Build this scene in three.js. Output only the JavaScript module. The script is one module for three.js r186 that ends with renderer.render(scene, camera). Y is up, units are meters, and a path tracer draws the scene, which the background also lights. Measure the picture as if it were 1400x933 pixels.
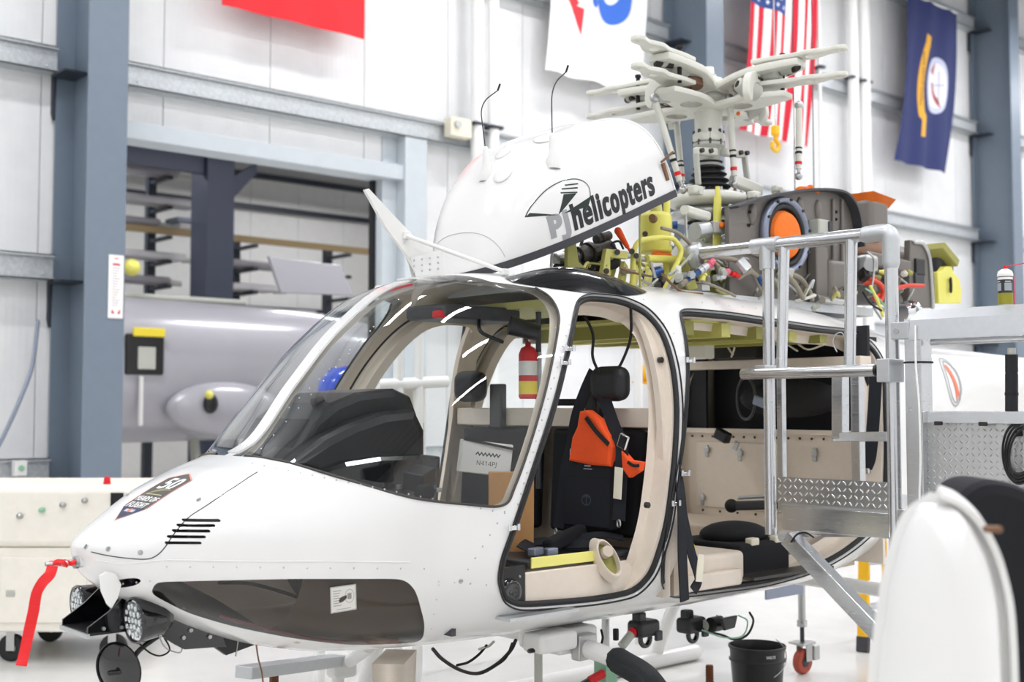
import * as THREE from 'three';
import { mergeGeometries, mergeVertices, toCreasedNormals } from 'three/addons/utils/BufferGeometryUtils.js';
import { RoundedBoxGeometry } from 'three/addons/geometries/RoundedBoxGeometry.js';
import { RectAreaLightUniformsLib } from 'three/addons/lights/RectAreaLightUniformsLib.js';
import { Brush, Evaluator, HOLLOW_SUBTRACTION, HOLLOW_INTERSECTION } from 'three-bvh-csg';

// ---------------------------------------------------------------- camera, light, exposure
const scene = new THREE.Scene();
const FPX = 1650, YAW = 48.5 * Math.PI / 180, PITCH = Math.atan(88.5 / FPX);
const camera = new THREE.PerspectiveCamera(2 * Math.atan(466.5 / FPX) * 180 / Math.PI, 1400 / 933, 0.05, 200);
const CAM = new THREE.Vector3(-1.56, 1.6, 3.9);
const CF = new THREE.Vector3(Math.cos(YAW) * Math.cos(PITCH), Math.sin(PITCH), -Math.sin(YAW) * Math.cos(PITCH));
const CR = new THREE.Vector3(Math.sin(YAW), 0, Math.cos(YAW));
const CU = new THREE.Vector3().crossVectors(CR, CF);
camera.position.copy(CAM); camera.lookAt(CAM.clone().add(CF));
camera.focus = 4.7; camera.userData.fStop = 2.4;
scene.background = new THREE.Color(0x9aa4b0);
const renderer = new THREE.WebGLRenderer();
renderer.toneMapping = THREE.LinearToneMapping;
renderer.toneMappingExposure = 1.55;
renderer.shadowMap.enabled = true;
RectAreaLightUniformsLib.init();
const LAMP_COLOR = 0xfdfcff, LAMP_NITS = 34, LAMP_GLOW = 9, LAMP_Y = 9.6;
const LAMPS = [];            // x, z of the linear high-bay fittings of the main hall
for (const z of [-5.2, -0.2, 4.8, 9.8]) for (const x of [-5.5, 1.5, 8.5, 15.5, 22.5, 28.5]) LAMPS.push([x, z]);
const STORE_NITS = 70, STORE_Y = 7.2, STORE_LAMPS = [[3.5, -10.0], [9.5, -10.0], [15.5, -10.0], [6.0, -17.3], [13.0, -17.3]];  // store lamps are added out of view to brighten the room

// ---------------------------------------------------------------- helpers
const V = (x, y, z) => new THREE.Vector3(x, y, z);
const ray = (px, py) => CF.clone().addScaledVector(CR, (px - 700) / FPX).addScaledVector(CU, (466.5 - py) / FPX);
const onZ = (px, py, z) => { const d = ray(px, py); return CAM.clone().addScaledVector(d, (z - CAM.z) / d.z); };
const onX = (px, py, x) => { const d = ray(px, py); return CAM.clone().addScaledVector(d, (x - CAM.x) / d.x); };
const onY = (px, py, y) => { const d = ray(px, py); return CAM.clone().addScaledVector(d, (y - CAM.y) / d.y); };
let seedState = 12345;
const rnd = (a = 0, b = 1) => { seedState = (seedState * 1664525 + 1013904223) >>> 0; return a + (b - a) * seedState / 4294967296; };
const used = new Map();
const numbered = (n) => { const k = used.get(n) || 0; used.set(n, k + 1); return k ? n + '_' + String(k).padStart(3, '0') : n; };

function fix(g) {             // same attributes on every geometry, non-indexed
  if (g.index) g = g.toNonIndexed();
  if (!g.attributes.normal) g.computeVertexNormals();
  if (!g.attributes.uv) g.setAttribute('uv', new THREE.BufferAttribute(new Float32Array(g.attributes.position.count * 2), 2));
  for (const k of Object.keys(g.attributes)) if (!['position', 'normal', 'uv'].includes(k)) g.deleteAttribute(k);
  g.morphAttributes = {};
  g.clearGroups();
  return g;
}
function boxUV(g) {           // uv in metres along the dominant axis
  const p = g.attributes.position, n = g.attributes.normal, uv = g.attributes.uv;
  for (let i = 0; i < p.count; i++) {
    const ax = Math.abs(n.getX(i)), ay = Math.abs(n.getY(i)), az = Math.abs(n.getZ(i));
    if (ay > ax && ay > az) uv.setXY(i, p.getX(i), p.getZ(i));
    else if (ax > az) uv.setXY(i, p.getZ(i), p.getY(i));
    else uv.setXY(i, p.getX(i), p.getY(i));
  }
  return g;
}
const smoothPath = (pts, n = 8, closed = false) => new THREE.CatmullRomCurve3(pts, closed, 'catmullrom', 0.5).getPoints(pts.length * n);
class GB {
  constructor() { this.list = []; }
  add(g, pos, rot, scl) {
    g = fix(g.clone());
    const m = new THREE.Matrix4().compose(pos || V(0, 0, 0), rot ? (rot.isQuaternion ? rot : new THREE.Quaternion().setFromEuler(new THREE.Euler(...rot))) : new THREE.Quaternion(), scl || V(1, 1, 1));
    g.applyMatrix4(m); this.list.push(g); return this;
  }
  box(x, y, z, sx, sy, sz, r = 0, rot) { return this.add(r ? new RoundedBoxGeometry(sx, sy, sz, 2, Math.min(r, sx / 2.01, sy / 2.01, sz / 2.01)) : new THREE.BoxGeometry(sx, sy, sz), V(x, y, z), rot); }
  b2(x0, x1, y0, y1, z0, z1, r = 0) { return this.box((x0 + x1) / 2, (y0 + y1) / 2, (z0 + z1) / 2, Math.abs(x1 - x0), Math.abs(y1 - y0), Math.abs(z1 - z0), r); }
  cyl(a, b, r0, r1 = r0, seg = 16) {
    const d = b.clone().sub(a), q = new THREE.Quaternion().setFromUnitVectors(V(0, 1, 0), d.clone().normalize());
    return this.add(new THREE.CylinderGeometry(r1, r0, d.length(), seg), a.clone().add(b).multiplyScalar(0.5), q);
  }
  bar(a, b, w, h, r = 0, roll = 0) {       // rectangular bar from a to b
    const d = b.clone().sub(a), L = d.length(); d.normalize();
    let up = Math.abs(d.y) > 0.95 ? V(1, 0, 0) : V(0, 1, 0);
    const s = new THREE.Vector3().crossVectors(up, d).normalize(); up = new THREE.Vector3().crossVectors(d, s);
    const q = new THREE.Quaternion().setFromRotationMatrix(new THREE.Matrix4().makeBasis(s, up, d));
    if (roll) q.multiply(new THREE.Quaternion().setFromAxisAngle(V(0, 0, 1), roll));
    return this.add(r ? new RoundedBoxGeometry(w, h, L, 2, r) : new THREE.BoxGeometry(w, h, L), a.clone().add(b).multiplyScalar(0.5), q);
  }
  tube(pts, r, seg = 8, n = 6, closed = false) {
    const c = new THREE.CatmullRomCurve3(pts, closed, 'catmullrom', 0.5);
    this.add(new THREE.TubeGeometry(c, Math.max(2, pts.length * n), r, seg, closed));
    if (!closed) for (const p of [pts[0], pts[pts.length - 1]]) this.sph(p.x, p.y, p.z, r * 0.98, 8);
    return this;
  }
  sph(x, y, z, r, seg = 16, scl) { return this.add(new THREE.SphereGeometry(r, seg, Math.ceil(seg * 0.7)), V(x, y, z), null, scl); }
  lathe(profile, pos, rot, seg = 32) { return this.add(new THREE.LatheGeometry(profile.map((p) => new THREE.Vector2(p[0], p[1])), seg), pos, rot); }
  ext(pts, depth, pos, rot, bevel = 0, holes) {
    const s = new THREE.Shape(pts.map((p) => new THREE.Vector2(p[0], p[1])));
    if (holes) for (const h of holes) s.holes.push(new THREE.Path(h.map((p) => new THREE.Vector2(p[0], p[1]))));
    return this.add(new THREE.ExtrudeGeometry(s, { depth, bevelEnabled: bevel > 0, bevelSize: bevel, bevelThickness: bevel, bevelSegments: 2, steps: 1 }), pos, rot);
  }
  strip(pts, w, t, normalOf) {             // flat strap along pts; normalOf(i, tangent) gives the outward direction
    const n = pts.length, pos = [], idx = [];
    for (let i = 0; i < n; i++) {
      const tan = pts[Math.min(i + 1, n - 1)].clone().sub(pts[Math.max(i - 1, 0)]).normalize();
      const nr = normalOf(i, tan).clone().normalize(), s = new THREE.Vector3().crossVectors(tan, nr).normalize();
      for (const [a, b] of [[-1, -1], [1, -1], [1, 1], [-1, 1]]) { const q = pts[i].clone().addScaledVector(s, a * w / 2).addScaledVector(nr, b * t / 2); pos.push(q.x, q.y, q.z); }
    }
    for (let i = 0; i < n - 1; i++) for (let k = 0; k < 4; k++) { const a = i * 4 + k, b = i * 4 + (k + 1) % 4; idx.push(a, b, a + 4, b, b + 4, a + 4); }
    const e = (n - 1) * 4; idx.push(0, 2, 1, 0, 3, 2, e, e + 1, e + 2, e, e + 2, e + 3);
    let g = new THREE.BufferGeometry(); g.setAttribute('position', new THREE.Float32BufferAttribute(pos, 3)); g.setIndex(idx);
    g = g.toNonIndexed(); g.computeVertexNormals();
    return this.add(g);
  }
  geo(metric) { const g = mergeGeometries(this.list); if (metric) boxUV(g); return g; }
}
const gb = () => new GB();
function mesh(name, g, mat, parent, label) {
  if (g instanceof GB) g = g.geo(!!mat.userData.metric);
  const m = new THREE.Mesh(g, mat); m.name = parent && parent !== scene ? name : numbered(name);
  m.castShadow = m.receiveShadow = true; (parent || scene).add(m);
  if (label) m.userData.label = label;
  return m;
}
function tag(o, label, category, group) { o.userData.label = label; o.userData.category = category; if (group) o.userData.group = group; return o; }
function thing(name, label, category, group, pos) {
  const o = new THREE.Group(); o.name = numbered(name); scene.add(o); if (pos) o.position.copy(pos);
  return tag(o, label, category, group);
}
function struct(o) { o.userData.kind = 'structure'; return o; }
function structGroup(name) { const o = new THREE.Group(); o.name = numbered(name); scene.add(o); return struct(o); }
function sub(name, parent) { const o = new THREE.Group(); o.name = name; parent.add(o); return o; }
function relTo(o, p) { return p.clone().sub(o.position); }

// ---------------------------------------------------------------- textures and materials
function noiseTex(size, fn, color = false, rep = 1) {
  const d = new Uint8Array(size * size * 4);
  for (let j = 0; j < size; j++) for (let i = 0; i < size; i++) {
    const c = fn(i / size, j / size), o = (j * size + i) * 4;
    if (Array.isArray(c)) { d[o] = c[0]; d[o + 1] = c[1]; d[o + 2] = c[2]; } else d[o] = d[o + 1] = d[o + 2] = c;
    d[o + 3] = 255;
  }
  const t = new THREE.DataTexture(d, size, size); t.wrapS = t.wrapT = THREE.RepeatWrapping; t.magFilter = THREE.LinearFilter; t.minFilter = THREE.LinearFilter;
  t.repeat.set(rep, rep); if (color) t.colorSpace = THREE.SRGBColorSpace; t.needsUpdate = true; return t;
}
const gridN = new Float32Array(64 * 64); for (let i = 0; i < 4096; i++) gridN[i] = rnd();
function vnoise(x, y, p) {    // periodic value noise, period p cells
  const xi = Math.floor(x), yi = Math.floor(y), fx = x - xi, fy = y - yi, s = (t) => t * t * (3 - 2 * t);
  const g = (a, b) => gridN[(((b % p) + p) % p) * 64 + (((a % p) + p) % p)];
  return (g(xi, yi) * (1 - s(fx)) + g(xi + 1, yi) * s(fx)) * (1 - s(fy)) + (g(xi, yi + 1) * (1 - s(fx)) + g(xi + 1, yi + 1) * s(fx)) * s(fy);
}
const fbm = (u, v, p) => vnoise(u * p, v * p, p) * 0.5 + vnoise(u * p * 2, v * p * 2, p * 2) * 0.3 + vnoise(u * p * 4, v * p * 4, Math.min(64, p * 4)) * 0.2;
const texGrain = noiseTex(256, (u, v) => 236 + 19 * fbm(u, v, 16));                       // mild tone grain
const texRough = noiseTex(256, (u, v) => 150 + 105 * fbm(u, v, 8));
const texFine = noiseTex(256, (u, v) => 255 * fbm(u, v, 16));
const texBrushed = noiseTex(256, (u, v) => 120 + 110 * vnoise(u * 4, v * 64, 64) * (0.6 + 0.4 * vnoise(u * 16, v * 8, 16)));
const texWeave = noiseTex(64, (u, v) => { const a = Math.sin(u * Math.PI * 32), b = Math.sin(v * Math.PI * 32); return 128 + 100 * a * b; });
const texRib = noiseTex(256, (u, v) => 128 + 90 * Math.sin(u * Math.PI * 2 * 12) ** 3);
const texSpangle = noiseTex(256, (u, v) => 190 + 60 * (vnoise(u * 24, v * 24, 24) > 0.5 ? 1 : 0.3) * vnoise(u * 48, v * 48, 48));
const texDimple = noiseTex(128, (u, v) => { const k = (a, b, s) => { const x = ((u * 2 - a + 3) % 1) - 0.5, y = ((v * 2 - b + 3) % 1) - 0.5, p = (x + s * y) * 0.7, q = (x - s * y) * 0.7; return Math.exp(-(p * p) / 0.05 - (q * q) / 0.006); }; return 255 * Math.max(k(0, 0, (Math.floor(u * 2) + Math.floor(v * 2)) % 2 ? 1 : -1), 0); });
const rp = (t, r) => { const c = t.clone(); c.repeat.set(r, r); c.needsUpdate = true; return c; };
function mat(color, o = {}) {
  const { metric, ...q } = o;
  const m = new THREE.MeshPhysicalMaterial({ color, roughness: 0.5, side: THREE.DoubleSide, ...q });
  m.userData = { metric: !!metric };
  return m;
}
const M = {
  panel: mat(0xe9eaea, { roughness: 0.5, metric: 1, bumpMap: rp(texRib, 1.2), bumpScale: 0.0012, map: rp(texGrain, 0.35) }),
  wallPlain: mat(0xdcdcda, { roughness: 0.7, metric: 1, map: rp(texGrain, 0.4) }),
  ceiling: mat(0x8e9195, { roughness: 0.6, metric: 1, map: rp(texGrain, 0.3) }),
  purlin: mat(0x6a6e74, { roughness: 0.6 }),
  floor: mat(0xe4e3df, { roughness: 0.28, metric: 1, map: rp(texGrain, 0.23), roughnessMap: rp(texRough, 0.4) }),
  steelBlue: mat(0x727f8d, { roughness: 0.38, metric: 1, map: rp(texGrain, 0.7) }),
  steelDark: mat(0x2b313b, { roughness: 0.5 }),
  galv: mat(0xd0d5d8, { roughness: 0.45, metalness: 0.35, metric: 1, map: rp(texSpangle, 2) }),
  jamb: mat(0xc6ced3, { roughness: 0.5, metric: 1, map: rp(texGrain, 0.5) }),
  whitePipe: mat(0xf1f1ef, { roughness: 0.4 }),
  boxCream: mat(0xe9e3cf, { roughness: 0.5 }),
  paint: mat(0xe4e4e2, { roughness: 0.32, clearcoat: 0.8, clearcoatRoughness: 0.06 }),
  paintMatt: mat(0xe6e6e3, { roughness: 0.5 }),
  cream: mat(0xe6dacb, { roughness: 0.55, metric: 1, map: rp(texGrain, 2) }),
  creamDark: mat(0xcbbdac, { roughness: 0.6, metric: 1, map: rp(texGrain, 2) }),
  rubber: mat(0x1d1e20, { roughness: 0.6 }),
  blackPlastic: mat(0x141416, { roughness: 0.35 }),
  blackMatt: mat(0x101113, { roughness: 0.75 }),
  blackGloss: mat(0x0c0d0f, { roughness: 0.12, clearcoat: 0.6 }),
  foam: mat(0x232528, { roughness: 0.85, bumpMap: rp(texFine, 20), bumpScale: 0.001, metric: 1 }),
  fabric: mat(0x0d0f14, { roughness: 0.9, sheen: 0.4, sheenColor: new THREE.Color(0x30343c), bumpMap: rp(texWeave, 12), bumpScale: 0.0006, metric: 1 }),
  webbing: mat(0x10141d, { roughness: 0.8, bumpMap: rp(texWeave, 30), bumpScale: 0.0005, metric: 1 }),
  leather: mat(0x15161a, { roughness: 0.5, bumpMap: rp(texFine, 12), bumpScale: 0.0008, metric: 1 }),
  console: mat(0x0b0c0e, { roughness: 0.42 }),
  orange: mat(0xf2551b, { roughness: 0.8, bumpMap: rp(texFine, 8), bumpScale: 0.001, metric: 1 }),
  orangeFoam: mat(0xf5791c, { roughness: 0.75, bumpMap: rp(texFine, 6), bumpScale: 0.002, metric: 1, map: rp(texGrain, 4) }),
  red: mat(0xd8141c, { roughness: 0.5 }),
  redRibbon: mat(0xe0161c, { roughness: 0.55, sheen: 0.4, sheenColor: new THREE.Color(0xff6060) }),
  yellow: mat(0xf0d93a, { roughness: 0.5 }),
  paleYellow: mat(0xefe983, { roughness: 0.5 }),
  charcoal: mat(0x2b2c30, { roughness: 0.9, metric: 1, bumpMap: rp(texFine, 14), bumpScale: 0.001 }),
  yellowLadder: mat(0xf2b90c, { roughness: 0.45 }),
  primer: mat(0xccc872, { roughness: 0.55, metric: 1, map: rp(texGrain, 5) }),
  primerDark: mat(0x9c9a50, { roughness: 0.6, metric: 1, map: rp(texGrain, 5) }),
  primerBright: mat(0xe4de6c, { roughness: 0.45 }),
  alu: mat(0xd2d4d6, { roughness: 0.34, metalness: 0.85, metric: 1, roughnessMap: rp(texBrushed, 3), map: rp(texGrain, 3) }),
  aluPlain: mat(0xc9ccce, { roughness: 0.4, metalness: 0.75, metric: 1, map: rp(texGrain, 4) }),
  steel: mat(0xb8b9b8, { roughness: 0.3, metalness: 0.9 }),
  chrome: mat(0xe2e4e6, { roughness: 0.12, metalness: 1 }),
  darkMetal: mat(0x4a4744, { roughness: 0.45, metalness: 0.6 }),
  grime: mat(0x2e2b28, { roughness: 0.6, metalness: 0.3 }),
  brownMetal: mat(0x7c5b45, { roughness: 0.5, metalness: 0.5 }),
  hub: mat(0xd9d9cf, { roughness: 0.42, metric: 1, map: rp(texGrain, 6) }),
  hubGrey: mat(0xb9bbb2, { roughness: 0.45, metric: 1, map: rp(texGrain, 6) }),
  greyComp: mat(0x77726c, { roughness: 0.45, metalness: 0.35, metric: 1, map: rp(texGrain, 4) }),
  greyDark: mat(0x45464a, { roughness: 0.5, metalness: 0.3, metric: 1, map: rp(texGrain, 4) }),
  blueRing: mat(0x8d95a6, { roughness: 0.4, metalness: 0.5 }),
  blueFit: mat(0x254a86, { roughness: 0.35, metalness: 0.5 }),
  pinkFit: mat(0xd6607a, { roughness: 0.5 }),
  redHose: mat(0xd9432c, { roughness: 0.5 }),
  hose: mat(0x8d8676, { roughness: 0.6, bumpMap: rp(texWeave, 20), bumpScale: 0.0006, metric: 1 }),
  treadFine: mat(0xc6c7c6, { roughness: 0.3, metalness: 0.85, metric: 1, bumpMap: rp(texDimple, 22), bumpScale: 0.003, map: rp(texGrain, 3) }),
  storeCol: mat(0x343b4e, { roughness: 0.5 }),
  glass: new THREE.MeshPhysicalMaterial({ color: 0xf3f6f5, roughness: 0.015, transmission: 1, thickness: 0, ior: 1.5, side: THREE.DoubleSide }),
  glassTint: new THREE.MeshPhysicalMaterial({ color: 0x8d8781, roughness: 0.03, transmission: 1, thickness: 0, ior: 1.5, side: THREE.DoubleSide }),
  glassRoof: new THREE.MeshPhysicalMaterial({ color: 0x14161a, roughness: 0.06, transmission: 0.6, thickness: 0, ior: 1.5, side: THREE.DoubleSide }),
  cardboard: mat(0xb98a58, { roughness: 0.8, metric: 1, map: rp(texGrain, 5) }),
  paper: mat(0xf1f0ec, { roughness: 0.7 }),
  heliGrey: mat(0xa5a4ab, { roughness: 0.3, clearcoat: 0.5, clearcoatRoughness: 0.15 }),
  blueNavy: mat(0x1f3a86, { roughness: 0.4 }),
  blueTarp: mat(0x1d49c8, { roughness: 0.25, clearcoat: 0.6 }),
  cart: mat(0xf1ece0, { roughness: 0.5, metric: 1, map: rp(texGrain, 1) }),
  caster: mat(0xa5432f, { roughness: 0.5 }),
  rust: mat(0x7a4b2e, { roughness: 0.75, metalness: 0.3, bumpMap: rp(texFine, 30), bumpScale: 0.001, metric: 1 }),
  mintPaint: mat(0x8fc0a0, { roughness: 0.5, metric: 1, map: rp(texGrain, 4) }),
  bladeWhite: mat(0xd6d4d6, { roughness: 0.5 }),
  bladeGrey: mat(0x9a979c, { roughness: 0.5 }),
};
function canvasTex(w, h, draw, repeatOK) {
  const c = document.createElement('canvas'); c.width = w; c.height = h; const x = c.getContext('2d'); draw(x, w, h);
  const t = new THREE.CanvasTexture(c); t.colorSpace = THREE.SRGBColorSpace; t.magFilter = THREE.LinearFilter; return t;
}
function printMat(w, h, draw, o = {}) { const m = mat(0xffffff, { roughness: 0.5, ...o }); m.map = canvasTex(w, h, draw); return m; }
function decalMat(w, h, draw, o = {}) { const m = printMat(w, h, draw, o); m.transparent = true; m.alphaTest = 0.5; return m; }

// ---------------------------------------------------------------- the building
const WZ = -8.4, WTOP = 11.2, HX0 = -9, HX1 = 32, HZ1 = 12.5, SZ = -21;
const DOOR = { x0: 3.62, x1: 7.16, y: 4.45 };
const floor = struct(mesh('floor', gb().b2(HX0 - 0.3, HX1 + 0.3, -0.2, 0, SZ - 0.3, HZ1 + 0.3), M.floor));
{ // ceiling with corrugated roof sheets and purlins
  const c = structGroup('ceiling');
  mesh('roof_deck', gb().b2(HX0 - 0.3, HX1 + 0.3, WTOP, WTOP + 0.2, WZ - 0.2, HZ1 + 0.3), M.ceiling, c);
  for (let z = WZ + 0.7; z < HZ1; z += 1.5) mesh('purlin', gb().b2(HX0, HX1, WTOP - 0.24, WTOP, z - 0.04, z + 0.04), M.purlin, c);
  for (const x of [3.23, 12.62, 22.25]) mesh('rafter', gb().b2(x - 0.2, x + 0.2, WTOP - 0.9, WTOP - 0.24, WZ, HZ1), M.steelBlue, c);
}
function panelWall(name, x0, x1, y0, y1, at, along, w, skip, thick = 0.2, m = M.panel) {   // vertical sheet panels with open joints
  const g = structGroup(name), n = Math.max(1, Math.round((x1 - x0) / w)), step = (x1 - x0) / n;
  const sgn = at < 0 ? 1 : -1;
  const put = (nm, a, b, c, d, t0, t1, mt) => along === 'x'
    ? mesh(nm, gb().b2(a, b, c, d, at - sgn * t0, at - sgn * t1), mt, g) : mesh(nm, gb().b2(at - sgn * t0, at - sgn * t1, c, d, a, b), mt, g);
  for (let i = 0; i < n; i++) {
    const a = x0 + i * step, b = a + step, j = 0.005;
    const cut = skip && b > skip.x0 + 0.02 && a < skip.x1 - 0.02;
    if (!cut) put('wall_panel', a + j, b - j, y0, y1, 0, 0.05, m);
    else {
      put('wall_panel', a + j, b - j, skip.y + 0.02, y1, 0, 0.05, m);
      if (a < skip.x0) put('wall_panel', a + j, skip.x0, y0, skip.y + 0.02, 0, 0.05, m);
      if (b > skip.x1) put('wall_panel', skip.x1, b - j, y0, skip.y + 0.02, 0, 0.05, m);
    }
  }
  if (!skip) put('wall_core', x0, x1, y0, y1, 0.05, thick, M.wallPlain);
  else {
    put('wall_core', x0, skip.x0, y0, y1, 0.05, thick, M.wallPlain); put('wall_core', skip.x1, x1, y0, y1, 0.05, thick, M.wallPlain);
    put('wall_core', skip.x0, skip.x1, skip.y, y1, 0.05, thick, M.wallPlain);
  }
  return g;
}
const wallBack = panelWall('wall_back', -9, 32, 0, WTOP, WZ, 'x', 1.32, DOOR);
panelWall('wall_front', -9, 32, 0, WTOP, HZ1, 'x', 2.64);
panelWall('wall_left', WZ, HZ1, 0, WTOP, HX0, 'z', 2.6);
panelWall('wall_right', WZ, HZ1, 0, WTOP, HX1, 'z', 2.6);

// steel columns
const COLX = [3.03, 12.42, 22.03, -6.4];
const colLabels = ['blue-grey steel column carrying the white and red safety notice beside the doorway', 'blue-grey steel column behind the rotor hub and the striped flag', 'blue-grey steel column next to the dark blue flag', 'blue-grey steel column on the plain bay away from the doorway'];
COLX.forEach((x0, i) => {
  const c = thing('steel_column', colLabels[i], 'column', 'steel columns of the hall'); struct(c); c.position.set(x0, 0, -7.5);
  mesh('flange', gb().b2(0, 0.4, 0, WTOP - 0.3, -0.025, 0), M.steelBlue, c);
  mesh('flange', gb().b2(0, 0.4, 0, WTOP - 0.3, -0.86, -0.83), M.steelBlue, c);
  mesh('web', gb().b2(0.19, 0.21, 0, WTOP - 0.3, -0.83, -0.025), M.steelBlue, c);
  mesh('base_plate', gb().b2(-0.05, 0.45, 0, 0.03, -0.89, 0.03), M.steelDark, c);
  for (const y of [1.08, 3.12, 5.24, 7.47, 9.65]) {
    const b = gb();
    b.ext([[0, 0], [0.36, 0], [0.02, -0.46]], 0.03, V(-0.03, y - 0.27, -0.82), [0, Math.PI / 2, 0]);
    b.b2(-0.06, 0.2, y - 0.29, y - 0.27, -0.82, -0.46);
    mesh('girt_bracket', b, M.steelDark, c);
  }
});
// wall girts: cold-formed zinc channels, one per bay and height
function girt(x0, x1, y) {
  const g = gb(), z0 = WZ, z1 = WZ + 0.21;
  g.b2(x0, x1, y - 0.012, y, z0, z1); g.b2(x0, x1, y - 0.26, y - 0.248, z0, z1); g.b2(x0, x1, y - 0.26, y, z1 - 0.055, z1 - 0.045);
  g.b2(x0, x1, y - 0.03, y, z1 - 0.008, z1); g.b2(x0, x1, y - 0.26, y - 0.24, z1 - 0.008, z1);
  for (let x = x0 + 0.4; x < x1; x += 0.65) g.sph(x, y - 0.2, z1 - 0.045, 0.018, 8, V(1, 1, 0.5));
  mesh('girt', g, M.galv, wallBack);
}
for (const y of [1.08, 3.12, 5.24, 7.47, 9.65]) {
  const spans = [[-8.9, -6.45], [-5.95, 3.0], [12.85, 22.0], [22.45, 31.9]];
  spans.push(y > 4.6 ? [3.46, 12.4] : [7.72, 12.4]);
  for (const [a, b] of spans) girt(a, b, y);
}
{ // framed opening to the store room
  const d = structGroup('door_1');
  mesh('header_beam', gb().b2(DOOR.x0 - 0.1, 7.72, DOOR.y - 0.02, DOOR.y + 0.16, WZ - 0.2, WZ + 0.17), M.jamb, d);
  mesh('door_jamb', gb().b2(7.14, 7.36, 0, 5.0, WZ - 0.2, WZ + 0.02), M.jamb, d);
  mesh('door_post', gb().b2(7.36, 7.40, 0, 4.98, WZ, WZ + 0.2).b2(7.40, 7.70, 0, 4.98, WZ + 0.17, WZ + 0.2), M.jamb, d);
  mesh('door_jamb', gb().b2(3.46, 3.64, 0, 4.5, WZ - 0.2, WZ + 0.02), M.jamb, d);
  mesh('door_seal', gb().b2(7.09, 7.14, 0, DOOR.y - 0.02, WZ - 0.2, WZ - 0.12), M.blackMatt, d);
}
{ // store room beyond the opening
  const walls = [['wall_store_back', -3, 20, SZ, SZ - 0.2, 'x'], ['wall_store_left', -3.2, -3, WZ - 0.2, SZ, 'z'], ['wall_store_right', 20, 20.2, WZ - 0.2, SZ, 'z']];
  const g = structGroup('wall_store');
  for (let i = 0; i < 18; i++) mesh('wall_panel', gb().b2(-3 + i * 1.28, -3 + i * 1.28 + 1.27, 0, 7.4, SZ, SZ - 0.06), M.wallPlain, g);
  mesh('wall_core', gb().b2(-3.2, 20.2, 0, 7.6, SZ - 0.06, SZ - 0.26).b2(-3.2, -3, 0, 7.6, SZ, WZ - 0.2).b2(20, 20.2, 0, 7.6, SZ, WZ - 0.2), M.wallPlain, g);
  for (const y of [2.0, 3.9, 6.25, 7.0]) mesh('girt', gb().b2(-3, 20, y - 0.1, y, SZ, SZ + 0.2).b2(-3, 20, y - 0.02, y, SZ, SZ + 0.24), M.steelDark, g);
  const c = structGroup('ceiling_store');
  mesh('roof_deck', gb().b2(-3.2, 20.2, 7.4, 7.6, SZ - 0.26, WZ - 0.2), M.ceiling, c);
  for (const z of [-11, -13.5, -16, -18.5]) mesh('rafter', gb().b2(-3, 20, 6.95, 7.4, z - 0.1, z + 0.1), M.steelDark, c);
}
// lamps of the hall, and those added in the store: glowing diffuser plus an area light just below it
function lamp(name, label, x, y, z, w, l, nits, glow, group) {
  const t = thing(name, label, 'ceiling lamp', group, V(x, y, z));
  mesh('housing', gb().box(0, 0.06, 0, l, 0.1, w, 0.01), M.paintMatt, t);
  const em = new THREE.MeshStandardMaterial({ color: 0xffffff, emissive: LAMP_COLOR, emissiveIntensity: glow, roughness: 0.6 });
  mesh('diffuser', gb().box(0, 0.0, 0, l - 0.04, 0.02, w - 0.04), em, t);
  for (const k of [-l / 3, l / 3]) mesh('hanger', gb().cyl(V(k, 0.1, 0), V(k, (y > 8 ? WTOP : 7.4) - y, 0), 0.006, 0.006, 6), M.steel, t);
  const a = new THREE.RectAreaLight(LAMP_COLOR, nits, l - 0.05, w - 0.05);
  a.position.set(0, -0.02, 0); a.rotation.x = -Math.PI / 2; a.castShadow = true; t.add(a);
}
for (const [x, z] of LAMPS) lamp('high_bay_lamp', 'long white linear high-bay lamp hung from the hall roof', x, LAMP_Y, z, 0.42, 2.6, LAMP_NITS, LAMP_GLOW, 'high-bay lamps of the hall');
for (const [x, z] of STORE_LAMPS) lamp('added_strip_lamp', 'unseen white strip lamp added to brighten the store room', x, STORE_Y, z, 0.3, 2.4, STORE_NITS, 5, 'added strip lamps of the store room');

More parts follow.
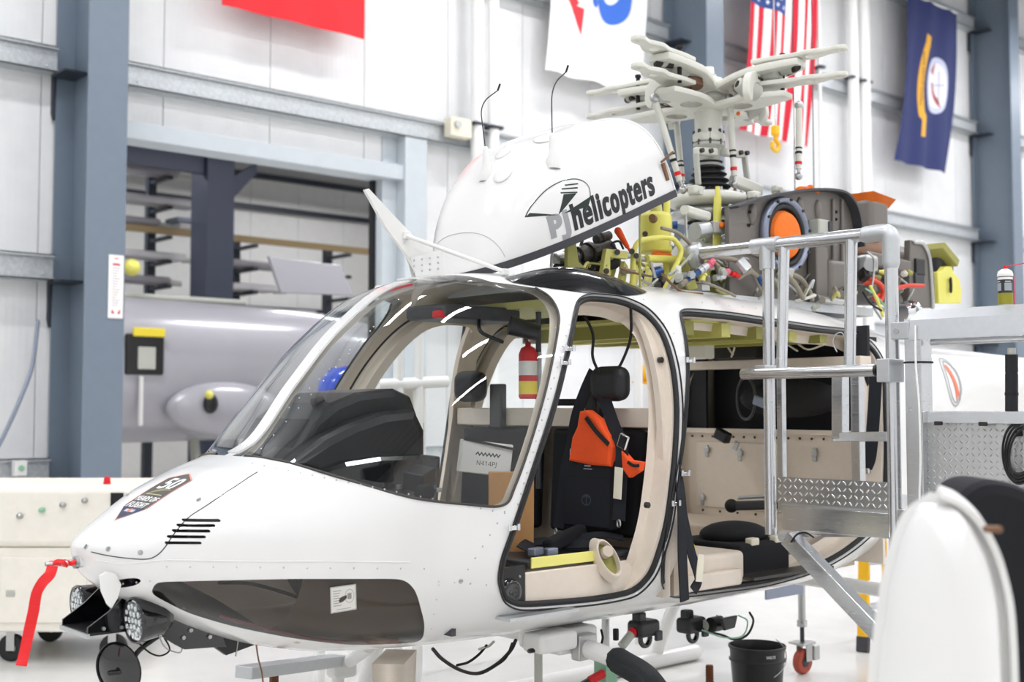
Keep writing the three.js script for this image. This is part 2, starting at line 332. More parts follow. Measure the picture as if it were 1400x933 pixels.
// ---------------------------------------------------------------- the helicopter: body surface
// stations along x (nose at 0, tail at +x), z to the left side of the machine, y up
const ST = {
  x:  [0,    0.02, 0.07, 0.15, 0.3,  0.45, 0.62, 0.8,  1.0,  1.25, 1.5,  1.9,  2.6,  3.3,  3.7,  4.2,  4.8,  5.6,  7.0, 9.0],
  yt: [1.14, 1.16, 1.19, 1.232, 1.318, 1.388, 1.46, 1.68, 1.90, 2.075, 2.135, 2.15, 2.14, 2.12, 2.10, 2.06, 2.00, 1.96, 1.92, 1.88],
  yb: [1.10, 1.06, 1.01, 0.955, 0.875, 0.81, 0.755, 0.72, 0.705, 0.695, 0.69, 0.69, 0.69, 0.70, 0.75, 0.90, 1.25, 1.46, 1.55, 1.62],
  ym: [1.13, 1.13, 1.13, 1.13, 1.13, 1.13, 1.14, 1.15, 1.17, 1.19, 1.20, 1.20, 1.20, 1.20, 1.22, 1.34, 1.60, 1.71, 1.735, 1.75],
  w:  [0.0,  0.10, 0.19, 0.28, 0.405, 0.49, 0.565, 0.625, 0.675, 0.715, 0.735, 0.745, 0.745, 0.74, 0.72, 0.62, 0.42, 0.27, 0.2, 0.13],
  nu: [2.2,    2.3,    2.4,  2.6,  2.7,  2.55, 2.3,  2.25, 2.4,  2.7,  3.0,  3.3,  3.4,  3.3,  3.0,  2.6,  2.2,  2,    2,   2],
  nl: [2,    2,    2.0,  2.1,  2.2,  2.3,  2.4,  2.5,  2.6,  2.7,  2.7,  2.7,  2.7,  2.7,  2.6,  2.4,  2.2,  2,    2,   2],
};
function monotone(xs, ys) {           // monotone cubic interpolation
  const n = xs.length, d = [], m = [];
  for (let i = 0; i < n - 1; i++) d.push((ys[i + 1] - ys[i]) / (xs[i + 1] - xs[i]));
  for (let i = 0; i < n; i++) m.push(i === 0 ? d[0] : i === n - 1 ? d[n - 2] : d[i - 1] * d[i] <= 0 ? 0 : 2 * d[i - 1] * d[i] / (d[i - 1] + d[i]));
  return (x) => {
    x = Math.min(Math.max(x, xs[0]), xs[n - 1]); let i = 0; while (i < n - 2 && x > xs[i + 1]) i++;
    const h = xs[i + 1] - xs[i], t = (x - xs[i]) / h, t2 = t * t, t3 = t2 * t;
    return ys[i] * (2 * t3 - 3 * t2 + 1) + h * m[i] * (t3 - 2 * t2 + t) + ys[i + 1] * (-2 * t3 + 3 * t2) + h * m[i + 1] * (t3 - t2);
  };
}
const SF = {}; for (const k of ['yt', 'yb', 'ym', 'w', 'nu', 'nl']) SF[k] = monotone(ST.x, ST[k]);
const wOf = (x) => x < 0.15 ? Math.sqrt(Math.max(x, 0) / 0.15) * 0.28 : SF.w(x);
SF.w = ((f) => (x) => x < 0.15 ? Math.sqrt(Math.max(x, 0) / 0.15) * 0.28 : f(x))(SF.w);
const zAt = (x, y, off = 0) => {
  const ym = SF.ym(x), up = y > ym, h = (up ? SF.yt(x) - ym : ym - SF.yb(x)) - off, n = up ? SF.nu(x) : SF.nl(x), q = Math.abs(y - ym) / h;
  return q >= 1 ? 0 : Math.max(0, SF.w(x) - off) * Math.pow(1 - Math.pow(q, n), 1 / n);
};
const yTopAt = (x, z, off = 0) => { const n = SF.nu(x), q = Math.abs(z) / (SF.w(x) - off); return q >= 1 ? SF.ym(x) : SF.ym(x) + (SF.yt(x) - off - SF.ym(x)) * Math.pow(1 - Math.pow(q, n), 1 / n); };
const yBotAt = (x, z) => { const n = SF.nl(x), q = Math.abs(z) / SF.w(x); return q >= 1 ? SF.ym(x) : SF.ym(x) - (SF.ym(x) - SF.yb(x)) * Math.pow(1 - Math.pow(q, n), 1 / n); };
function bodyVal(p) {
  if (p.x <= 0 || p.x >= 9) return 1;
  const ym = SF.ym(p.x), up = p.y > ym, h = up ? SF.yt(p.x) - ym : ym - SF.yb(p.x), n = up ? SF.nu(p.x) : SF.nl(p.x);
  return Math.pow(Math.abs(p.z) / SF.w(p.x), n) + Math.pow(Math.abs(p.y - ym) / h, n) - 1;
}
function hit(px, py) {                // where a line of sight meets the body
  const d = ray(px, py); let t = 2.2, prev = t;
  for (; t < 9; t += 0.008) { if (bodyVal(CAM.clone().addScaledVector(d, t)) < 0) break; prev = t; }
  if (t >= 9) return null;
  let a = prev, b = t; for (let i = 0; i < 30; i++) { const m = (a + b) / 2; if (bodyVal(CAM.clone().addScaledVector(d, m)) < 0) b = m; else a = m; }
  return CAM.clone().addScaledVector(d, b);
}
function hits(list) { return list.map(([a, b]) => { const h = hit(a, b); if (!h) console.log('no hit', a, b); return h; }).filter(Boolean); }
const onBody = (p, off = 0) => { const e = 0.004, g = V(bodyVal(V(p.x + e, p.y, p.z)) - bodyVal(V(p.x - e, p.y, p.z)), bodyVal(V(p.x, p.y + e, p.z)) - bodyVal(V(p.x, p.y - e, p.z)), bodyVal(V(p.x, p.y, p.z + e)) - bodyVal(V(p.x, p.y, p.z - e))).normalize(); return { n: g, p: p.clone().addScaledVector(g, off) }; };
const side = (x, y, off = 0) => V(x, y, zAt(x, y) + off);
function dense(poly, n = 6, closed = true) {  // smooth outline, points put back on the body's side
  const c = new THREE.CatmullRomCurve3(poly, closed, 'catmullrom', 0.4);
  return c.getPoints(poly.length * n).slice(0, closed ? -1 : undefined).map((p) => { const z = zAt(p.x, p.y); return z > 0.02 ? V(p.x, p.y, z) : p; });
}
function bodySurface(off, x0, x1, nx, nv) {
  // arc-length spaced rings
  const pos = [], idx = [], uv = [];
  const xs = []; for (let i = 0; i <= nx; i++) { const t = i / nx; xs.push(x0 + (x1 - x0) * (t < 0.3 ? Math.pow(t / 0.3, 1.8) * 0.14 : 0.14 + (t - 0.3) / 0.7 * 0.86)); }
  for (const x of xs) {
    const q = Math.max(x, 0.0006), ym = SF.ym(q), w = Math.max(0.0005, SF.w(q) - off), hu = Math.max(0.0005, SF.yt(q) - ym - off), hl = Math.max(0.0005, ym - SF.yb(q) - off), nu = SF.nu(q), nl = SF.nl(q);
    const half = []; const N = 400;
    for (let k = 0; k <= N; k++) { const a = -Math.PI / 2 + Math.PI * k / N, s = Math.sin(a), c = Math.cos(a), n = s > 0 ? nu : nl; half.push([w * Math.pow(Math.max(c, 0), 2 / n), ym + (s > 0 ? hu : hl) * Math.sign(s) * Math.pow(Math.abs(s), 2 / n)]); }
    const cum = [0]; for (let k = 1; k <= N; k++) cum.push(cum[k - 1] + Math.hypot(half[k][0] - half[k - 1][0], half[k][1] - half[k - 1][1]));
    const ring = []; let k = 0;
    for (let j = 0; j <= nv; j++) { const s = cum[N] * j / nv; while (k < N - 1 && cum[k + 1] < s) k++; const f = (s - cum[k]) / Math.max(1e-9, cum[k + 1] - cum[k]); ring.push([half[k][0] + (half[k + 1][0] - half[k][0]) * f, half[k][1] + (half[k + 1][1] - half[k][1]) * f]); }
    for (let j = 0; j <= nv; j++) { pos.push(x, ring[j][1], ring[j][0]); uv.push(x, ring[j][1]); }
    for (let j = nv - 1; j >= 1; j--) { pos.push(x, ring[j][1], -ring[j][0]); uv.push(x, ring[j][1]); }
  }
  const R = nv * 2;
  for (let i = 0; i < nx; i++) for (let j = 0; j < R; j++) { const a = i * R + j, b = i * R + (j + 1) % R, c = a + R, d = b + R; idx.push(a, c, b, b, c, d); }
  if (x0 === 0) { const k = pos.length / 3; pos.push(-0.002, SF.ym(0), 0); uv.push(0, 1.1); for (let j = 0; j < R; j++) idx.push(k, j, (j + 1) % R); }
  const g = new THREE.BufferGeometry(); g.setAttribute('position', new THREE.Float32BufferAttribute(pos, 3)); g.setAttribute('uv', new THREE.Float32BufferAttribute(uv, 2)); g.setIndex(idx); g.computeVertexNormals();
  return g;
}
// outlines of the openings, read from lines of sight to the body's left side
const OUT = {};
OUT.frontDoor = dense(hits([[700, 725], [735, 620], [770, 500], [783, 440], [790, 412], [808, 403], [850, 407], [884, 422], [910, 452], [926, 500], [932, 560], [929, 630], [921, 700], [908, 755], [892, 792], [866, 815], [820, 825], [760, 831], [712, 833], [690, 822], [682, 795], [686, 765]]), 5);
OUT.rearDoor = dense(hits([[905, 795], [906, 760], [916, 700], [930, 620], [938, 540], [937, 470], [930, 432], [940, 424], [1000, 429], [1060, 438], [1120, 447], [1165, 453], [1192, 470], [1210, 500], [1216, 560], [1217, 640], [1213, 695], [1197, 725], [1160, 757], [1110, 783], [1050, 800], [990, 809], [930, 816], [912, 812]]), 5);
{ const h = hits([[335, 624], [390, 632], [470, 655], [560, 680], [640, 690], [688, 691], [704, 665], [727, 600], [748, 525], [762, 455], [763, 428], [752, 407], [732, 394]]);
  OUT.windscreen = h; }
OUT.chin = dense(hits([[208, 808], [213, 799], [228, 796], [300, 794], [400, 792], [500, 792], [548, 793], [566, 806], [576, 835], [580, 862], [574, 876], [556, 880], [480, 882], [400, 873], [320, 857], [262, 840], [228, 824], [212, 815]]), 5);
OUT.roof = null;
function prism(pts2, z0, z1) {
  const s = new THREE.Shape(pts2.map((p) => new THREE.Vector2(p[0], p[1])));
  const g = new THREE.ExtrudeGeometry(s, { depth: z1 - z0, bevelEnabled: false }); g.translate(0, 0, z0);
  const b = new Brush(fix(g)); b.updateMatrixWorld(); return b;
}
const evaluator = new Evaluator(); evaluator.useGroups = false; evaluator.attributes = ['position', 'normal', 'uv'];
const xy = (pts) => pts.map((p) => [p.x, p.y]);
// windscreen outline in side view: sill and rear post from the photograph, then forward past the centre line
const wsRear = smoothPath(OUT.windscreen, 4).map((p) => [p.x, p.y]);
const wsTop = [[1.44, 2.075], [1.40, 2.135], [1.27, 2.16]];
const WS2 = [...wsRear, ...wsTop, [0.9, 2.1], [0.5, 1.9], [0.35, 1.5]];
{ // drop the first point to the centre line so that the sill meets the post
  WS2[0] = [WS2[0][0] - 0.02, WS2[0][1]];
}
const cutters = [
  prism(xy(OUT.frontDoor), 0.2, 1.2), prism(xy(OUT.frontDoor), -1.2, -0.2), prism(xy(OUT.rearDoor), 0.2, 1.2), prism(xy(OUT.rearDoor), -1.2, -0.2),
  prism(WS2, 0.028, 1.2), prism(WS2, -1.2, -0.028), prism(xy(OUT.chin), 0.05, 1.2), prism(xy(OUT.chin), -1.2, -0.05),
];
// five louver slots and the ram-air scoop in the nose are real holes
OUT.slots = [[252, 299, 711.5], [244.5, 292, 718.5], [238, 285, 726], [231, 279, 734], [228, 273, 742.5]].map(([a, b, y]) => {
  const p = hit(a, y), q = hit(b, y + 0.5), d = V(q.x - p.x, q.y - p.y, 0).normalize(), n = V(-d.y, d.x, 0), r = 0.0046, o = [];
  for (let k = 0; k <= 8; k++) { const t = Math.PI / 2 + Math.PI * k / 8; o.push([p.x + r * (d.x * Math.cos(t) + n.x * Math.sin(t)), p.y + r * (d.y * Math.cos(t) + n.y * Math.sin(t))]); }
  for (let k = 0; k <= 8; k++) { const t = -Math.PI / 2 + Math.PI * k / 8; o.push([q.x + r * (d.x * Math.cos(t) + n.x * Math.sin(t)), q.y + r * (d.y * Math.cos(t) + n.y * Math.sin(t))]); }
  return { o, p, q };
});
for (const s of OUT.slots) cutters.push(prism(s.o, 0.05, 1.2));
{ const c = hit(170, 798); OUT.scoop = c; const o = []; for (let k = 0; k < 20; k++) { const a = k / 20 * 2 * Math.PI; o.push([c.x + 0.03 * Math.cos(a) * 0.9 + 0.012 * Math.sin(a), c.y + 0.02 * Math.sin(a)]); } cutters.push(prism(o, 0.02, 1.2)); }
const toBrush = (g) => { const b = new Brush(fix(g)); b.updateMatrixWorld(); return b; };
function cutSurface(g, cs, op = HOLLOW_SUBTRACTION) { let b = toBrush(g); for (const c of cs) { b = evaluator.evaluate(b, c, op); b.updateMatrixWorld(); } return b.geometry; }
const outerG = bodySurface(0, 0.0, 9, 170, 90);
const shellG = cutSurface(outerG, cutters);
const paneG = (i) => cutSurface(outerG, [cutters[i]], HOLLOW_INTERSECTION);

const heli = thing('helicopter', 'white helicopter under maintenance with doors off, raised front cowling and bare rotor hub', 'helicopter');
const fus = mesh('fuselage_shell', shellG, M.paint, heli, 'glossy white fuselage skin');
const liner = mesh('cabin_lining', cutSurface(bodySurface(0.035, 0.55, 4.1, 90, 70), [...cutters.slice(0, 6)]), M.cream, heli, 'cream cabin lining');
mesh('windscreen', paneG(4), M.glass, heli, 'clear curved left windscreen');
mesh('windscreen', paneG(5), M.glass, heli, 'clear curved right windscreen');
mesh('chin_window', paneG(6), M.glassTint, heli, 'brown tinted left chin window');
mesh('chin_window', paneG(7), M.glassTint, heli, 'brown tinted right chin window');

// seals, jambs and frames round the openings (left and right)
function loopTube(pts, r, seg = 8) { const c = new THREE.CatmullRomCurve3(pts, true); return new THREE.TubeGeometry(c, pts.length * 2, r, seg, true); }
function ribbonLoop(A, B) {
  const pos = [], n = A.length;
  for (let i = 0; i < n; i++) { const j = (i + 1) % n, a = A[i], b = A[j], c = B[i], d = B[j]; pos.push(a.x, a.y, a.z, c.x, c.y, c.z, b.x, b.y, b.z, b.x, b.y, b.z, c.x, c.y, c.z, d.x, d.y, d.z); }
  const g = new THREE.BufferGeometry(); g.setAttribute('position', new THREE.Float32BufferAttribute(pos, 3)); g.computeVertexNormals();
  const m = mergeVertices(g.deleteAttribute('normal'), 1e-5); m.computeVertexNormals(); return toCreasedNormals(m, 0.7);
}
function inset(pts, d, dz) {          // shrink an outline in side view and push it inboard
  const n = pts.length; let area = 0; for (let i = 0; i < n; i++) { const a = pts[i], b = pts[(i + 1) % n]; area += a.x * b.y - b.x * a.y; }
  const s = area > 0 ? 1 : -1;
  return pts.map((p, i) => { const a = pts[(i + n - 1) % n], b = pts[(i + 1) % n], t = V(b.x - a.x, b.y - a.y, 0).normalize(); return V(p.x - t.y * s * d, p.y + t.x * s * d, p.z - dz); });
}
const mirror = (pts) => pts.map((p) => V(p.x, p.y, -p.z)).reverse();
for (const s of [1, -1]) for (const key of ['frontDoor', 'rearDoor']) {
  const P = s > 0 ? OUT[key] : mirror(OUT[key]);
  const lip = inset(P, -0.004, s * -0.003), e1 = inset(P, 0.012, s * 0.018), e2 = inset(P, 0.03, s * 0.03), e3 = inset(P, 0.036, s * 0.1);
  const f = sub('door_frame', heli);
  mesh('jamb_lip', gb().add(ribbonLoop(P, e1)), M.paint, f);
  mesh('door_seal', gb().add(loopTube(inset(P, 0.017, s * 0.012), 0.0115)), M.rubber, f, 'dark rubber door seal');
  mesh('jamb_lining', gb().add(ribbonLoop(e1, e2)).add(ribbonLoop(e2, e3)).add(ribbonLoop(e3, inset(P, 0.075, s * 0.11))), M.cream, f);
  mesh('edge_trim', gb().add(loopTube(lip, 0.0035, 6)), M.blackPlastic, f);
}
{ // windscreen retainer strips and the centre post cap
  for (const s of [1, -1]) {
    const b = OUT.windscreen.map((p) => V(p.x, p.y, p.z * s));
    const pts = smoothPath(b, 6).map((p) => { const q = onBody(p, 0.001).p; return q; });
    mesh('windscreen_sill', gb().add(new THREE.TubeGeometry(new THREE.CatmullRomCurve3(pts), 160, 0.005, 6)), M.darkMetal, heli);
  }
}

// ---------------------------------------------------------------- skin details
function surfTube(pxs, r, off = 0.0005, n = 8) { const h = hits(pxs); const c = smoothPath(h, n).map((p) => { let q = p; for (let k = 0; k < 3; k++) { const v = bodyVal(q); const o = onBody(q, 0); const e = 0.002; const d = (bodyVal(q.clone().addScaledVector(o.n, e)) - v) / e; q = q.clone().addScaledVector(o.n, -v / d); } return onBody(q, off).p; }); return new THREE.TubeGeometry(new THREE.CatmullRomCurve3(c), c.length * 2, r, 6); }
mesh('panel_seam', gb().add(surfTube([[352, 646], [318, 668], [285, 690], [258, 708], [240, 728], [226, 748], [214, 760], [198, 765], [160, 762], [125, 755]], 0.0016)), M.blackMatt, heli, 'dark joint line of the nose hatch');
mesh('panel_seam', gb().add(surfTube([[132, 766], [170, 771], [205, 768], [240, 766], [330, 768], [450, 768], [560, 769]], 0.0022)), M.paintMatt, heli);
for (const { p, q } of OUT.slots) { const a = onBody(p, -0.012).p, b = onBody(q, -0.012).p; mesh('louver_vane', gb().bar(a.add(V(0, -0.004, 0)), b.add(V(0, -0.004, 0)), 0.018, 0.002), M.paintMatt, heli); }
mesh('nose_bay_box', gb().b2(0.25, 0.42, 1.08, 1.22, 0.0, 0.28, 0.01), M.greyDark, heli, 'dark grey equipment box inside the nose bay');
{ // rivets and fasteners
  const g = gb();
  const rivet = new THREE.SphereGeometry(0.0035, 6, 4);
  const row = (a, b, n, gg = g) => { for (let i = 0; i < n; i++) { const f = i / (n - 1), h = hit(a[0] + (b[0] - a[0]) * f, a[1] + (b[1] - a[1]) * f); if (h) gg.add(rivet, onBody(h, 0.0002).p); } };
  row([228, 775], [580, 778], 12); row([345, 634], [690, 702], 22); row([708, 690], [778, 445], 18); row([690, 700], [630, 795], 7);
  row([600, 795], [665, 800], 4); row([780, 396], [880, 410], 8); row([880, 415], [935, 470], 5); row([960, 414], [1200, 440], 14); row([340, 610], [520, 440], 14); row([357, 614], [545, 410], 12);
  row([150, 800], [205, 795], 4); row([590, 860], [600, 800], 4);
  mesh('rivet', g, M.aluPlain, heli).userData.kind = 'stuff';
  for (const [a, b] of [[118, 748], [148, 751], [192, 756], [176, 677], [272, 684], [630, 795]]) { const h = hit(a, b); if (h) { const o = onBody(h, 0); const q = new THREE.Quaternion().setFromUnitVectors(V(0, 1, 0), o.n); mesh('hatch_fastener', gb().add(new THREE.CylinderGeometry(0.008, 0.009, 0.006, 10), o.p, q).add(new THREE.BoxGeometry(0.014, 0.004, 0.003), o.p.clone().addScaledVector(o.n, 0.004), q), M.steel, heli); } }
}
{ // tinted roof window over the crew
  // lens lying on the roof, thick at the middle
  
  const c0 = V(1.52, 0, 0.5), c1 = V(2.22, 0, 0.56);
  const n = 30, m = 10, pos = [], idx = [];
  for (let i = 0; i <= n; i++) for (let j = 0; j <= m; j++) {
    const f = i / n, g = j / m - 0.5, x = c0.x + (c1.x - c0.x) * f, wz = 0.2 * Math.pow(Math.sin(Math.PI * Math.min(1, f * 0.94 + 0.03)), 0.6), z0 = c0.z + (c1.z - c0.z) * f - 0.1, z = z0 + g * wz;
    pos.push(x, yTopAt(x, z) + 0.004 + 0.055 * (1 - 4 * g * g) * Math.sin(Math.PI * f), z);
  }
  for (let i = 0; i < n; i++) for (let j = 0; j < m; j++) { const a = i * (m + 1) + j; idx.push(a, a + 1, a + m + 1, a + 1, a + m + 2, a + m + 1); }
  const g = new THREE.BufferGeometry(); g.setAttribute('position', new THREE.Float32BufferAttribute(pos, 3)); g.setIndex(idx); g.computeVertexNormals();
  mesh('roof_window', gb().add(g), M.blackGloss, heli, 'glossy black bulged roof window');
}
// print laid on the skin: a patch of body surface given by station x and offset z, drawn with its own texture
function topPatch(x0, x1, z0, z1, n, off) {
  const pos = [], uv = [], idx = [];
  for (let i = 0; i <= n; i++) for (let j = 0; j <= n; j++) { const z = z0 + (z1 - z0) * i / n, x = x0 + (x1 - x0) * j / n; const p = onBody(V(x, yTopAt(x, z), z), off).p; pos.push(p.x, p.y, p.z); uv.push(i / n, j / n); }
  for (let i = 0; i < n; i++) for (let j = 0; j < n; j++) { const a = i * (n + 1) + j; idx.push(a, a + n + 1, a + 1, a + 1, a + n + 1, a + n + 2); }
  const g = new THREE.BufferGeometry(); g.setAttribute('position', new THREE.Float32BufferAttribute(pos, 3)); g.setAttribute('uv', new THREE.Float32BufferAttribute(uv, 2)); g.setIndex(idx); g.computeVertexNormals(); return g;
}
const badge = decalMat(512, 768, (c, w, h) => {
  c.clearRect(0, 0, w, h);
  const shape = (k) => { c.beginPath(); c.moveTo(40 + k, 110 + k); c.lineTo(256, 12 + k * 1.3); c.lineTo(472 - k, 110 + k); c.lineTo(472 - k, 540); c.lineTo(256, 752 - k * 1.6); c.lineTo(40 + k, 540); c.closePath(); c.fill(); };
  c.fillStyle = '#e8957a'; shape(0); c.fillStyle = '#4c4a46'; shape(10);
  c.fillStyle = '#2c3350'; c.beginPath(); c.moveTo(50, 560); c.lineTo(462, 560); c.lineTo(256, 736); c.closePath(); c.fill();
  c.fillStyle = '#fff'; c.textAlign = 'center'; c.font = 'bold 250px sans-serif'; c.save(); c.translate(256, 290); c.transform(1, 0, -0.12, 1, 0, 0); c.fillText('50', 0, 0); c.restore();
  c.fillStyle = '#8f8a5e'; c.beginPath(); c.moveTo(80, 400); c.quadraticCurveTo(256, 230, 440, 300); c.quadraticCurveTo(280, 300, 80, 400); c.fill();
  c.fillStyle = '#d8d4a0'; c.fillRect(120, 372, 280, 8);
  c.fillStyle = '#fff'; c.font = 'bold 84px sans-serif'; c.save(); c.transform(1, 0, -0.15, 1, 75, 0); c.fillText('YEARS OF', 246, 470); c.font = 'bold 96px sans-serif'; c.fillText('FLIGHT', 246, 562); c.restore();
  c.fillStyle = '#c9c9d6'; c.fillRect(170, 590, 172, 34); c.fillStyle = '#e07b4f'; c.beginPath(); c.arc(250, 606, 26, 0, 7); c.fill();
});
mesh('nose_badge', topPatch(0.12, 0.40, -0.105, 0.105, 18, 0.0014), badge, heli, 'dark shield sticker with white anniversary lettering');
{ // paper label inside the chin window
  const lab = printMat(256, 256, (c, w, h) => { c.fillStyle = '#d9d8d2'; c.fillRect(0, 0, w, h); c.strokeStyle = '#8c8a84'; c.lineWidth = 4; c.strokeRect(6, 6, w - 12, h - 12); c.beginPath(); c.ellipse(190, 110, 44, 66, 0, 0, 7); c.stroke(); c.fillStyle = '#8c8a84'; for (let i = 0; i < 7; i++) c.fillRect(28, 40 + i * 24, 80 - (i % 3) * 12, 7); c.fillRect(170, 80, 40, 60); c.fillRect(60, 226, 140, 6); });
  const P = [[451, 803], [486, 798], [487, 832], [452, 838]].map((p) => onBody(hit(...p), 0.005).p);
  const g = new THREE.BufferGeometry(); g.setAttribute('position', new THREE.Float32BufferAttribute([P[3], P[2], P[1], P[3], P[1], P[0]].flatMap((p) => [p.x, p.y, p.z]), 3)); g.setAttribute('uv', new THREE.Float32BufferAttribute([0, 0, 1, 0, 1, 1, 0, 0, 1, 1, 0, 1], 2)); g.computeVertexNormals();
  mesh('window_label', g, lab, heli, 'white paper label on the chin window');
}
{ // behind the chin glass: floor tray, red belly edge, cables
  const g = gb(); g.b2(0.62, 1.14, 0.80, 0.81, -0.34, 0.34);
  mesh('chin_bay_floor', g, M.creamDark, heli);
  mesh('chin_bay_wall', gb().b2(1.12, 1.14, 0.79, 1.2, -0.55, 0.55), M.greyDark, heli);
  mesh('pedal_cable', gb().tube([onZ(300, 797, 0.35), onZ(350, 800, 0.33), onZ(430, 825, 0.3), onZ(480, 850, 0.28)], 0.006).tube([onZ(440, 830, 0.3), onZ(450, 850, 0.28), onZ(520, 862, 0.25)], 0.008), M.blackMatt, heli);
  mesh('pedal', gb().box(...onZ(510, 852, 0.3).toArray(), 0.16, 0.035, 0.06, 0.01).box(...onZ(555, 855, 0.28).toArray(), 0.12, 0.03, 0.1, 0.01), M.blueNavy, heli, 'blue anti-torque pedal');
  mesh('belly_strip', gb().add(surfTube([[300, 846], [360, 862], [430, 877], [500, 882], [545, 880]], 0.006, -0.008)), M.red, heli);
}
// ---------------------------------------------------------------- wire cutter, antennas, raised cowling
{
  const wc = sub('wire_cutter', heli);
  const P = [[498, 260], [503, 259], [562, 322], [592, 345], [602, 372], [568, 372], [556, 350], [527, 312]].map((p) => onZ(...p, 0));
  mesh('blade', gb().ext(P.map((p) => [p.x, p.y]), 0.012, V(0, 0, -0.006), null, 0.002), M.paintMatt, wc);
  const b = [[558, 352], [600, 343], [606, 376], [566, 380]].map((p) => onZ(...p, 0));
  mesh('base_bracket', gb().ext(b.map((p) => [p.x, p.y]), 0.004, V(0, 0, 0.012)).ext(b.map((p) => [p.x, p.y]), 0.004, V(0, 0, -0.016)).b2(b[3].x - 0.05, b[2].x + 0.06, b[3].y - 0.012, b[3].y - 0.004, -0.05, 0.05), M.paintMatt, wc);
  const bolts = gb(); for (let i = 0; i < 4; i++) for (let j = 0; j < 3; j++) { const p = onZ(566 + i * 11, 356 + j * 8 - i * 1.5, 0.017); bolts.sph(p.x, p.y, p.z, 0.005, 6); }
  mesh('bolt', bolts, M.aluPlain, wc);
  mesh('strut', gb().cyl(onZ(557, 323, 0.02), onZ(688, 371, 0.34), 0.0085).box(...onZ(556, 322, 0.015).toArray(), 0.03, 0.03, 0.02, 0.004).box(...onZ(690, 372, 0.34).toArray(), 0.03, 0.025, 0.025, 0.004), M.paintMatt, wc);
  const rails = hits([[345, 627], [400, 556], [450, 495], [500, 432], [540, 392], [560, 383]]);
  // riveted cover strip of the centre post, following the glass line
  const s = []; for (let i = 0; i <= 40; i++) { const x = 0.56 + i / 40 * 0.86; s.push(V(x, yTopAt(x, 0) + 0.003, 0)); }
  mesh('centre_post', gb().strip(s, 0.075, 0.008, (i, t) => V(-t.y, t.x, 0)), M.paint, heli, 'white riveted post between the windscreens');
  const g = gb(); for (let i = 2; i < 40; i += 2) for (const k of [-0.024, 0.024]) g.sph(s[i].x, s[i].y + 0.003, k, 0.0035, 6);
  mesh('post_rivet', g, M.aluPlain, heli).userData.kind = 'stuff';
}
const cowl = new THREE.Group(); cowl.name = 'raised_cowling'; cowl.userData.label = 'white front cowling raised at its rear edge'; heli.add(cowl);
cowl.position.set(1.55, 2.125, 0); cowl.scale.set(0.9, 1.06, 1); cowl.rotation.z = 24 * Math.PI / 180;
const cw = monotone([0, 0.04, 0.12, 0.25, 0.45, 0.75, 1.12], [0.03, 0.13, 0.23, 0.315, 0.385, 0.42, 0.43]);
const ch = monotone([0, 0.05, 0.12, 0.25, 0.4, 0.62, 0.85, 1.12], [0.004, 0.055, 0.14, 0.26, 0.35, 0.41, 0.405, 0.365]);
const cn = monotone([0, 0.3, 1.12], [2.2, 2.6, 3.2]);
const cowlPt = (u, a, off = 0) => { const n = cn(u), c = Math.cos(a), s = Math.sin(a); return V(u, (ch(u) + off) * Math.pow(Math.max(s, 0), 2 / n), (cw(u) + off) * Math.sign(c) * Math.pow(Math.abs(c), 2 / n)); };
const cowlZ = (u, v) => { const n = cn(u); return cw(u) * Math.pow(Math.max(0, 1 - Math.pow(Math.max(0, v) / ch(u), n)), 1 / n); };
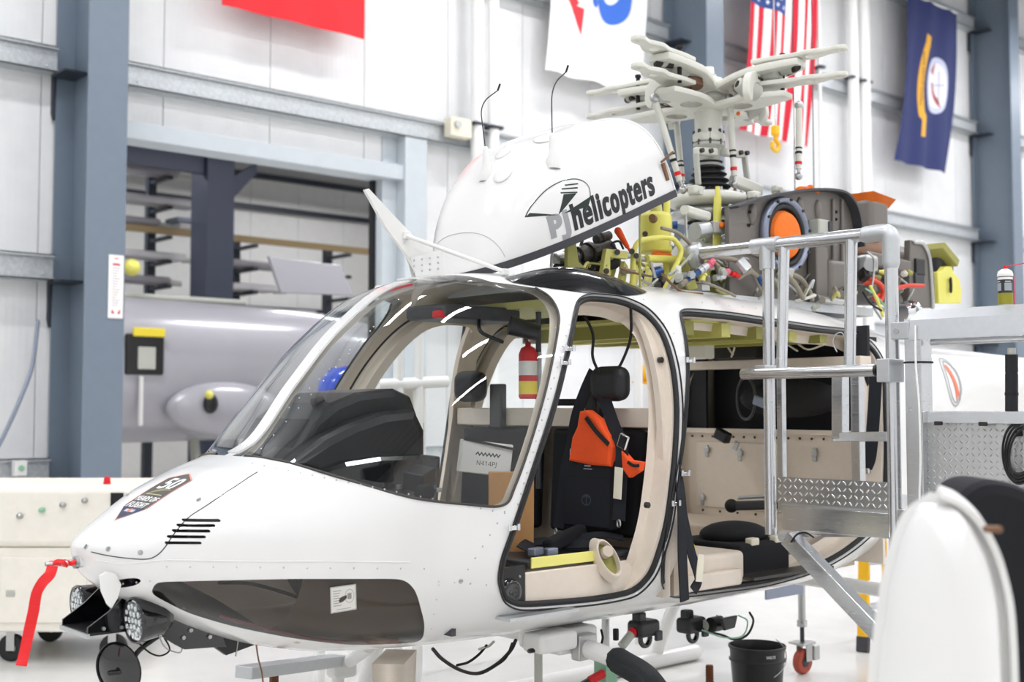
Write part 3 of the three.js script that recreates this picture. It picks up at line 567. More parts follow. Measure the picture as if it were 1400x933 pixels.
{
  const grid = (off) => {
    const nu = 60, na = 80, pos = [], idx = [];
    for (let i = 0; i <= nu; i++) for (let j = 0; j <= na; j++) { const u = 1.12 * Math.pow(i / nu, 1.5); const p = cowlPt(u, Math.PI * j / na, off); pos.push(p.x, p.y, p.z); }
    for (let i = 0; i < nu; i++) for (let j = 0; j < na; j++) { const a = i * (na + 1) + j; idx.push(a, a + 1, a + na + 1, a + 1, a + na + 2, a + na + 1); }
    const g = new THREE.BufferGeometry(); g.setAttribute('position', new THREE.Float32BufferAttribute(pos, 3)); g.setIndex(idx); g.computeVertexNormals(); return g;
  };
  mesh('cowling_skin', gb().add(grid(0)), M.paint, cowl);
  mesh('cowling_liner', gb().add(grid(-0.012)), M.paintMatt, cowl);
  const edge = (s) => { const p = []; for (let i = 0; i <= 30; i++) { const u = 1.12 * Math.pow(i / 30, 1.5); p.push(V(u, 0, s * cw(u))); } return p; };
  for (const k of [1, -1]) mesh('edge_seal', gb().strip(edge(k), 0.03, 0.012, () => V(0, 0, 1)), M.greyDark, cowl, 'dark grey sealing edge');
  const rim = []; for (let j = 0; j <= 40; j++) rim.push(cowlPt(1.12, Math.PI * j / 40)); mesh('rear_rim', gb().tube(rim, 0.006, 6, 2), M.paintMatt, cowl);
  const seam = []; for (let i = 0; i <= 24; i++) { const u = 0.1 + i / 24 * 0.04 * 0; }
  const s2 = []; for (let j = 2; j <= 38; j++) s2.push(cowlPt(0.13, Math.PI * j / 40, 0.0005)); mesh('panel_seam', gb().tube(s2, 0.0016, 5, 2), M.hubGrey, cowl);
  // lettering on the left flank
  const letters = decalMat(1536, 620, (c, w, h) => {
    c.clearRect(0, 0, w, h); const X = (u) => (u - 0.25) / 0.77 * w, Y = (v) => h - (v - 0.0) / 0.3 * h;
    c.save(); c.transform(1, 0, -0.16, 1, 0, 0);
    const word = (t, x0, x1, base, size, col) => { c.font = 'bold ' + size + 'px sans-serif'; const m = c.measureText(t).width; c.save(); c.translate(x0, base); c.scale((x1 - x0) / m, 1.25); c.fillStyle = col; c.strokeStyle = col; c.lineWidth = 13; c.fillText(t, 0, 0); c.strokeText(t, 0, 0); c.restore(); };
    const k = 0.16 * Y(0.045);
    word('PJ', X(0.315) + k, X(0.43) + k, Y(0.04), 185, '#9a9c9e'); 
    word('helicopters', X(0.435) + k, X(0.985) + k, Y(0.036), 205, '#16181c'); c.restore();
    const sx = (a) => X(0.315) + a, sy = (b) => Y(0.035) - b, path = (pts, close) => { c.beginPath(); pts.forEach(([a, b], i) => (i ? c.lineTo(sx(a), sy(b)) : c.moveTo(sx(a), sy(b)))); if (close) c.closePath(); };
    const arc = new THREE.SplineCurve([[-105, 232], [-11, 299], [158, 373], [331, 396], [476, 370], [551, 304], [541, 224], [479, 150], [393, 99]].map((p) => new THREE.Vector2(...p))).getPoints(60).map((p) => [p.x, p.y]);
    c.strokeStyle = '#39474a'; c.lineWidth = 8; path(arc); c.stroke();
    c.fillStyle = '#12251f'; for (const w of [[[147, 162], [281, 298], [407, 268]], [[200, 158], [536, 203], [462, 134]], [[-105, 232], [147, 162], [-56, 252]]]) { path(w, true); c.fill(); }
    c.strokeStyle = '#12251f'; c.lineWidth = 11; for (const l of [[[262, 316], [418, 272]], [[291, 341], [443, 304]], [[339, 359], [467, 332]]]) { path(l); c.stroke(); }
  }, { roughness: 0.35 });
  const n = 50, m = 16, pos = [], uv = [], idx = [];
  for (let i = 0; i <= n; i++) for (let j = 0; j <= m; j++) { const u = 0.25 + 0.77 * i / n, v = 0.3 * j / m; pos.push(u, v, cowlZ(u, v) + 0.0014); uv.push(i / n, j / m); }
  for (let i = 0; i < n; i++) for (let j = 0; j < m; j++) { const a = i * (m + 1) + j; idx.push(a, a + m + 1, a + 1, a + 1, a + m + 1, a + m + 2); }
  const g = new THREE.BufferGeometry(); g.setAttribute('position', new THREE.Float32BufferAttribute(pos, 3)); g.setAttribute('uv', new THREE.Float32BufferAttribute(uv, 2)); g.setIndex(idx); g.computeVertexNormals();
  mesh('lettering', g, letters, cowl, 'black and grey company lettering with a rotor mark');
  const lt = gb(); lt.box(1.09, 0.10, cowlZ(1.09, 0.1) + 0.004, 0.02, 0.075, 0.012, 0.003); lt.bar(V(1.07, 0.145, 0.44), V(1.16, 0.165, 0.45), 0.008, 0.008);
  mesh('latch', lt, M.brownMetal, cowl, 'brass latch at the rear corner');
  // antennas and lens-shaped fairings on top
  const whip = (u, a, pts) => {
    const p = cowlPt(u, a, -0.004), t = sub('whip_antenna', cowl);
    mesh('antenna_base', gb().lathe([[0.034, -0.03], [0.034, 0.004], [0.022, 0.02], [0.014, 0.10], [0.009, 0.115], [0, 0.116]], p, [0, 0, -24 * Math.PI / 180], 20), M.paintMatt, t);
    const q = pts.map(([dx, dy]) => p.clone().add(V(dx, dy, 0).applyAxisAngle(V(0, 0, 1), -24 * Math.PI / 180)));
    mesh('whip', gb().tube(q, 0.0028, 6, 6), M.greyDark, t); mesh('tip', gb().cyl(q[q.length - 1], q[q.length - 1].clone().add(V(0.03, 0.012, 0).applyAxisAngle(V(0, 0, 1), 0.3)), 0.0045), M.blackMatt, t);
  };
  whip(0.52, 0.78, [[0, 0.1], [0.004, 0.2], [0.01, 0.27], [0.04, 0.33], [0.105, 0.385]]);
  whip(0.36, 1.5, [[0, 0.1], [-0.012, 0.2], [-0.015, 0.26], [0.015, 0.31], [0.09, 0.365]]);
  for (const [u, a] of [[0.36, 1.25], [0.5, 1.5], [0.62, 1.2]]) { const p = cowlPt(u, a, 0), n = new THREE.Vector3().crossVectors(cowlPt(u + 0.01, a).sub(p), cowlPt(u, a + 0.01).sub(p)).normalize(); if (n.y < 0) n.negate(); mesh('dome_fairing', gb().add(new THREE.SphereGeometry(0.055, 20, 14).scale(1, 0.22, 0.8), p, new THREE.Quaternion().setFromUnitVectors(V(0, 1, 0), n)), M.paint, cowl); }
}

// door hinge pins left on the door posts
for (const [px, py] of [[776, 478], [700, 722], [941, 494], [934, 648], [921, 689], [770, 497]]) { const h = hit(px, py); if (!h) continue; const o = onBody(h, 0.004); mesh('door_hinge', gb().box(o.p.x, o.p.y, o.p.z, 0.03, 0.016, 0.02, 0.004).cyl(o.p.clone().add(V(-0.022, -0.008, 0.012)), o.p.clone().add(V(-0.022, 0.014, 0.012)), 0.006, 0.006, 10).cyl(o.p.clone().add(V(0.018, -0.008, 0.012)), o.p.clone().add(V(0.018, 0.014, 0.012)), 0.006, 0.006, 10), M.chrome, heli, 'bare metal door hinge'); }

// ---------------------------------------------------------------- rotor head
const HX = 3.23, HY = 3.27;
const rotor = new THREE.Group(); rotor.name = 'rotor_head'; rotor.userData.label = 'pale grey four-arm rotor head without blades'; rotor.position.set(HX, HY, 0); heli.add(rotor);
mesh('mast', gb().cyl(V(0, -0.9, 0), V(0, 0.02, 0), 0.042, 0.042, 24), M.hub, rotor);
mesh('mast_sleeve', gb().lathe([[0.075, -0.33], [0.082, -0.32], [0.082, -0.29], [0.07, -0.28], [0.072, -0.16], [0.09, -0.12], [0.095, -0.09], [0.05, -0.07]], V(0, 0, 0), null, 28), M.hub, rotor);
mesh('lower_sleeve', gb().lathe([[0.055, -0.52], [0.062, -0.51], [0.062, -0.36], [0.08, -0.355], [0.08, -0.335], [0.05, -0.33]], V(0, 0, 0), null, 24), M.hubGrey, rotor);
for (let i = 0; i < 8; i++) { const a = i * Math.PI / 4, c = Math.cos(a), s = Math.sin(a); mesh('sleeve_bolt', gb().cyl(V(c * 0.074, -0.35, s * 0.074), V(c * 0.074, -0.27, s * 0.074), 0.008, 0.008, 8), M.darkMetal, rotor); }
{ // serial print on the sleeve
  const p = decalMat(256, 64, (c, w, h) => { c.clearRect(0, 0, w, h); c.fillStyle = '#5a5e66'; for (let i = 0; i < 5; i++) c.fillRect(40 + i * 38, 20, 20, 26); });
  const g = new THREE.CylinderGeometry(0.0735, 0.0735, 0.03, 16, 1, true, -1.5, 1.4); g.translate(0, -0.16, 0); mesh('sleeve_print', g, p, rotor);
}
// yoke: two stacked four-armed plates, each arm dished down to the hub and out again
function armGroup(az) { const g = new THREE.Group(); g.name = 'rotor_arm'; g.rotation.y = -az; g.position.y = -0.11; g.scale.set(0.92, 0.92, 0.92); rotor.add(g); return g; }
function plate(outline, t, bevel, holes) { const s = new THREE.Shape(outline.map((p) => new THREE.Vector2(p[0], p[1]))); for (const [hx, hy, r] of holes || []) { const h = new THREE.Path(); h.absarc(hx, hy, r, 0, Math.PI * 2, true); s.holes.push(h); } const g = new THREE.ExtrudeGeometry(s, { depth: t, bevelEnabled: true, bevelSize: bevel, bevelThickness: bevel, bevelSegments: 2, curveSegments: 20 }); g.rotateX(Math.PI / 2); return g; }
function bendY(g, fn) { g = fix(g); const p = g.attributes.position; for (let i = 0; i < p.count; i++) p.setY(i, p.getY(i) + fn(p.getX(i), p.getZ(i))); const m = mergeVertices(g.deleteAttribute('normal') && g, 1e-5); m.computeVertexNormals(); return toCreasedNormals(m, 0.6); }
const lobe = (pts) => new THREE.SplineCurve(pts.map((p) => new THREE.Vector2(p[0], p[1]))).getPoints(60).map((p) => [p.x, p.y]);
const yokeHalf = [[0.0, 0.115], [0.1, 0.10], [0.2, 0.12], [0.3, 0.125], [0.42, 0.10], [0.5, 0.075], [0.545, 0.055]];
const yokeOut = [...lobe(yokeHalf), ...lobe(yokeHalf.map(([a, b]) => [a, -b]).reverse())];
const gripHalf = [[0.30, 0.075], [0.4, 0.07], [0.52, 0.05], [0.6, 0.058], [0.66, 0.04], [0.7, 0.026], [0.76, 0.034], [0.79, 0.018], [0.795, 0.0]];
const gripOut = [...lobe(gripHalf), ...lobe(gripHalf.map(([a, b]) => [a, -b]).reverse())];
const AZ0 = 78;
for (let k = 0; k < 4; k++) {
  const arm = armGroup((AZ0 + k * 90) * Math.PI / 180);
  mesh('yoke_arm', gb().add(bendY(plate(yokeOut, 0.026, 0.006, [[0.26, 0, 0.07]]), (x) => 0.075 + 0.055 * Math.pow(Math.max(0, (x - 0.06)) / 0.5, 1.0) * Math.min(1, x / 0.3) - 0.03 * Math.exp(-x * x / 0.02))), M.hub, arm);
  mesh('lower_arm', gb().add(bendY(plate(yokeOut.map(([a, b]) => [a * 0.86, b * 0.85]), 0.02, 0.005, [[0.2, 0, 0.06]]), (x) => -0.045 + 0.03 * x)), M.hub, arm);
  mesh('upper_grip', gb().add(bendY(plate(gripOut, 0.014, 0.005, [[0.6, 0, 0.026], [0.765, 0, 0.015]]), (x) => 0.155 + 0.02 * (x - 0.3))), M.hub, arm);
  mesh('lower_grip', gb().add(bendY(plate(gripOut, 0.014, 0.005, [[0.6, 0, 0.026], [0.765, 0, 0.015]]), (x) => 0.03 - 0.01 * (x - 0.3))), M.hub, arm);
  mesh('grip_block', gb().box(0.36, 0.095, 0, 0.14, 0.11, 0.10, 0.025).cyl(V(0.44, 0.1, 0), V(0.52, 0.1, 0), 0.035, 0.03, 16), M.hubGrey, arm);
  mesh('shear_bearing', gb().lathe([[0.03, -0.03], [0.085, -0.028], [0.09, -0.02], [0.085, -0.012], [0.09, -0.004], [0.085, 0.004], [0.09, 0.012], [0.06, 0.02]], V(0.25, 0.045, 0), null, 24), M.brownMetal, arm, 'brown layered elastomer bearing');
  mesh('damper', gb().cyl(V(0.46, 0.09, -0.03), V(0.54, 0.09, 0.03), 0.022, 0.02, 12), M.grime, arm);
  // pitch horn: hooked bracket beside the arm, carrying the pitch link
  const hg = gb(); hg.ext(lobe([[0, 0], [0.07, 0.0], [0.12, -0.04], [0.13, -0.12], [0.1, -0.15], [0.085, -0.08], [0.05, -0.045], [0, -0.04], [0, 0]]), 0.03, V(0.34, 0.07, 0.07), [0, -Math.PI / 2, 0], 0.006);
  mesh('pitch_horn', hg, M.hub, arm);
  mesh('horn_socket', gb().lathe([[0.03, -0.07], [0.045, -0.06], [0.05, 0.02], [0.036, 0.07], [0.02, 0.075]], V(0.30, -0.01, 0.12), [1.25, 0, 0.5], 20), M.hubGrey, arm);
  mesh('bolt', gb().cyl(V(0.34, 0.05, 0.04), V(0.34, 0.05, 0.1), 0.011, 0.011, 8), M.darkMetal, arm);
  mesh('retaining_pin', gb().cyl(V(0.42, 0.0, -0.05), V(0.42, 0.19, -0.05), 0.012, 0.012, 8).cyl(V(0.42, 0.185, -0.05), V(0.42, 0.2, -0.05), 0.018, 0.018, 8), M.blackMatt, arm);
  mesh('retaining_pin', gb().cyl(V(0.33, -0.05, 0.05), V(0.33, -0.02, 0.05), 0.014, 0.014, 8), M.blackMatt, arm);
}
mesh('hub_cap', gb().lathe([[0.0, 0.15], [0.03, 0.148], [0.034, 0.10], [0.075, 0.085], [0.09, 0.06], [0.09, 0.02]], V(0, -0.09, 0), null, 24), M.hub, rotor);
// pitch links, scissors and swashplate, placed round the mast
const plinks = [[V(-0.41, -0.17, 0.0), V(-0.30, -0.62, 0.08)], [V(0.30, -0.15, 0.34), V(0.26, -0.52, 0.36)], [V(0.02, -0.12, 0.12), V(0.03, -0.56, 0.14)], [V(0.1, -0.15, -0.3), V(0.08, -0.52, -0.24)]];
for (const [a, b] of plinks) {
  const l = sub('pitch_link', rotor);
  const at = (f) => a.clone().lerp(b, f);
  mesh('rod', gb().cyl(at(0.05), at(0.9), 0.017, 0.015, 14), M.hub, l); mesh('rod_end', gb().cyl(at(0.88), at(0.97), 0.009, 0.009, 10).sph(...at(1).toArray(), 0.02, 12), M.steel, l);
  mesh('rod_end', gb().sph(...at(0).toArray(), 0.026, 12, V(1, 1, 0.8)).cyl(at(0), at(0.06), 0.012), M.steel, l); mesh('colour_band', gb().cyl(at(0.80), at(0.84), 0.0172, 0.0172, 14), M.red, l, 'red stripe');
  mesh('link_print', gb().cyl(at(0.6), at(0.62), 0.0172, 0.0172, 12), M.blackMatt, l); mesh('link_print', gb().cyl(at(0.66), at(0.69), 0.0172, 0.0172, 12), M.blackMatt, l);
}
mesh('inspection_mark', gb().sph(0.045, -0.2, 0.155, 0.011, 10), M.orangeFoam, rotor, 'orange torque mark');
mesh('scissor_arm', gb().bar(V(-0.19, -0.41, 0.07), V(-0.03, -0.395, 0.07), 0.04, 0.04, 0.012), M.hub, rotor);
mesh('scissor_arm', gb().bar(V(0.03, -0.385, 0.07), V(0.20, -0.37, 0.07), 0.04, 0.045, 0.012), M.hub, rotor);
for (const [x, y] of [[-0.17, -0.408], [-0.1, -0.4], [0.14, -0.376], [0.19, -0.371]]) mesh('scissor_bolt', gb().cyl(V(x, y, 0.085), V(x, y, 0.105), 0.013, 0.012, 10), M.darkMetal, rotor);
mesh('scissor_link', gb().bar(V(-0.185, -0.42, 0.07), V(-0.18, -0.58, 0.08), 0.03, 0.02, 0.006), M.hubGrey, rotor);
mesh('scissor_link', gb().bar(V(0.2, -0.38, 0.07), V(0.175, -0.6, 0.12), 0.03, 0.02, 0.006), M.hubGrey, rotor);
{ const pr = []; for (let i = 0; i <= 40; i++) { const f = i / 40; pr.push([0.06 + 0.05 * (1 - f) + 0.012 * Math.cos(f * Math.PI * 10), -0.59 + f * 0.16]); } mesh('mast_boot', gb().lathe(pr, V(0, 0, 0), null, 28), M.rubber, rotor, 'black ribbed rubber boot'); }
mesh('swashplate', gb().lathe([[0.08, -0.68], [0.15, -0.67], [0.2, -0.655], [0.205, -0.62], [0.17, -0.6], [0.12, -0.59], [0.08, -0.585]], V(0, 0, 0), null, 36), M.hub, rotor);
mesh('swashplate_ring', gb().lathe([[0.12, -0.74], [0.18, -0.73], [0.19, -0.70], [0.18, -0.68], [0.1, -0.68]], V(0, 0, 0), null, 36), M.steel, rotor);
for (const [x, y, z, s] of [[0.24, -0.6, 0.1, 0.05], [-0.25, -0.62, 0.12, 0.05], [0.08, -0.62, 0.22, 0.045], [0.02, -0.68, -0.24, 0.05], [0.3, -0.56, 0.2, 0.04]]) mesh('swashplate_lug', gb().box(x, y, z, s * 1.5, s * 0.9, s, 0.012).cyl(V(x, y - s * 0.2, z - s * 0.7), V(x, y - s * 0.2, z + s * 0.7), 0.014, 0.014, 10), M.hub, rotor);
{ const p = onZ(1040, 262, 0.15).sub(rotor.position), q = onZ(1000, 245, 0.12).sub(rotor.position); mesh('swashplate_arm', gb().bar(q, p, 0.05, 0.06, 0.014), M.hub, rotor); }
for (let i = 0; i < 12; i++) { const a = i * Math.PI / 6; mesh('swashplate_bolt', gb().cyl(V(Math.cos(a) * 0.165, -0.61, Math.sin(a) * 0.165), V(Math.cos(a) * 0.165, -0.585, Math.sin(a) * 0.165), 0.008, 0.008, 6), i % 3 ? M.steel : M.brownMetal, rotor); }

// ---------------------------------------------------------------- transmission deck
const deck = new THREE.Group(); deck.name = 'transmission_deck'; deck.userData.label = 'open roof deck with yellow-green hydraulic and control parts'; heli.add(deck);
const Z = (px, py, z) => onZ(px, py, z);
const pz = (m, name, label) => (g) => mesh(name, g, m, deck, label);
mesh('deck_plate', gb().b2(1.8, 4.2, 2.08, 2.125, -0.33, 0.33), M.aluPlain, deck);
mesh('transmission_case', gb().lathe([[0.0, 0.0], [0.2, 0.0], [0.22, 0.06], [0.2, 0.13], [0.15, 0.17], [0.14, 0.25], [0.1, 0.3], [0.06, 0.36]], V(HX - 0.03, 2.13, -0.05), null, 32), M.hubGrey, deck);
mesh('transmission_rim', gb().lathe([[0.19, 0.05], [0.255, 0.055], [0.26, 0.075], [0.2, 0.085]], V(HX - 0.03, 2.22, -0.05), null, 32), M.steel, deck);
// hydraulic reservoir
const RZ = 0.16, rc = Z(897, 318, RZ);
mesh('reservoir', gb().lathe([[0, -0.10], [0.068, -0.10], [0.074, -0.085], [0.074, 0.07], [0.062, 0.09], [0, 0.095]], rc, null, 28), M.primerBright, deck, 'yellow-green hydraulic reservoir');
mesh('reservoir_cap', gb().cyl(rc.clone().add(V(-0.02, 0.09, 0.02)), rc.clone().add(V(-0.02, 0.13, 0.02)), 0.03, 0.024), M.primer, deck);
mesh('reservoir_label', gb().box(rc.x + 0.035, rc.y - 0.035, rc.z + 0.068, 0.045, 0.06, 0.006, 0, [0, 0.4, 0]), M.paper, deck);
mesh('sight_gauge', gb().cyl(rc.clone().add(V(0.06, 0.035, 0.05)), rc.clone().add(V(0.075, 0.035, 0.066)), 0.018, 0.018), M.blueFit, deck);
mesh('reservoir_port', gb().cyl(rc.clone().add(V(-0.075, 0.05, 0.05)), rc.clone().add(V(-0.11, 0.05, 0.075)), 0.02, 0.016), M.brownMetal, deck);
mesh('reservoir_clamp', gb().box(rc.x - 0.03, rc.y - 0.115, rc.z + 0.06, 0.11, 0.022, 0.03, 0.004), M.orangeFoam, deck);
// bent yellow support loop in front of the reservoir
mesh('support_loop', gb().tube([Z(865, 395, 0.3), Z(866, 350, 0.3), Z(872, 332, 0.3), Z(885, 327, 0.3), Z(915, 325, 0.3), Z(926, 333, 0.3), Z(931, 346, 0.3), Z(920, 372, 0.3), Z(908, 398, 0.3)], 0.012, 8, 6), M.primerBright, deck);
mesh('cross_tube', gb().cyl(Z(884, 354, 0.25), Z(944, 355, 0.2), 0.018), M.primerBright, deck);
mesh('standpipe', gb().cyl(Z(910, 398, 0.18), Z(912, 265, 0.16), 0.016), M.primerBright, deck);
mesh('yellow_rod', gb().cyl(Z(981, 268, 0.18), Z(980, 365, 0.18), 0.019, 0.022, 14).cyl(Z(981, 268, 0.18), Z(981, 255, 0.18), 0.012, 0.01), M.primerBright, deck, 'bright yellow-green control rod');
mesh('prop_rod', gb().cyl(Z(875, 395, 0.42), Z(875, 284, 0.42), 0.0055, 0.0055, 8), M.primerDark, deck, 'thin rod propping the raised cowling');
// servo brackets in a row
for (const [px, py] of [[828, 370], [852, 375], [868, 380], [886, 385]]) mesh('servo_bracket', gb().bar(Z(px - 4, py + 18, 0.28), Z(px + 2, py - 14, 0.26), 0.02, 0.05, 0.004), M.primer, deck);
mesh('servo_bracket', gb().ext([[0, 0], [0.05, 0], [0.05, 0.1], [0.16, 0.1], [0.16, 0.13], [0.03, 0.13]], 0.02, Z(818, 382, 0.3), null, 0.002), M.primer, deck);
mesh('bell_crank', gb().ext([[0, 0], [0.08, -0.02], [0.09, 0.02], [0.02, 0.06], [0.0, 0.16], [-0.04, 0.16], [-0.04, 0.02]], 0.016, Z(782, 378, 0.3), null, 0.003), M.primerDark, deck);
mesh('bell_crank', gb().ext([[0, 0], [0.2, -0.02], [0.22, 0.03], [0.1, 0.07], [0.0, 0.06]], 0.016, Z(790, 372, 0.22), null, 0.003), M.primer, deck);
// pump and servo cylinders, dark
for (const [x0, y0, x1, y1, r, m] of [[760, 355, 806, 346, 0.026, M.steel], [790, 350, 832, 338, 0.04, M.darkMetal], [800, 366, 840, 358, 0.035, M.grime], [815, 328, 833, 322, 0.022, M.darkMetal], [824, 343, 838, 336, 0.018, M.darkMetal], [762, 370, 800, 362, 0.03, M.grime], [838, 345, 886, 356, 0.013, M.steel], [884, 378, 902, 372, 0.028, M.blueFit], [890, 392, 925, 384, 0.022, M.darkMetal], [780, 344, 790, 372, 0.03, M.darkMetal]])
  mesh('servo_cylinder', gb().cyl(Z(x0, y0, 0.24), Z(x1, y1, 0.24), r, r * 0.92, 16).cyl(Z(x0, y0, 0.24).lerp(Z(x1, y1, 0.24), 0.3), Z(x0, y0, 0.24).lerp(Z(x1, y1, 0.24), 0.42), r * 1.18, r * 1.18, 16), m, deck);
for (const [px, py, z] of [[818, 341, 0.27], [864, 344, 0.28], [870, 350, 0.3], [829, 371, 0.32], [882, 320, 0.22], [844, 345, 0.3]]) mesh('pivot_bolt', gb().cyl(Z(px, py, z), Z(px, py, z + 0.04), 0.014, 0.012, 10), M.darkMetal, deck);
mesh('filter_bowl', gb().lathe([[0, -0.06], [0.035, -0.055], [0.042, 0], [0.05, 0.01], [0.05, 0.04], [0.03, 0.05], [0, 0.05]], Z(948, 348, 0.3), [0, 0, 0.5], 20), M.aluPlain, deck);
mesh('filter_bowl', gb().lathe([[0, -0.05], [0.025, -0.045], [0.03, 0.04], [0, 0.05]], Z(903, 341, 0.15), [0, 0, 1.5], 16), M.aluPlain, deck);
for (const [px, py, m] of [[945, 380, M.primer], [975, 390, M.primerDark], [1010, 385, M.grime], [955, 365, M.primer], [1022, 392, M.darkMetal], [1050, 395, M.darkMetal], [930, 372, M.primerDark]]) mesh('gearbox_lug', gb().box(...Z(px, py, 0.12).toArray(), 0.14, 0.12, 0.1, 0.02, [rnd(-0.3, 0.3), rnd(0, 1), rnd(-0.3, 0.3)]), m, deck);
// hoses
const hose = (pts, z, r, m) => mesh('hydraulic_hose', gb().tube(pts.map(([a, b, dz]) => Z(a, b, z + (dz || 0))), r, 8, 8), m, deck);
hose([[905, 312], [925, 318], [940, 330], [950, 342]], 0.3, 0.009, M.hose); hose([[960, 352], [985, 352], [1010, 358], [1028, 372], [1040, 395]], 0.35, 0.012, M.hose);
hose([[990, 345], [1020, 345], [1044, 352]], 0.3, 0.01, M.hose); hose([[1010, 380], [1025, 372], [1038, 380], [1050, 392]], 0.36, 0.011, M.hose);
hose([[1082, 375], [1095, 382], [1106, 398], [1110, 410]], 0.38, 0.013, M.hose); hose([[1078, 378], [1088, 390], [1098, 408]], 0.42, 0.012, M.hose);
hose([[905, 375], [920, 390], [935, 400], [960, 402]], 0.4, 0.006, M.brownMetal); hose([[848, 367], [870, 374], [890, 378]], 0.34, 0.005, M.brownMetal);
hose([[842, 340], [836, 334], [846, 330], [852, 340]], 0.3, 0.005, M.blackMatt); hose([[960, 385], [985, 395], [1005, 405]], 0.42, 0.007, M.hose); hose([[1045, 375], [1060, 385], [1072, 405]], 0.4, 0.011, M.hose);
// coloured hose fittings
const fitting = (a, b, r, m) => mesh('hose_fitting', gb().cyl(Z(a[0], a[1], 0.36), Z(b[0], b[1], 0.36), r, r, 12).cyl(Z(a[0], a[1], 0.36).lerp(Z(b[0], b[1], 0.36), 0.4), Z(a[0], a[1], 0.36).lerp(Z(b[0], b[1], 0.36), 0.6), r * 1.25, r * 1.25, 6), m, deck);
fitting([938, 384], [955, 372], 0.014, M.blueFit); fitting([955, 372], [966, 364], 0.018, M.aluPlain); fitting([966, 366], [975, 357], 0.016, M.pinkFit); fitting([988, 375], [996, 371], 0.015, M.pinkFit); fitting([930, 391], [940, 383], 0.013, M.hose);
fitting([1036, 378], [1042, 390], 0.013, M.blueFit); fitting([977, 380], [990, 378], 0.014, M.aluPlain); fitting([1000, 374], [1010, 378], 0.012, M.red);
// actuator linkage ahead of the mast
mesh('actuator_lever', gb().bar(Z(935, 287, 0.2), Z(968, 297, 0.2), 0.05, 0.045, 0.014).cyl(Z(936, 287, 0.17), Z(936, 287, 0.24), 0.022), M.hub, deck);
mesh('actuator', gb().cyl(Z(950, 316, 0.2), Z(966, 314, 0.2), 0.04, 0.04), M.aluPlain, deck); mesh('actuator_mount', gb().box(...Z(978, 312, 0.2).toArray(), 0.09, 0.06, 0.06, 0.01), M.hubGrey, deck);
mesh('actuator_rod', gb().cyl(Z(937, 290, 0.21), Z(939, 330, 0.22), 0.007), M.steel, deck); mesh('actuator_rod', gb().cyl(Z(998, 280, 0.22), Z(1010, 312, 0.22), 0.008), M.hub, deck);
mesh('orange_tape', gb().box(...Z(988, 308, 0.24).toArray(), 0.03, 0.025, 0.03, 0.006), M.orangeFoam, deck);
mesh('cooler_rim', gb().lathe([[0.06, 0], [0.085, 0.0], [0.09, 0.02], [0.07, 0.03], [0.06, 0.05]], Z(1010, 330, 0.2), null, 24), M.steel, deck); mesh('cooler_rim', gb().lathe([[0.05, 0], [0.075, 0.0], [0.08, 0.015], [0.06, 0.02]], Z(1044, 327, 0.24), null, 24), M.steel, deck);
mesh('gusset_plate', gb().ext([[0, 0], [0.28, 0], [0.2, 0.16], [0.12, 0.2]], 0.012, Z(985, 400, 0.2), [0, 0.2, 0], 0.002), M.aluPlain, deck, 'bare metal gusset plate');
mesh('side_shelf', gb().box(...Z(1010, 345, 0.1).toArray(), 0.36, 0.03, 0.2, 0.004), M.hub, deck);

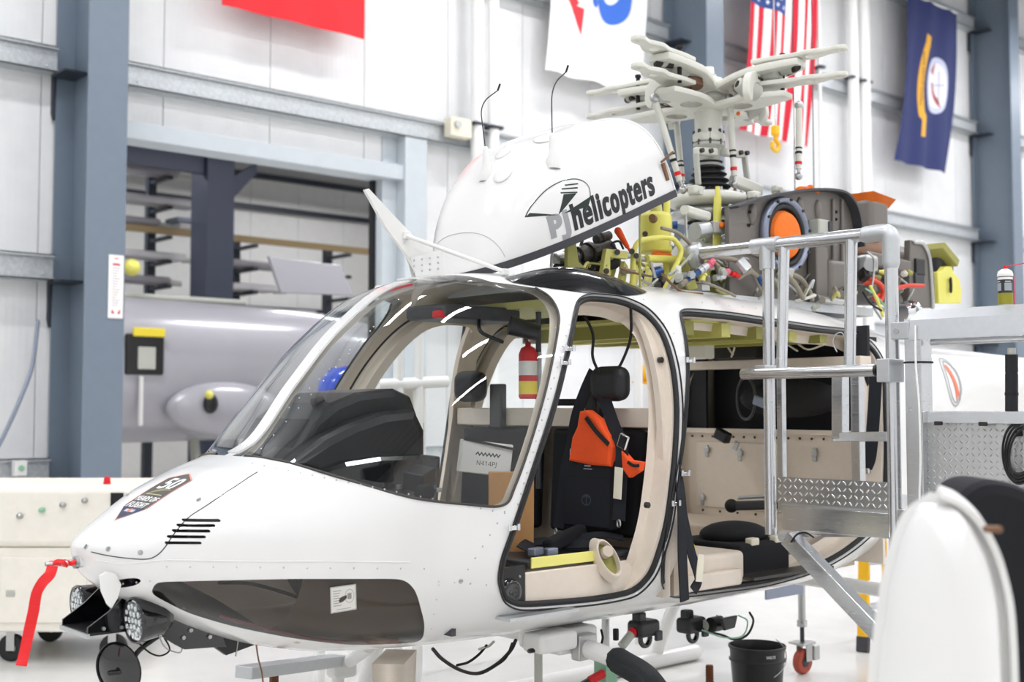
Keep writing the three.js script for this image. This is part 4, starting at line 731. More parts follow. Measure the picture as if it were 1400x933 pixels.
// ---------------------------------------------------------------- engine inlet panel and engine bay
const bay = new THREE.Group(); bay.name = 'engine_bay'; bay.userData.label = 'uncovered engine bay behind the mast with grey ducts'; heli.add(bay);
{
  const O = [[3.02, 2.11], [3.02, 2.545], [3.3, 2.63], [3.62, 2.70], [3.88, 2.725], [3.99, 2.70], [4.06, 2.62], [4.10, 2.45], [4.10, 2.11]];
  const ic = Z(1071, 322, 0.3);
  const circ = (r, n = 32) => Array.from({ length: n }, (_, i) => [ic.x + r * Math.cos(-i / n * 2 * Math.PI), ic.y + r * Math.sin(-i / n * 2 * Math.PI)]);
  mesh('inlet_panel', gb().ext(O, 0.02, V(0, 0, 0.27), null, 0.004, [circ(0.165)]), M.greyComp, bay, 'brown-grey engine inlet panel');
  const rimPts = O.slice(1, 8).map(([a, b]) => V(a, b, 0.3)); mesh('panel_rim', gb().strip(smoothPath(rimPts, 5), 0.1, 0.012, (i, t) => V(-t.y, t.x, 0)), M.greyDark, bay);
  mesh('inlet_ring', gb().lathe([[0.15, -0.02], [0.187, -0.02], [0.194, 0.0], [0.187, 0.02], [0.168, 0.024], [0.162, 0.0], [0.15, -0.02]], V(ic.x, ic.y, 0.31), [Math.PI / 2, 0, 0], 40), M.blueRing, bay, 'blue-grey inlet flange ring');
  mesh('inlet_throat', gb().lathe([[0.165, 0], [0.14, -0.05], [0.13, -0.12], [0, -0.13]], V(ic.x, ic.y, 0.31), [Math.PI / 2, 0, 0], 36), M.greyComp, bay);
  mesh('inlet_seal', gb().add(new THREE.TorusGeometry(0.145, 0.014, 10, 40), V(ic.x, ic.y, 0.312)), M.rubber, bay, 'black rubber inlet seal');
  for (let i = 0; i < 10; i++) { const a = i * Math.PI / 5 + 0.2; mesh('ring_bolt', gb().cyl(V(ic.x + 0.178 * Math.cos(a), ic.y + 0.178 * Math.sin(a), 0.328), V(ic.x + 0.178 * Math.cos(a), ic.y + 0.178 * Math.sin(a), 0.342), 0.008, 0.008, 8), M.darkMetal, bay); }
  for (const px of [1139, 1151]) mesh('panel_bead', gb().bar(Z(px, 272, 0.3), Z(px, 362, 0.3), 0.02, 0.02, 0.008), M.greyComp, bay);
  mesh('panel_duct', gb().box(...Z(1120, 318, 0.33).toArray(), 0.1, 0.13, 0.07, 0.012), M.hubGrey, bay); mesh('panel_slot', gb().box(...Z(1131, 318, 0.35).toArray(), 0.03, 0.11, 0.05, 0.004), M.greyDark, bay);
  mesh('panel_duct', gb().box(...Z(1118, 375, 0.33).toArray(), 0.1, 0.28, 0.06, 0.01), M.greyComp, bay); mesh('side_blister', gb().box(...Z(1143, 385, 0.34).toArray(), 0.2, 0.22, 0.07, 0.03), M.greyComp, bay);
  for (const [a, b] of [[1027, 292], [1092, 285], [1117, 288]]) mesh('panel_stiffener', gb().sph(...Z(a, b, 0.29).toArray(), 0.06, 14, V(0.45, 1, 0.4)), M.greyComp, bay);
  for (const [a, b] of [[1143, 290], [1143, 300], [1024, 308], [1025, 290]]) mesh('panel_screw', gb().cyl(Z(a, b, 0.29), Z(a, b, 0.302), 0.009, 0.009, 8), M.blackMatt, bay);
  mesh('oil_line', gb().cyl(Z(1115, 408, 0.36), Z(1150, 413, 0.36), 0.02), M.steel, bay);
}
mesh('engine_body', gb().cyl(V(4.1, 2.36, 0), V(4.75, 2.36, 0), 0.2, 0.17, 28), M.darkMetal, bay);
mesh('combustor', gb().cyl(V(4.2, 2.46, 0.1), V(4.6, 2.46, 0.1), 0.1, 0.1, 24), M.brownMetal, bay);
mesh('exhaust_stack', gb().box(...Z(1183, 300, 0.1).toArray(), 0.2, 0.22, 0.2, 0.04), M.greyComp, bay);
mesh('cross_beam', gb().bar(Z(1183, 352, 0.25), Z(1240, 366, 0.25), 0.05, 0.07, 0.01), M.greyComp, bay);
mesh('accessory_gearbox', gb().box(...Z(1183, 362, 0.25).toArray(), 0.12, 0.1, 0.1, 0.02).cyl(Z(1190, 362, 0.3), Z(1190, 362, 0.36), 0.035), M.steel, bay);
{
  const p = Z(1228, 375, 0.1);
  mesh('duct_cover', gb().lathe([[0.0, -0.15], [0.17, -0.15], [0.18, -0.1], [0.18, 0.1], [0.15, 0.16], [0.0, 0.17]], V(p.x, 2.38, 0.02), [0, 0, Math.PI / 2], 28), M.greyComp, bay);
  const a = [[1242, 330], [1256, 330], [1268, 342], [1274, 380], [1274, 420], [1240, 420]].map((q) => Z(...q, 0.22));
  mesh('aft_firewall', gb().ext(a.map((q) => [q.x, q.y]), 0.03, V(0, 0, 0.2), null, 0.006), M.greyComp, bay);
  mesh('firewall_flange', gb().tube([Z(1250, 331, 0.24), Z(1262, 334, 0.24), Z(1270, 352, 0.24), Z(1273, 385, 0.24), Z(1275, 420, 0.24)], 0.014, 8, 6), M.steel, bay);
  mesh('firewall_window', gb().box(...Z(1257, 366, 0.24).toArray(), 0.1, 0.1, 0.02, 0.006), M.blackPlastic, bay); mesh('firewall_window', gb().box(...Z(1256, 382, 0.24).toArray(), 0.1, 0.07, 0.02, 0.006), M.greyDark, bay);
  mesh('vent_grille', gb().box(...Z(1280, 350, 0.15).toArray(), 0.2, 0.05, 0.2, 0.008, [0, 0, -0.5]), M.primerDark, bay); mesh('vent_duct', gb().box(...Z(1277, 362, 0.1).toArray(), 0.18, 0.12, 0.18, 0.03), M.greyDark, bay);
  const ab = [[1277, 374], [1284, 372], [1288, 366], [1296, 366], [1298, 374], [1305, 381], [1309, 396], [1308, 414], [1279, 414]].map((q) => Z(...q, 0.2)); mesh('aft_bulkhead', gb().ext(ab.map((q) => [q.x, q.y]), 0.03, V(0, 0, 0.19), null, 0.006), M.primerBright, bay, 'yellow-green primed end plate');
  mesh('bulkhead_slot', gb().add(new THREE.TorusGeometry(0.026, 0.007, 8, 20).scale(0.7, 1.5, 1), Z(1300, 390, 0.24), [0, 0.6, 0]), M.rubber, bay);
  mesh('bleed_valve', gb().cyl(Z(1230, 428, 0.3), Z(1250, 424, 0.3), 0.055, 0.05, 24).cyl(Z(1243, 426, 0.3), Z(1246, 425, 0.3), 0.062, 0.062, 24), M.chrome, bay);
  const rh = (pts, z, m = M.redHose, r = 0.012) => mesh('fire_hose', gb().tube(pts.map(([x, y]) => Z(x, y, z)), r, 8, 8), m, bay, m === M.redHose ? 'orange-red fire-sleeved hose' : undefined);
  rh([[1190, 382], [1202, 388], [1208, 400], [1203, 412], [1195, 408]], 0.35); rh([[1195, 380], [1208, 394], [1216, 408]], 0.32); rh([[1195, 407], [1215, 398], [1240, 391], [1262, 391]], 0.33); rh([[1180, 387], [1200, 388], [1212, 396]], 0.3);
  rh([[1190, 392], [1200, 412], [1207, 432]], 0.4, M.primerBright, 0.009); rh([[1184, 395], [1198, 405], [1212, 422]], 0.4, M.mintPaint, 0.005); rh([[1186, 345], [1195, 355], [1194, 380], [1190, 400]], 0.38, M.steel, 0.006); rh([[1180, 400], [1190, 415], [1205, 425]], 0.42, M.blackMatt, 0.006);
}
// orange plugs and rags laid on the engine: separate things
tag(mesh('inlet_plug', gb().lathe([[0, 0.035], [0.07, 0.034], [0.112, 0.026], [0.124, 0.005], [0.124, -0.05], [0, -0.05]], V(...onZ(1071, 322, 0.315).toArray()), [Math.PI / 2, 0, 0], 32), M.orangeFoam), 'round orange foam plug pushed into the engine inlet ring', 'plug');
{
  const p = onZ(1108, 264, 0.24), g = gb(); for (let i = 0; i < 9; i++) g.sph(p.x - 0.08 + i * 0.022, p.y - 0.005 + 0.012 * Math.sin(i * 2.1), p.z + rnd(-0.03, 0.03), 0.03 + 0.008 * Math.sin(i * 3), 10, V(1.1, 0.7 + 0.25 * Math.cos(i), 1)); g.sph(p.x, p.y + 0.022, p.z, 0.022, 10);
  tag(mesh('orange_rag', g, M.orangeFoam), 'crumpled orange rag lying on top of the grey inlet panel', 'rag');
  tag(mesh('exhaust_cover', gb().add(new THREE.CylinderGeometry(0.17, 0.13, 0.055, 4, 1), onZ(1184, 291, 0.1).add(V(0, 0.06, 0)), [0.1, 0.78, -0.12]), M.orangeFoam), 'orange cover sitting on the grey exhaust stack', 'cover');
}
tag(mesh('orange_tool', gb().cyl(onZ(858, 338, 0.3), onZ(845, 316, 0.3), 0.010, 0.017, 12).sph(...onZ(845, 316, 0.3).toArray(), 0.017, 10).cyl(onZ(858, 338, 0.3), onZ(863, 346, 0.3), 0.006), M.orange), 'orange handled tool standing among the yellow-green servo brackets', 'tool');

// small fittings crowding the deck round the gearbox
{
  const mats = [M.steel, M.primer, M.primerBright, M.darkMetal, M.grime, M.hose, M.hub, M.hubGrey, M.brownMetal, M.primerDark, M.aluPlain];
  const zones = [[760, 862, 352, 392, 0.05, 0.34], [872, 1000, 356, 402, 0.02, 0.4], [985, 1075, 345, 408, 0.05, 0.4], [1085, 1165, 392, 424, 0.3, 0.42], [1180, 1250, 372, 430, 0.05, 0.35], [940, 1005, 258, 340, -0.05, 0.15]];
  const cnt = [34, 52, 40, 14, 30, 16];
  zones.forEach(([x0, x1, y0, y1, z0, z1], zi) => {
    for (let i = 0; i < cnt[zi]; i++) {
      const px = rnd(x0, x1), py = rnd(y0, y1), z = rnd(z0, z1), a = Z(px, py, z), m = mats[Math.floor(rnd(0, mats.length))], k = rnd();
      const d = V(rnd(-1, 1), rnd(-0.6, 0.6), rnd(-1, 1)).normalize();
      if (k < 0.3) mesh('pipe_union', gb().cyl(a, a.clone().addScaledVector(d, rnd(0.03, 0.07)), rnd(0.008, 0.016), undefined, 10).cyl(a.clone().addScaledVector(d, 0.01), a.clone().addScaledVector(d, 0.022), 0.02, 0.02, 6), m, deck);
      else if (k < 0.6) { const e = a.clone().add(V(rnd(-0.16, 0.16), rnd(-0.08, 0.06), rnd(-0.08, 0.08))), c = a.clone().lerp(e, 0.5).add(V(rnd(-0.04, 0.04), rnd(-0.01, 0.07), rnd(-0.03, 0.05))); mesh('small_hose', gb().tube([a, c, e], rnd(0.004, 0.009), 6, 5), k < 0.45 ? M.hose : m, deck); }
      else if (k < 0.8) mesh('mount_lug', gb().box(a.x, a.y, a.z, rnd(0.03, 0.09), rnd(0.02, 0.07), rnd(0.02, 0.06), 0.006, [rnd(-0.6, 0.6), rnd(0, 3), rnd(-0.6, 0.6)]), m, deck);
      else mesh('control_rod', gb().cyl(a, a.clone().add(V(rnd(-0.12, 0.12), rnd(-0.08, 0.12), rnd(-0.05, 0.05))), 0.007, 0.007, 8), k < 0.9 ? M.steel : m, deck);
    }
  });
}

// ---------------------------------------------------------------- nose equipment
{
  const pit = sub('pitot_tube', heli); const a = onZ(125, 768, 0.02), b = onZ(62, 772, 0.02);
  mesh('probe_base', gb().cyl(a, a.clone().lerp(b, 0.3), 0.019, 0.017), M.paint, pit); mesh('probe_ring', gb().cyl(a.clone().lerp(b, 0.3), a.clone().lerp(b, 0.38), 0.02, 0.02), M.steel, pit); mesh('probe', gb().cyl(a.clone().lerp(b, 0.35), b, 0.011, 0.006), M.steel, pit);
  const rb = thing('warning_streamer', 'red ribbon tied round the nose probe and hanging down', 'streamer');
  const wrap = []; for (let i = 0; i <= 16; i++) { const f = i / 16; wrap.push(a.clone().lerp(b, 0.38 + 0.5 * f).add(V(0, 0.004 * Math.sin(f * 12), 0.014 * Math.cos(f * 10)))); }
  mesh('knot', gb().strip(wrap, 0.03, 0.012, (i) => V(0.2, 1, 0.8 * Math.sin(i))), M.redRibbon, rb);
  const tail = smoothPath([[72, 774], [68, 786], [58, 797], [50, 812], [46, 835], [40, 862], [34, 890], [29, 911]].map((p, i) => onZ(...p, 0.03 + 0.01 * Math.sin(i))), 4);
  mesh('ribbon', gb().strip(tail, 0.034, 0.0012, (i, t) => V(-0.55 + 0.25 * Math.sin(i * 0.4), 0, 0.83)), M.redRibbon, rb);
}
{ // black lamp tray under the nose
  const tray = sub('lamp_tray', heli); tray.position.x = 0.07;
  const f0 = V(-0.02, 0.86, -0.17), f1 = V(-0.02, 0.86, 0.05);
  const prof = [[-0.05, 0.868], [-0.05, 0.885], [0.02, 0.93], [0.10, 1.0], [0.16, 1.03], [0.22, 1.03], [0.40, 0.93], [0.55, 0.83], [0.62, 0.775], [0.60, 0.755], [0.45, 0.79], [0.25, 0.845], [0.1, 0.86]];
  for (const z of [-0.16, 0.05]) mesh('side_cheek', gb().ext(prof, 0.006, V(0, 0, z), null, 0.001), M.blackGloss, tray);
  mesh('tray_floor', gb().b2(-0.05, 0.14, 0.858, 0.868, -0.16, 0.056), M.blackPlastic, tray); mesh('tray_edge', gb().b2(-0.056, -0.046, 0.852, 0.866, -0.165, 0.062), M.aluPlain, tray);
  mesh('tray_back', gb().bar(V(0.1, 0.865, -0.05), V(0.2, 1.03, -0.05), 0.2, 0.006), M.blackMatt, tray);
  mesh('rear_bracket', gb().ext([[0.2, 0.84], [0.3, 0.83], [0.36, 0.79], [0.42, 0.745], [0.6, 0.78], [0.62, 0.80], [0.4, 0.86], [0.22, 0.93]], 0.02, V(0, 0, 0.08), null, 0.003), M.blackPlastic, tray);
  for (const [x, y] of [[0.0, 0.878], [0.06, 0.875], [0.12, 0.872], [0.27, 0.875], [0.4, 0.84], [0.5, 0.815], [0.28, 0.91]]) mesh('tray_screw', gb().cyl(V(x, y, 0.056), V(x, y, 0.064), 0.006, 0.006, 8), M.steel, tray);
  const lamps = (c, dir, nm) => {
    const L = sub('landing_light', heli); L.userData.label = nm; const q = new THREE.Quaternion().setFromUnitVectors(V(0, 1, 0), dir.clone().normalize());
    mesh('housing', gb().add(new THREE.LatheGeometry([[0, -0.12], [0.045, -0.115], [0.066, -0.08], [0.072, -0.01], [0.076, 0], [0.072, 0.008], [0.066, 0.002]].map((p) => new THREE.Vector2(...p)), 32), c, q), M.blackGloss, L);
    for (let k = 0; k < 5; k++) mesh('cooling_fin', gb().add(new THREE.TorusGeometry(0.062, 0.003, 6, 28), c.clone().addScaledVector(dir.clone().normalize(), -0.02 - k * 0.009), new THREE.Quaternion().setFromUnitVectors(V(0, 0, 1), dir.clone().normalize())), M.blackPlastic, L);
    mesh('reflector', gb().add(new THREE.CircleGeometry(0.067, 32).rotateX(-Math.PI / 2), c.clone().addScaledVector(dir.clone().normalize(), -0.002), q), M.chrome, L);
    const s = new THREE.Vector3().crossVectors(dir, V(0, 1, 0)).normalize(), u = new THREE.Vector3().crossVectors(s, dir).normalize();
    for (let i = 0; i < 19; i++) { const ring = i === 0 ? 0 : i < 7 ? 1 : 2, a = ring === 1 ? i * Math.PI / 3 : (i - 7) * Math.PI / 6, r = ring * 0.0235; const p = c.clone().addScaledVector(s, r * Math.cos(a)).addScaledVector(u, r * Math.sin(a)).addScaledVector(dir.clone().normalize(), 0.001); mesh('led_cup', gb().add(new THREE.ConeGeometry(0.0105, 0.012, 10, 1, true), p, q.clone().multiply(new THREE.Quaternion().setFromAxisAngle(V(1, 0, 0), Math.PI))).sph(p.x, p.y, p.z, 0.0045, 8), M.chrome, L); }
    mesh('lens', gb().add(new THREE.SphereGeometry(0.16, 24, 6, 0, Math.PI * 2, 0, 0.40).translate(0, -0.148, 0), c.clone().addScaledVector(dir.clone().normalize(), 0.008), q), M.glass, L);
    mesh('bracket', gb().cyl(c.clone().addScaledVector(dir.clone().normalize(), -0.05), c.clone().addScaledVector(dir.clone().normalize(), -0.05).add(V(0.04, 0.05, -Math.sign(c.z) * 0.06)), 0.012), M.steel, L);
  };
  lamps(onZ(184, 849, 0.13), V(-0.97, -0.06, 0.02), 'round black lamp with LED lenses, nearer the chin window'); lamps(onZ(108, 830, -0.27), V(-0.98, -0.08, -0.05), 'round black lamp on the far side of the tray');
  // mirror on a bent stalk
  const mr = sub('cargo_mirror', heli); const mc = onZ(163, 915, 0.02);
  mesh('stalk', gb().tube([V(0.3, 0.86, 0.08), onZ(190, 890, 0.06), onZ(178, 915, 0.05), onZ(150, 921, 0.04)], 0.009, 8, 8), M.blackPlastic, mr);
  const qd = new THREE.Quaternion().setFromUnitVectors(V(0, 1, 0), V(-0.85, -0.1, 0.45).normalize());
  mesh('mirror_rim', gb().add(new THREE.LatheGeometry([[0, -0.02], [0.06, -0.014], [0.088, 0.0], [0.092, 0.004], [0.088, 0.008]].map((p) => new THREE.Vector2(...p)), 32), mc, qd), M.blackPlastic, mr); mesh('mirror_glass', gb().add(new THREE.SphereGeometry(0.19, 28, 8, 0, Math.PI * 2, 0, 0.48).translate(0, -0.167, 0), mc, qd), M.blackGloss, mr);
  // white teardrop strike plate and dark scoop
  const sp = [[137, 788], [145, 783], [158, 786], [165, 800], [160, 818], [152, 831], [147, 826], [139, 808]].map((p) => onZ(...p, 0.16));
  mesh('strike_plate', gb().ext(sp.map((p) => [p.x, p.y]), 0.006, V(0, 0, 0.155), null, 0.002), M.paintMatt, heli, 'white teardrop plate under the nose');
  { const o = onBody(OUT.scoop, 0); mesh('scoop_duct', gb().add(new THREE.CylinderGeometry(0.03, 0.026, 0.1, 20, 1, true).scale(1, 1, 0.8), o.p.clone().addScaledVector(o.n, -0.052), new THREE.Quaternion().setFromUnitVectors(V(0, 1, 0), o.n)), M.greyDark, heli); }
  { const P = [[205, 836], [240, 842], [300, 866], [307, 884], [292, 884], [250, 887], [236, 880], [214, 866]].map((p) => onZ(...p, 0.1)); mesh('lamp_rail', gb().ext(P.map((p) => [p.x, p.y]), 0.012, V(0, 0, 0.1), null, 0.002), M.blackGloss, heli, 'black lamp mounting rail under the chin'); for (const p of [[222, 846], [224, 858], [260, 862], [286, 871], [250, 872]]) { const q = onZ(...p, 0.114); mesh('rail_bolt', gb().cyl(q, q.clone().add(V(0, 0, 0.008)), 0.008, 0.007, 10), M.steel, heli); } }
  mesh('lamp_cable', gb().tube([[190, 880], [205, 893], [220, 897], [232, 888], [222, 868]].map((p) => onZ(...p, 0.1)), 0.003), M.blackMatt, heli); mesh('lamp_cable', gb().tube([[215, 862], [225, 885], [245, 893], [250, 885]].map((p) => onZ(...p, 0.1)), 0.0025), M.hubGrey, heli);
  mesh('whisker_antenna', gb().cyl(onZ(326, 870, 0.1), onZ(322, 898, 0.1), 0.004, 0.003), M.hubGrey, heli); mesh('static_wire', gb().tube([onZ(349, 873, 0.1), onZ(353, 900, 0.1), onZ(358, 920, 0.1), onZ(360, 940, 0.1)], 0.003), M.brownMetal, heli);
}
// ---------------------------------------------------------------- cabin interior
mesh('cabin_floor', gb().ext([[1.15, -0.5], [1.5, -0.535], [3.3, -0.535], [3.72, -0.5], [3.72, 0.5], [3.3, 0.535], [1.5, 0.535], [1.15, 0.5]], 0.02, V(0, 0.83, 0), [Math.PI / 2, 0, 0]), M.creamDark, heli);
{
  const gh = sub('instrument_console', heli);
  // hood: stacked sections from the windscreen back to the panel edge
  const hood = (z0, z1, pts, m, nm, r) => mesh(nm, gb().ext(pts, z1 - z0, V(0, 0, z0), null, r), m, gh);
  hood(-0.26, 0.13, [[0.74, 1.42], [0.82, 1.53], [0.90, 1.585], [1.0, 1.62], [1.16, 1.635], [1.215, 1.615], [1.24, 1.56], [1.25, 1.36], [1.0, 1.36]], M.console, 'glare_shield', 0.03);
  hood(0.0, 0.22, [[0.70, 1.40], [0.80, 1.455], [0.92, 1.505], [1.05, 1.54], [1.17, 1.55], [1.2, 1.5], [1.2, 1.32], [0.95, 1.32]], M.console, 'glare_shield', 0.035);
  hood(0.04, 0.27, [[0.74, 1.36], [0.85, 1.385], [1.0, 1.40], [1.18, 1.40], [1.26, 1.39], [1.25, 1.22], [1.0, 1.2], [0.85, 1.25]], M.blackGloss, 'lower_console', 0.02);
  mesh('console_pedestal', gb().b2(0.95, 1.25, 0.83, 1.3, -0.2, 0.16, 0.02), M.greyDark, gh);
  mesh('compass_bracket', gb().cyl(V(0.86, 1.61, 0.05), V(0.9, 1.62, 0.05), 0.018), M.blackPlastic, gh);
  mesh('camera_box', gb().box(...onZ(573, 655, 0.42).toArray(), 0.11, 0.07, 0.08, 0.006, [0.2, 0.5, 0.1]), M.blackPlastic, gh); mesh('camera_lens', gb().cyl(onZ(575, 672, 0.46), onZ(586, 676, 0.5), 0.03, 0.03), M.blackMatt, gh);
  mesh('ribbed_duct', gb().tube([V(0.72, 1.35, 0.28), V(0.82, 1.33, 0.35), V(0.92, 1.31, 0.38)], 0.02, 10, 8), M.rubber, gh);
  for (let i = 0; i < 6; i++) mesh('panel_clip', gb().box(0.8 + i * 0.07, 1.335 - i * 0.008, 0.33 + i * 0.02, 0.025, 0.015, 0.02, 0.003), i % 2 ? M.steel : M.darkMetal, gh);
}
function crewSeat(z0, z1, label, s) {
  const t = sub('crew_seat', heli); t.userData.label = label; const zc = (z0 + z1) / 2;
  mesh('seat_back', gb().box(2.1, 1.28, zc, 0.05, 0.44, z1 - z0, 0.022, [0, 0, -0.05]), M.fabric, t, 'black mesh seat back');
  mesh('seat_pan', gb().b2(1.46, 2.06, 1.0, 1.025, z0, z1, 0.008), M.greyDark, t);
  mesh('seat_base', gb().b2(1.48, 2.02, 0.83, 1.0, z0 + 0.04, z1 - 0.02, 0.03), M.cream, t, 'cream moulded seat base');
  mesh('headrest', gb().box(2.03, 1.69, zc + 0.14 * s, 0.09, 0.145, 0.19, 0.045), M.leather, t); mesh('headrest_post', gb().b2(2.05, 2.09, 1.5, 1.70, zc - 0.03, zc + 0.05, 0.008), M.blackPlastic, t);
  return t;
}
const seatL = crewSeat(0.04, 0.58, 'black left crew seat with harness', 1), seatR = crewSeat(-0.58, -0.04, 'black right crew seat with headrest', -1);
{
  const X = (px, py, x) => onX(px, py, x);
  const strap = (pts, w, par, m = M.webbing, nrm = V(-1, 0.1, 0.3), lab) => mesh('harness_strap', gb().strip(smoothPath(pts, 5), w, 0.004, () => nrm), m, par, lab);
  strap([X(812, 508, 2.0), X(800, 535, 2.0), X(788, 570, 1.99), X(781, 610, 1.99), X(774, 640, 1.98), X(768, 690, 1.97), X(764, 722, 1.96)], 0.052, seatL);
  strap([X(818, 518, 2.0), X(828, 550, 2.0), X(840, 585, 1.98), X(850, 610, 1.97), X(849, 645, 1.96), X(847, 690, 1.95), X(846, 712, 1.95)], 0.055, seatL);
  mesh('buckle', gb().box(...X(852, 604, 1.95).toArray(), 0.012, 0.06, 0.05, 0.008, [0.4, 0, 0]), M.chrome, seatL); mesh('buckle', gb().box(...X(783, 620, 1.96).toArray(), 0.012, 0.04, 0.03, 0.006), M.steel, seatL);
  mesh('care_tag', gb().box(...X(845, 661, 1.93).toArray(), 0.003, 0.125, 0.042, 0, [0.08, 0, 0]), M.boxCream, seatL, 'cream paper tag');
  mesh('strap_ring', gb().add(new THREE.TorusGeometry(0.014, 0.004, 8, 16), X(846, 716, 1.95), [0, 1.2, 0]), M.steel, seatL); mesh('strap_ring', gb().add(new THREE.TorusGeometry(0.012, 0.0035, 8, 16), X(760, 727, 1.96), [0, 1.2, 0]), M.steel, seatL);
  strap([V(1.5, 1.06, 0.5), V(1.6, 1.065, 0.42), V(1.7, 1.06, 0.35), V(1.82, 1.07, 0.42), V(1.93, 1.085, 0.5), V(2.0, 1.07, 0.55)], 0.05, seatL, M.webbing, V(0.1, 0.9, 0.5));
  strap([V(1.5, 1.04, 0.2), V(1.62, 1.06, 0.25), V(1.75, 1.05, 0.4), V(1.85, 1.06, 0.55)], 0.05, seatL, M.webbing, V(-0.3, 0.8, 0.5));
  mesh('seat_edge', gb().b2(1.465, 1.84, 1.0, 1.04, 0.583, 0.592, 0.003), M.paleYellow, seatL, 'yellow seat pan edge strip');
  mesh('lap_pad', gb().box(1.78, 1.075, 0.44, 0.3, 0.06, 0.05, 0.018, [0, 0.3, 0.12]), M.fabric, seatL);
  // cross beam, cream posts and panels behind the crew seats
  mesh('seat_beam', gb().b2(2.085, 2.2, 1.51, 1.59, -0.62, 0.63, 0.006), M.cream, heli, 'cream cross beam behind the crew seats'); mesh('beam_pad', gb().b2(2.14, 2.2, 1.6, 1.63, -0.06, 0.3, 0.006), M.blackMatt, heli);
  mesh('seat_bulkhead', gb().b2(2.2, 2.23, 0.83, 1.525, -0.64, 0.64), M.creamDark, heli);
  mesh('side_panel', gb().b2(2.12, 2.16, 0.83, 1.5, 0.52, 0.66, 0.01), M.cream, heli); for (const k of [1, -1]) { const p = []; for (let i = 0; i <= 20; i++) { const y = 0.86 + i / 20 * 1.12; p.push(V(2.14, y, k * (zAt(2.14, y) - 0.07))); } mesh('door_post_lining', gb().strip(p, 0.11, 0.03, () => V(0, 0, k)), M.cream, heli); }
  mesh('lower_side_shell', gb().b2(1.42, 2.04, 0.825, 0.99, 0.585, 0.605, 0.006), M.cream, heli, 'cream moulded shell below the seat');
  const vc = X(833, 763, 1.82); const vq = new THREE.Quaternion().setFromUnitVectors(V(0, 1, 0), V(-0.35, 0.35, 0.87).normalize());
  mesh('vent_duct', gb().add(new THREE.LatheGeometry([[0.075, -0.05], [0.062, -0.01], [0.06, 0], [0.052, 0.001], [0.05, -0.03]].map((p) => new THREE.Vector2(...p)), 28).scale(0.62, 1, 1.3), vc, vq), M.cream, heli, 'cream oval vent mouth'); mesh('vent_inside', gb().add(new THREE.CircleGeometry(0.05, 24).rotateX(-Math.PI / 2).scale(0.62, 1, 1.3), vc.clone().add(V(0.01, -0.01, -0.025)), vq), M.primerDark, heli); mesh('vent_pipe', gb().add(new THREE.CylinderGeometry(0.022, 0.022, 0.04, 16), vc.clone().add(V(-0.005, 0.02, -0.012)), vq), M.creamDark, heli);
  mesh('speaker_plate', gb().box(1.35, 0.93, 0.6, 0.14, 0.18, 0.012, 0.004), M.blackPlastic, heli); mesh('speaker_cone', gb().lathe([[0.05, 0], [0.045, 0.018], [0.03, 0.024], [0, 0.016]], V(1.34, 0.93, 0.606), [Math.PI / 2, 0, 0], 24), M.blackGloss, heli); for (const [a, b] of [[-0.05, 0.05], [0.05, 0.05], [-0.05, -0.06], [0.05, -0.06]]) mesh('speaker_screw', gb().sph(1.34 + a, 0.93 + b, 0.607, 0.006, 8), M.steel, heli);
  mesh('door_sill', gb().b2(1.28, 1.62, 0.838, 0.85, 0.6, 0.68), M.aluPlain, heli); mesh('tan_board', gb().box(1.62, 1.13, 0.3, 0.02, 0.42, 0.18, 0.004, [0, 0.9, 0.05]), M.cardboard, heli, 'tan board beside the seat');
  mesh('floor_connector', gb().box(1.55, 1.05, 0.52, 0.07, 0.03, 0.035, 0.006, [0, 0.3, 0]), M.blueRing, heli); mesh('floor_connector', gb().box(1.62, 1.045, 0.53, 0.05, 0.03, 0.03, 0.006, [0, -0.2, 0]), M.blueRing, heli);
  // right-hand post lining, overhead panel, cables
  mesh('overhead_panel', gb().box(1.62, 1.98, 0.0, 0.42, 0.06, 0.26, 0.02), M.greyDark, heli); mesh('overhead_switch', gb().box(1.42, 1.965, 0.1, 0.05, 0.03, 0.05, 0.006), M.red, heli, 'red guarded overhead switch');
  mesh('headset_cable', gb().tube([V(1.95, 2.0, 0.36), V(1.98, 1.9, 0.4), V(1.96, 1.8, 0.42), V(1.99, 1.73, 0.43)], 0.006), M.blackMatt, heli); mesh('headset_cable', gb().tube([V(2.05, 2.0, 0.55), V(2.08, 1.88, 0.52), V(2.07, 1.78, 0.48), V(2.05, 1.74, 0.46)], 0.006), M.blackMatt, heli);
  mesh('roof_frame', gb().b2(1.75, 2.2, 2.0, 2.03, -0.42, 0.42), M.primer, heli);
  mesh('overhead_fitting', gb().cyl(V(1.7, 1.93, 0.2), V(1.8, 1.9, 0.26), 0.04, 0.035).tube([V(1.62, 1.97, 0.1), V(1.58, 1.9, 0.16), V(1.66, 1.86, 0.2)], 0.008), M.blackPlastic, heli);
  for (const [px, py] of [[914, 492], [896, 692]]) mesh('post_latch', gb().cyl(hit(px, py).add(V(0, 0, -0.05)), hit(px, py).add(V(0, 0, -0.035)), 0.012, 0.012), M.darkMetal, heli);
}
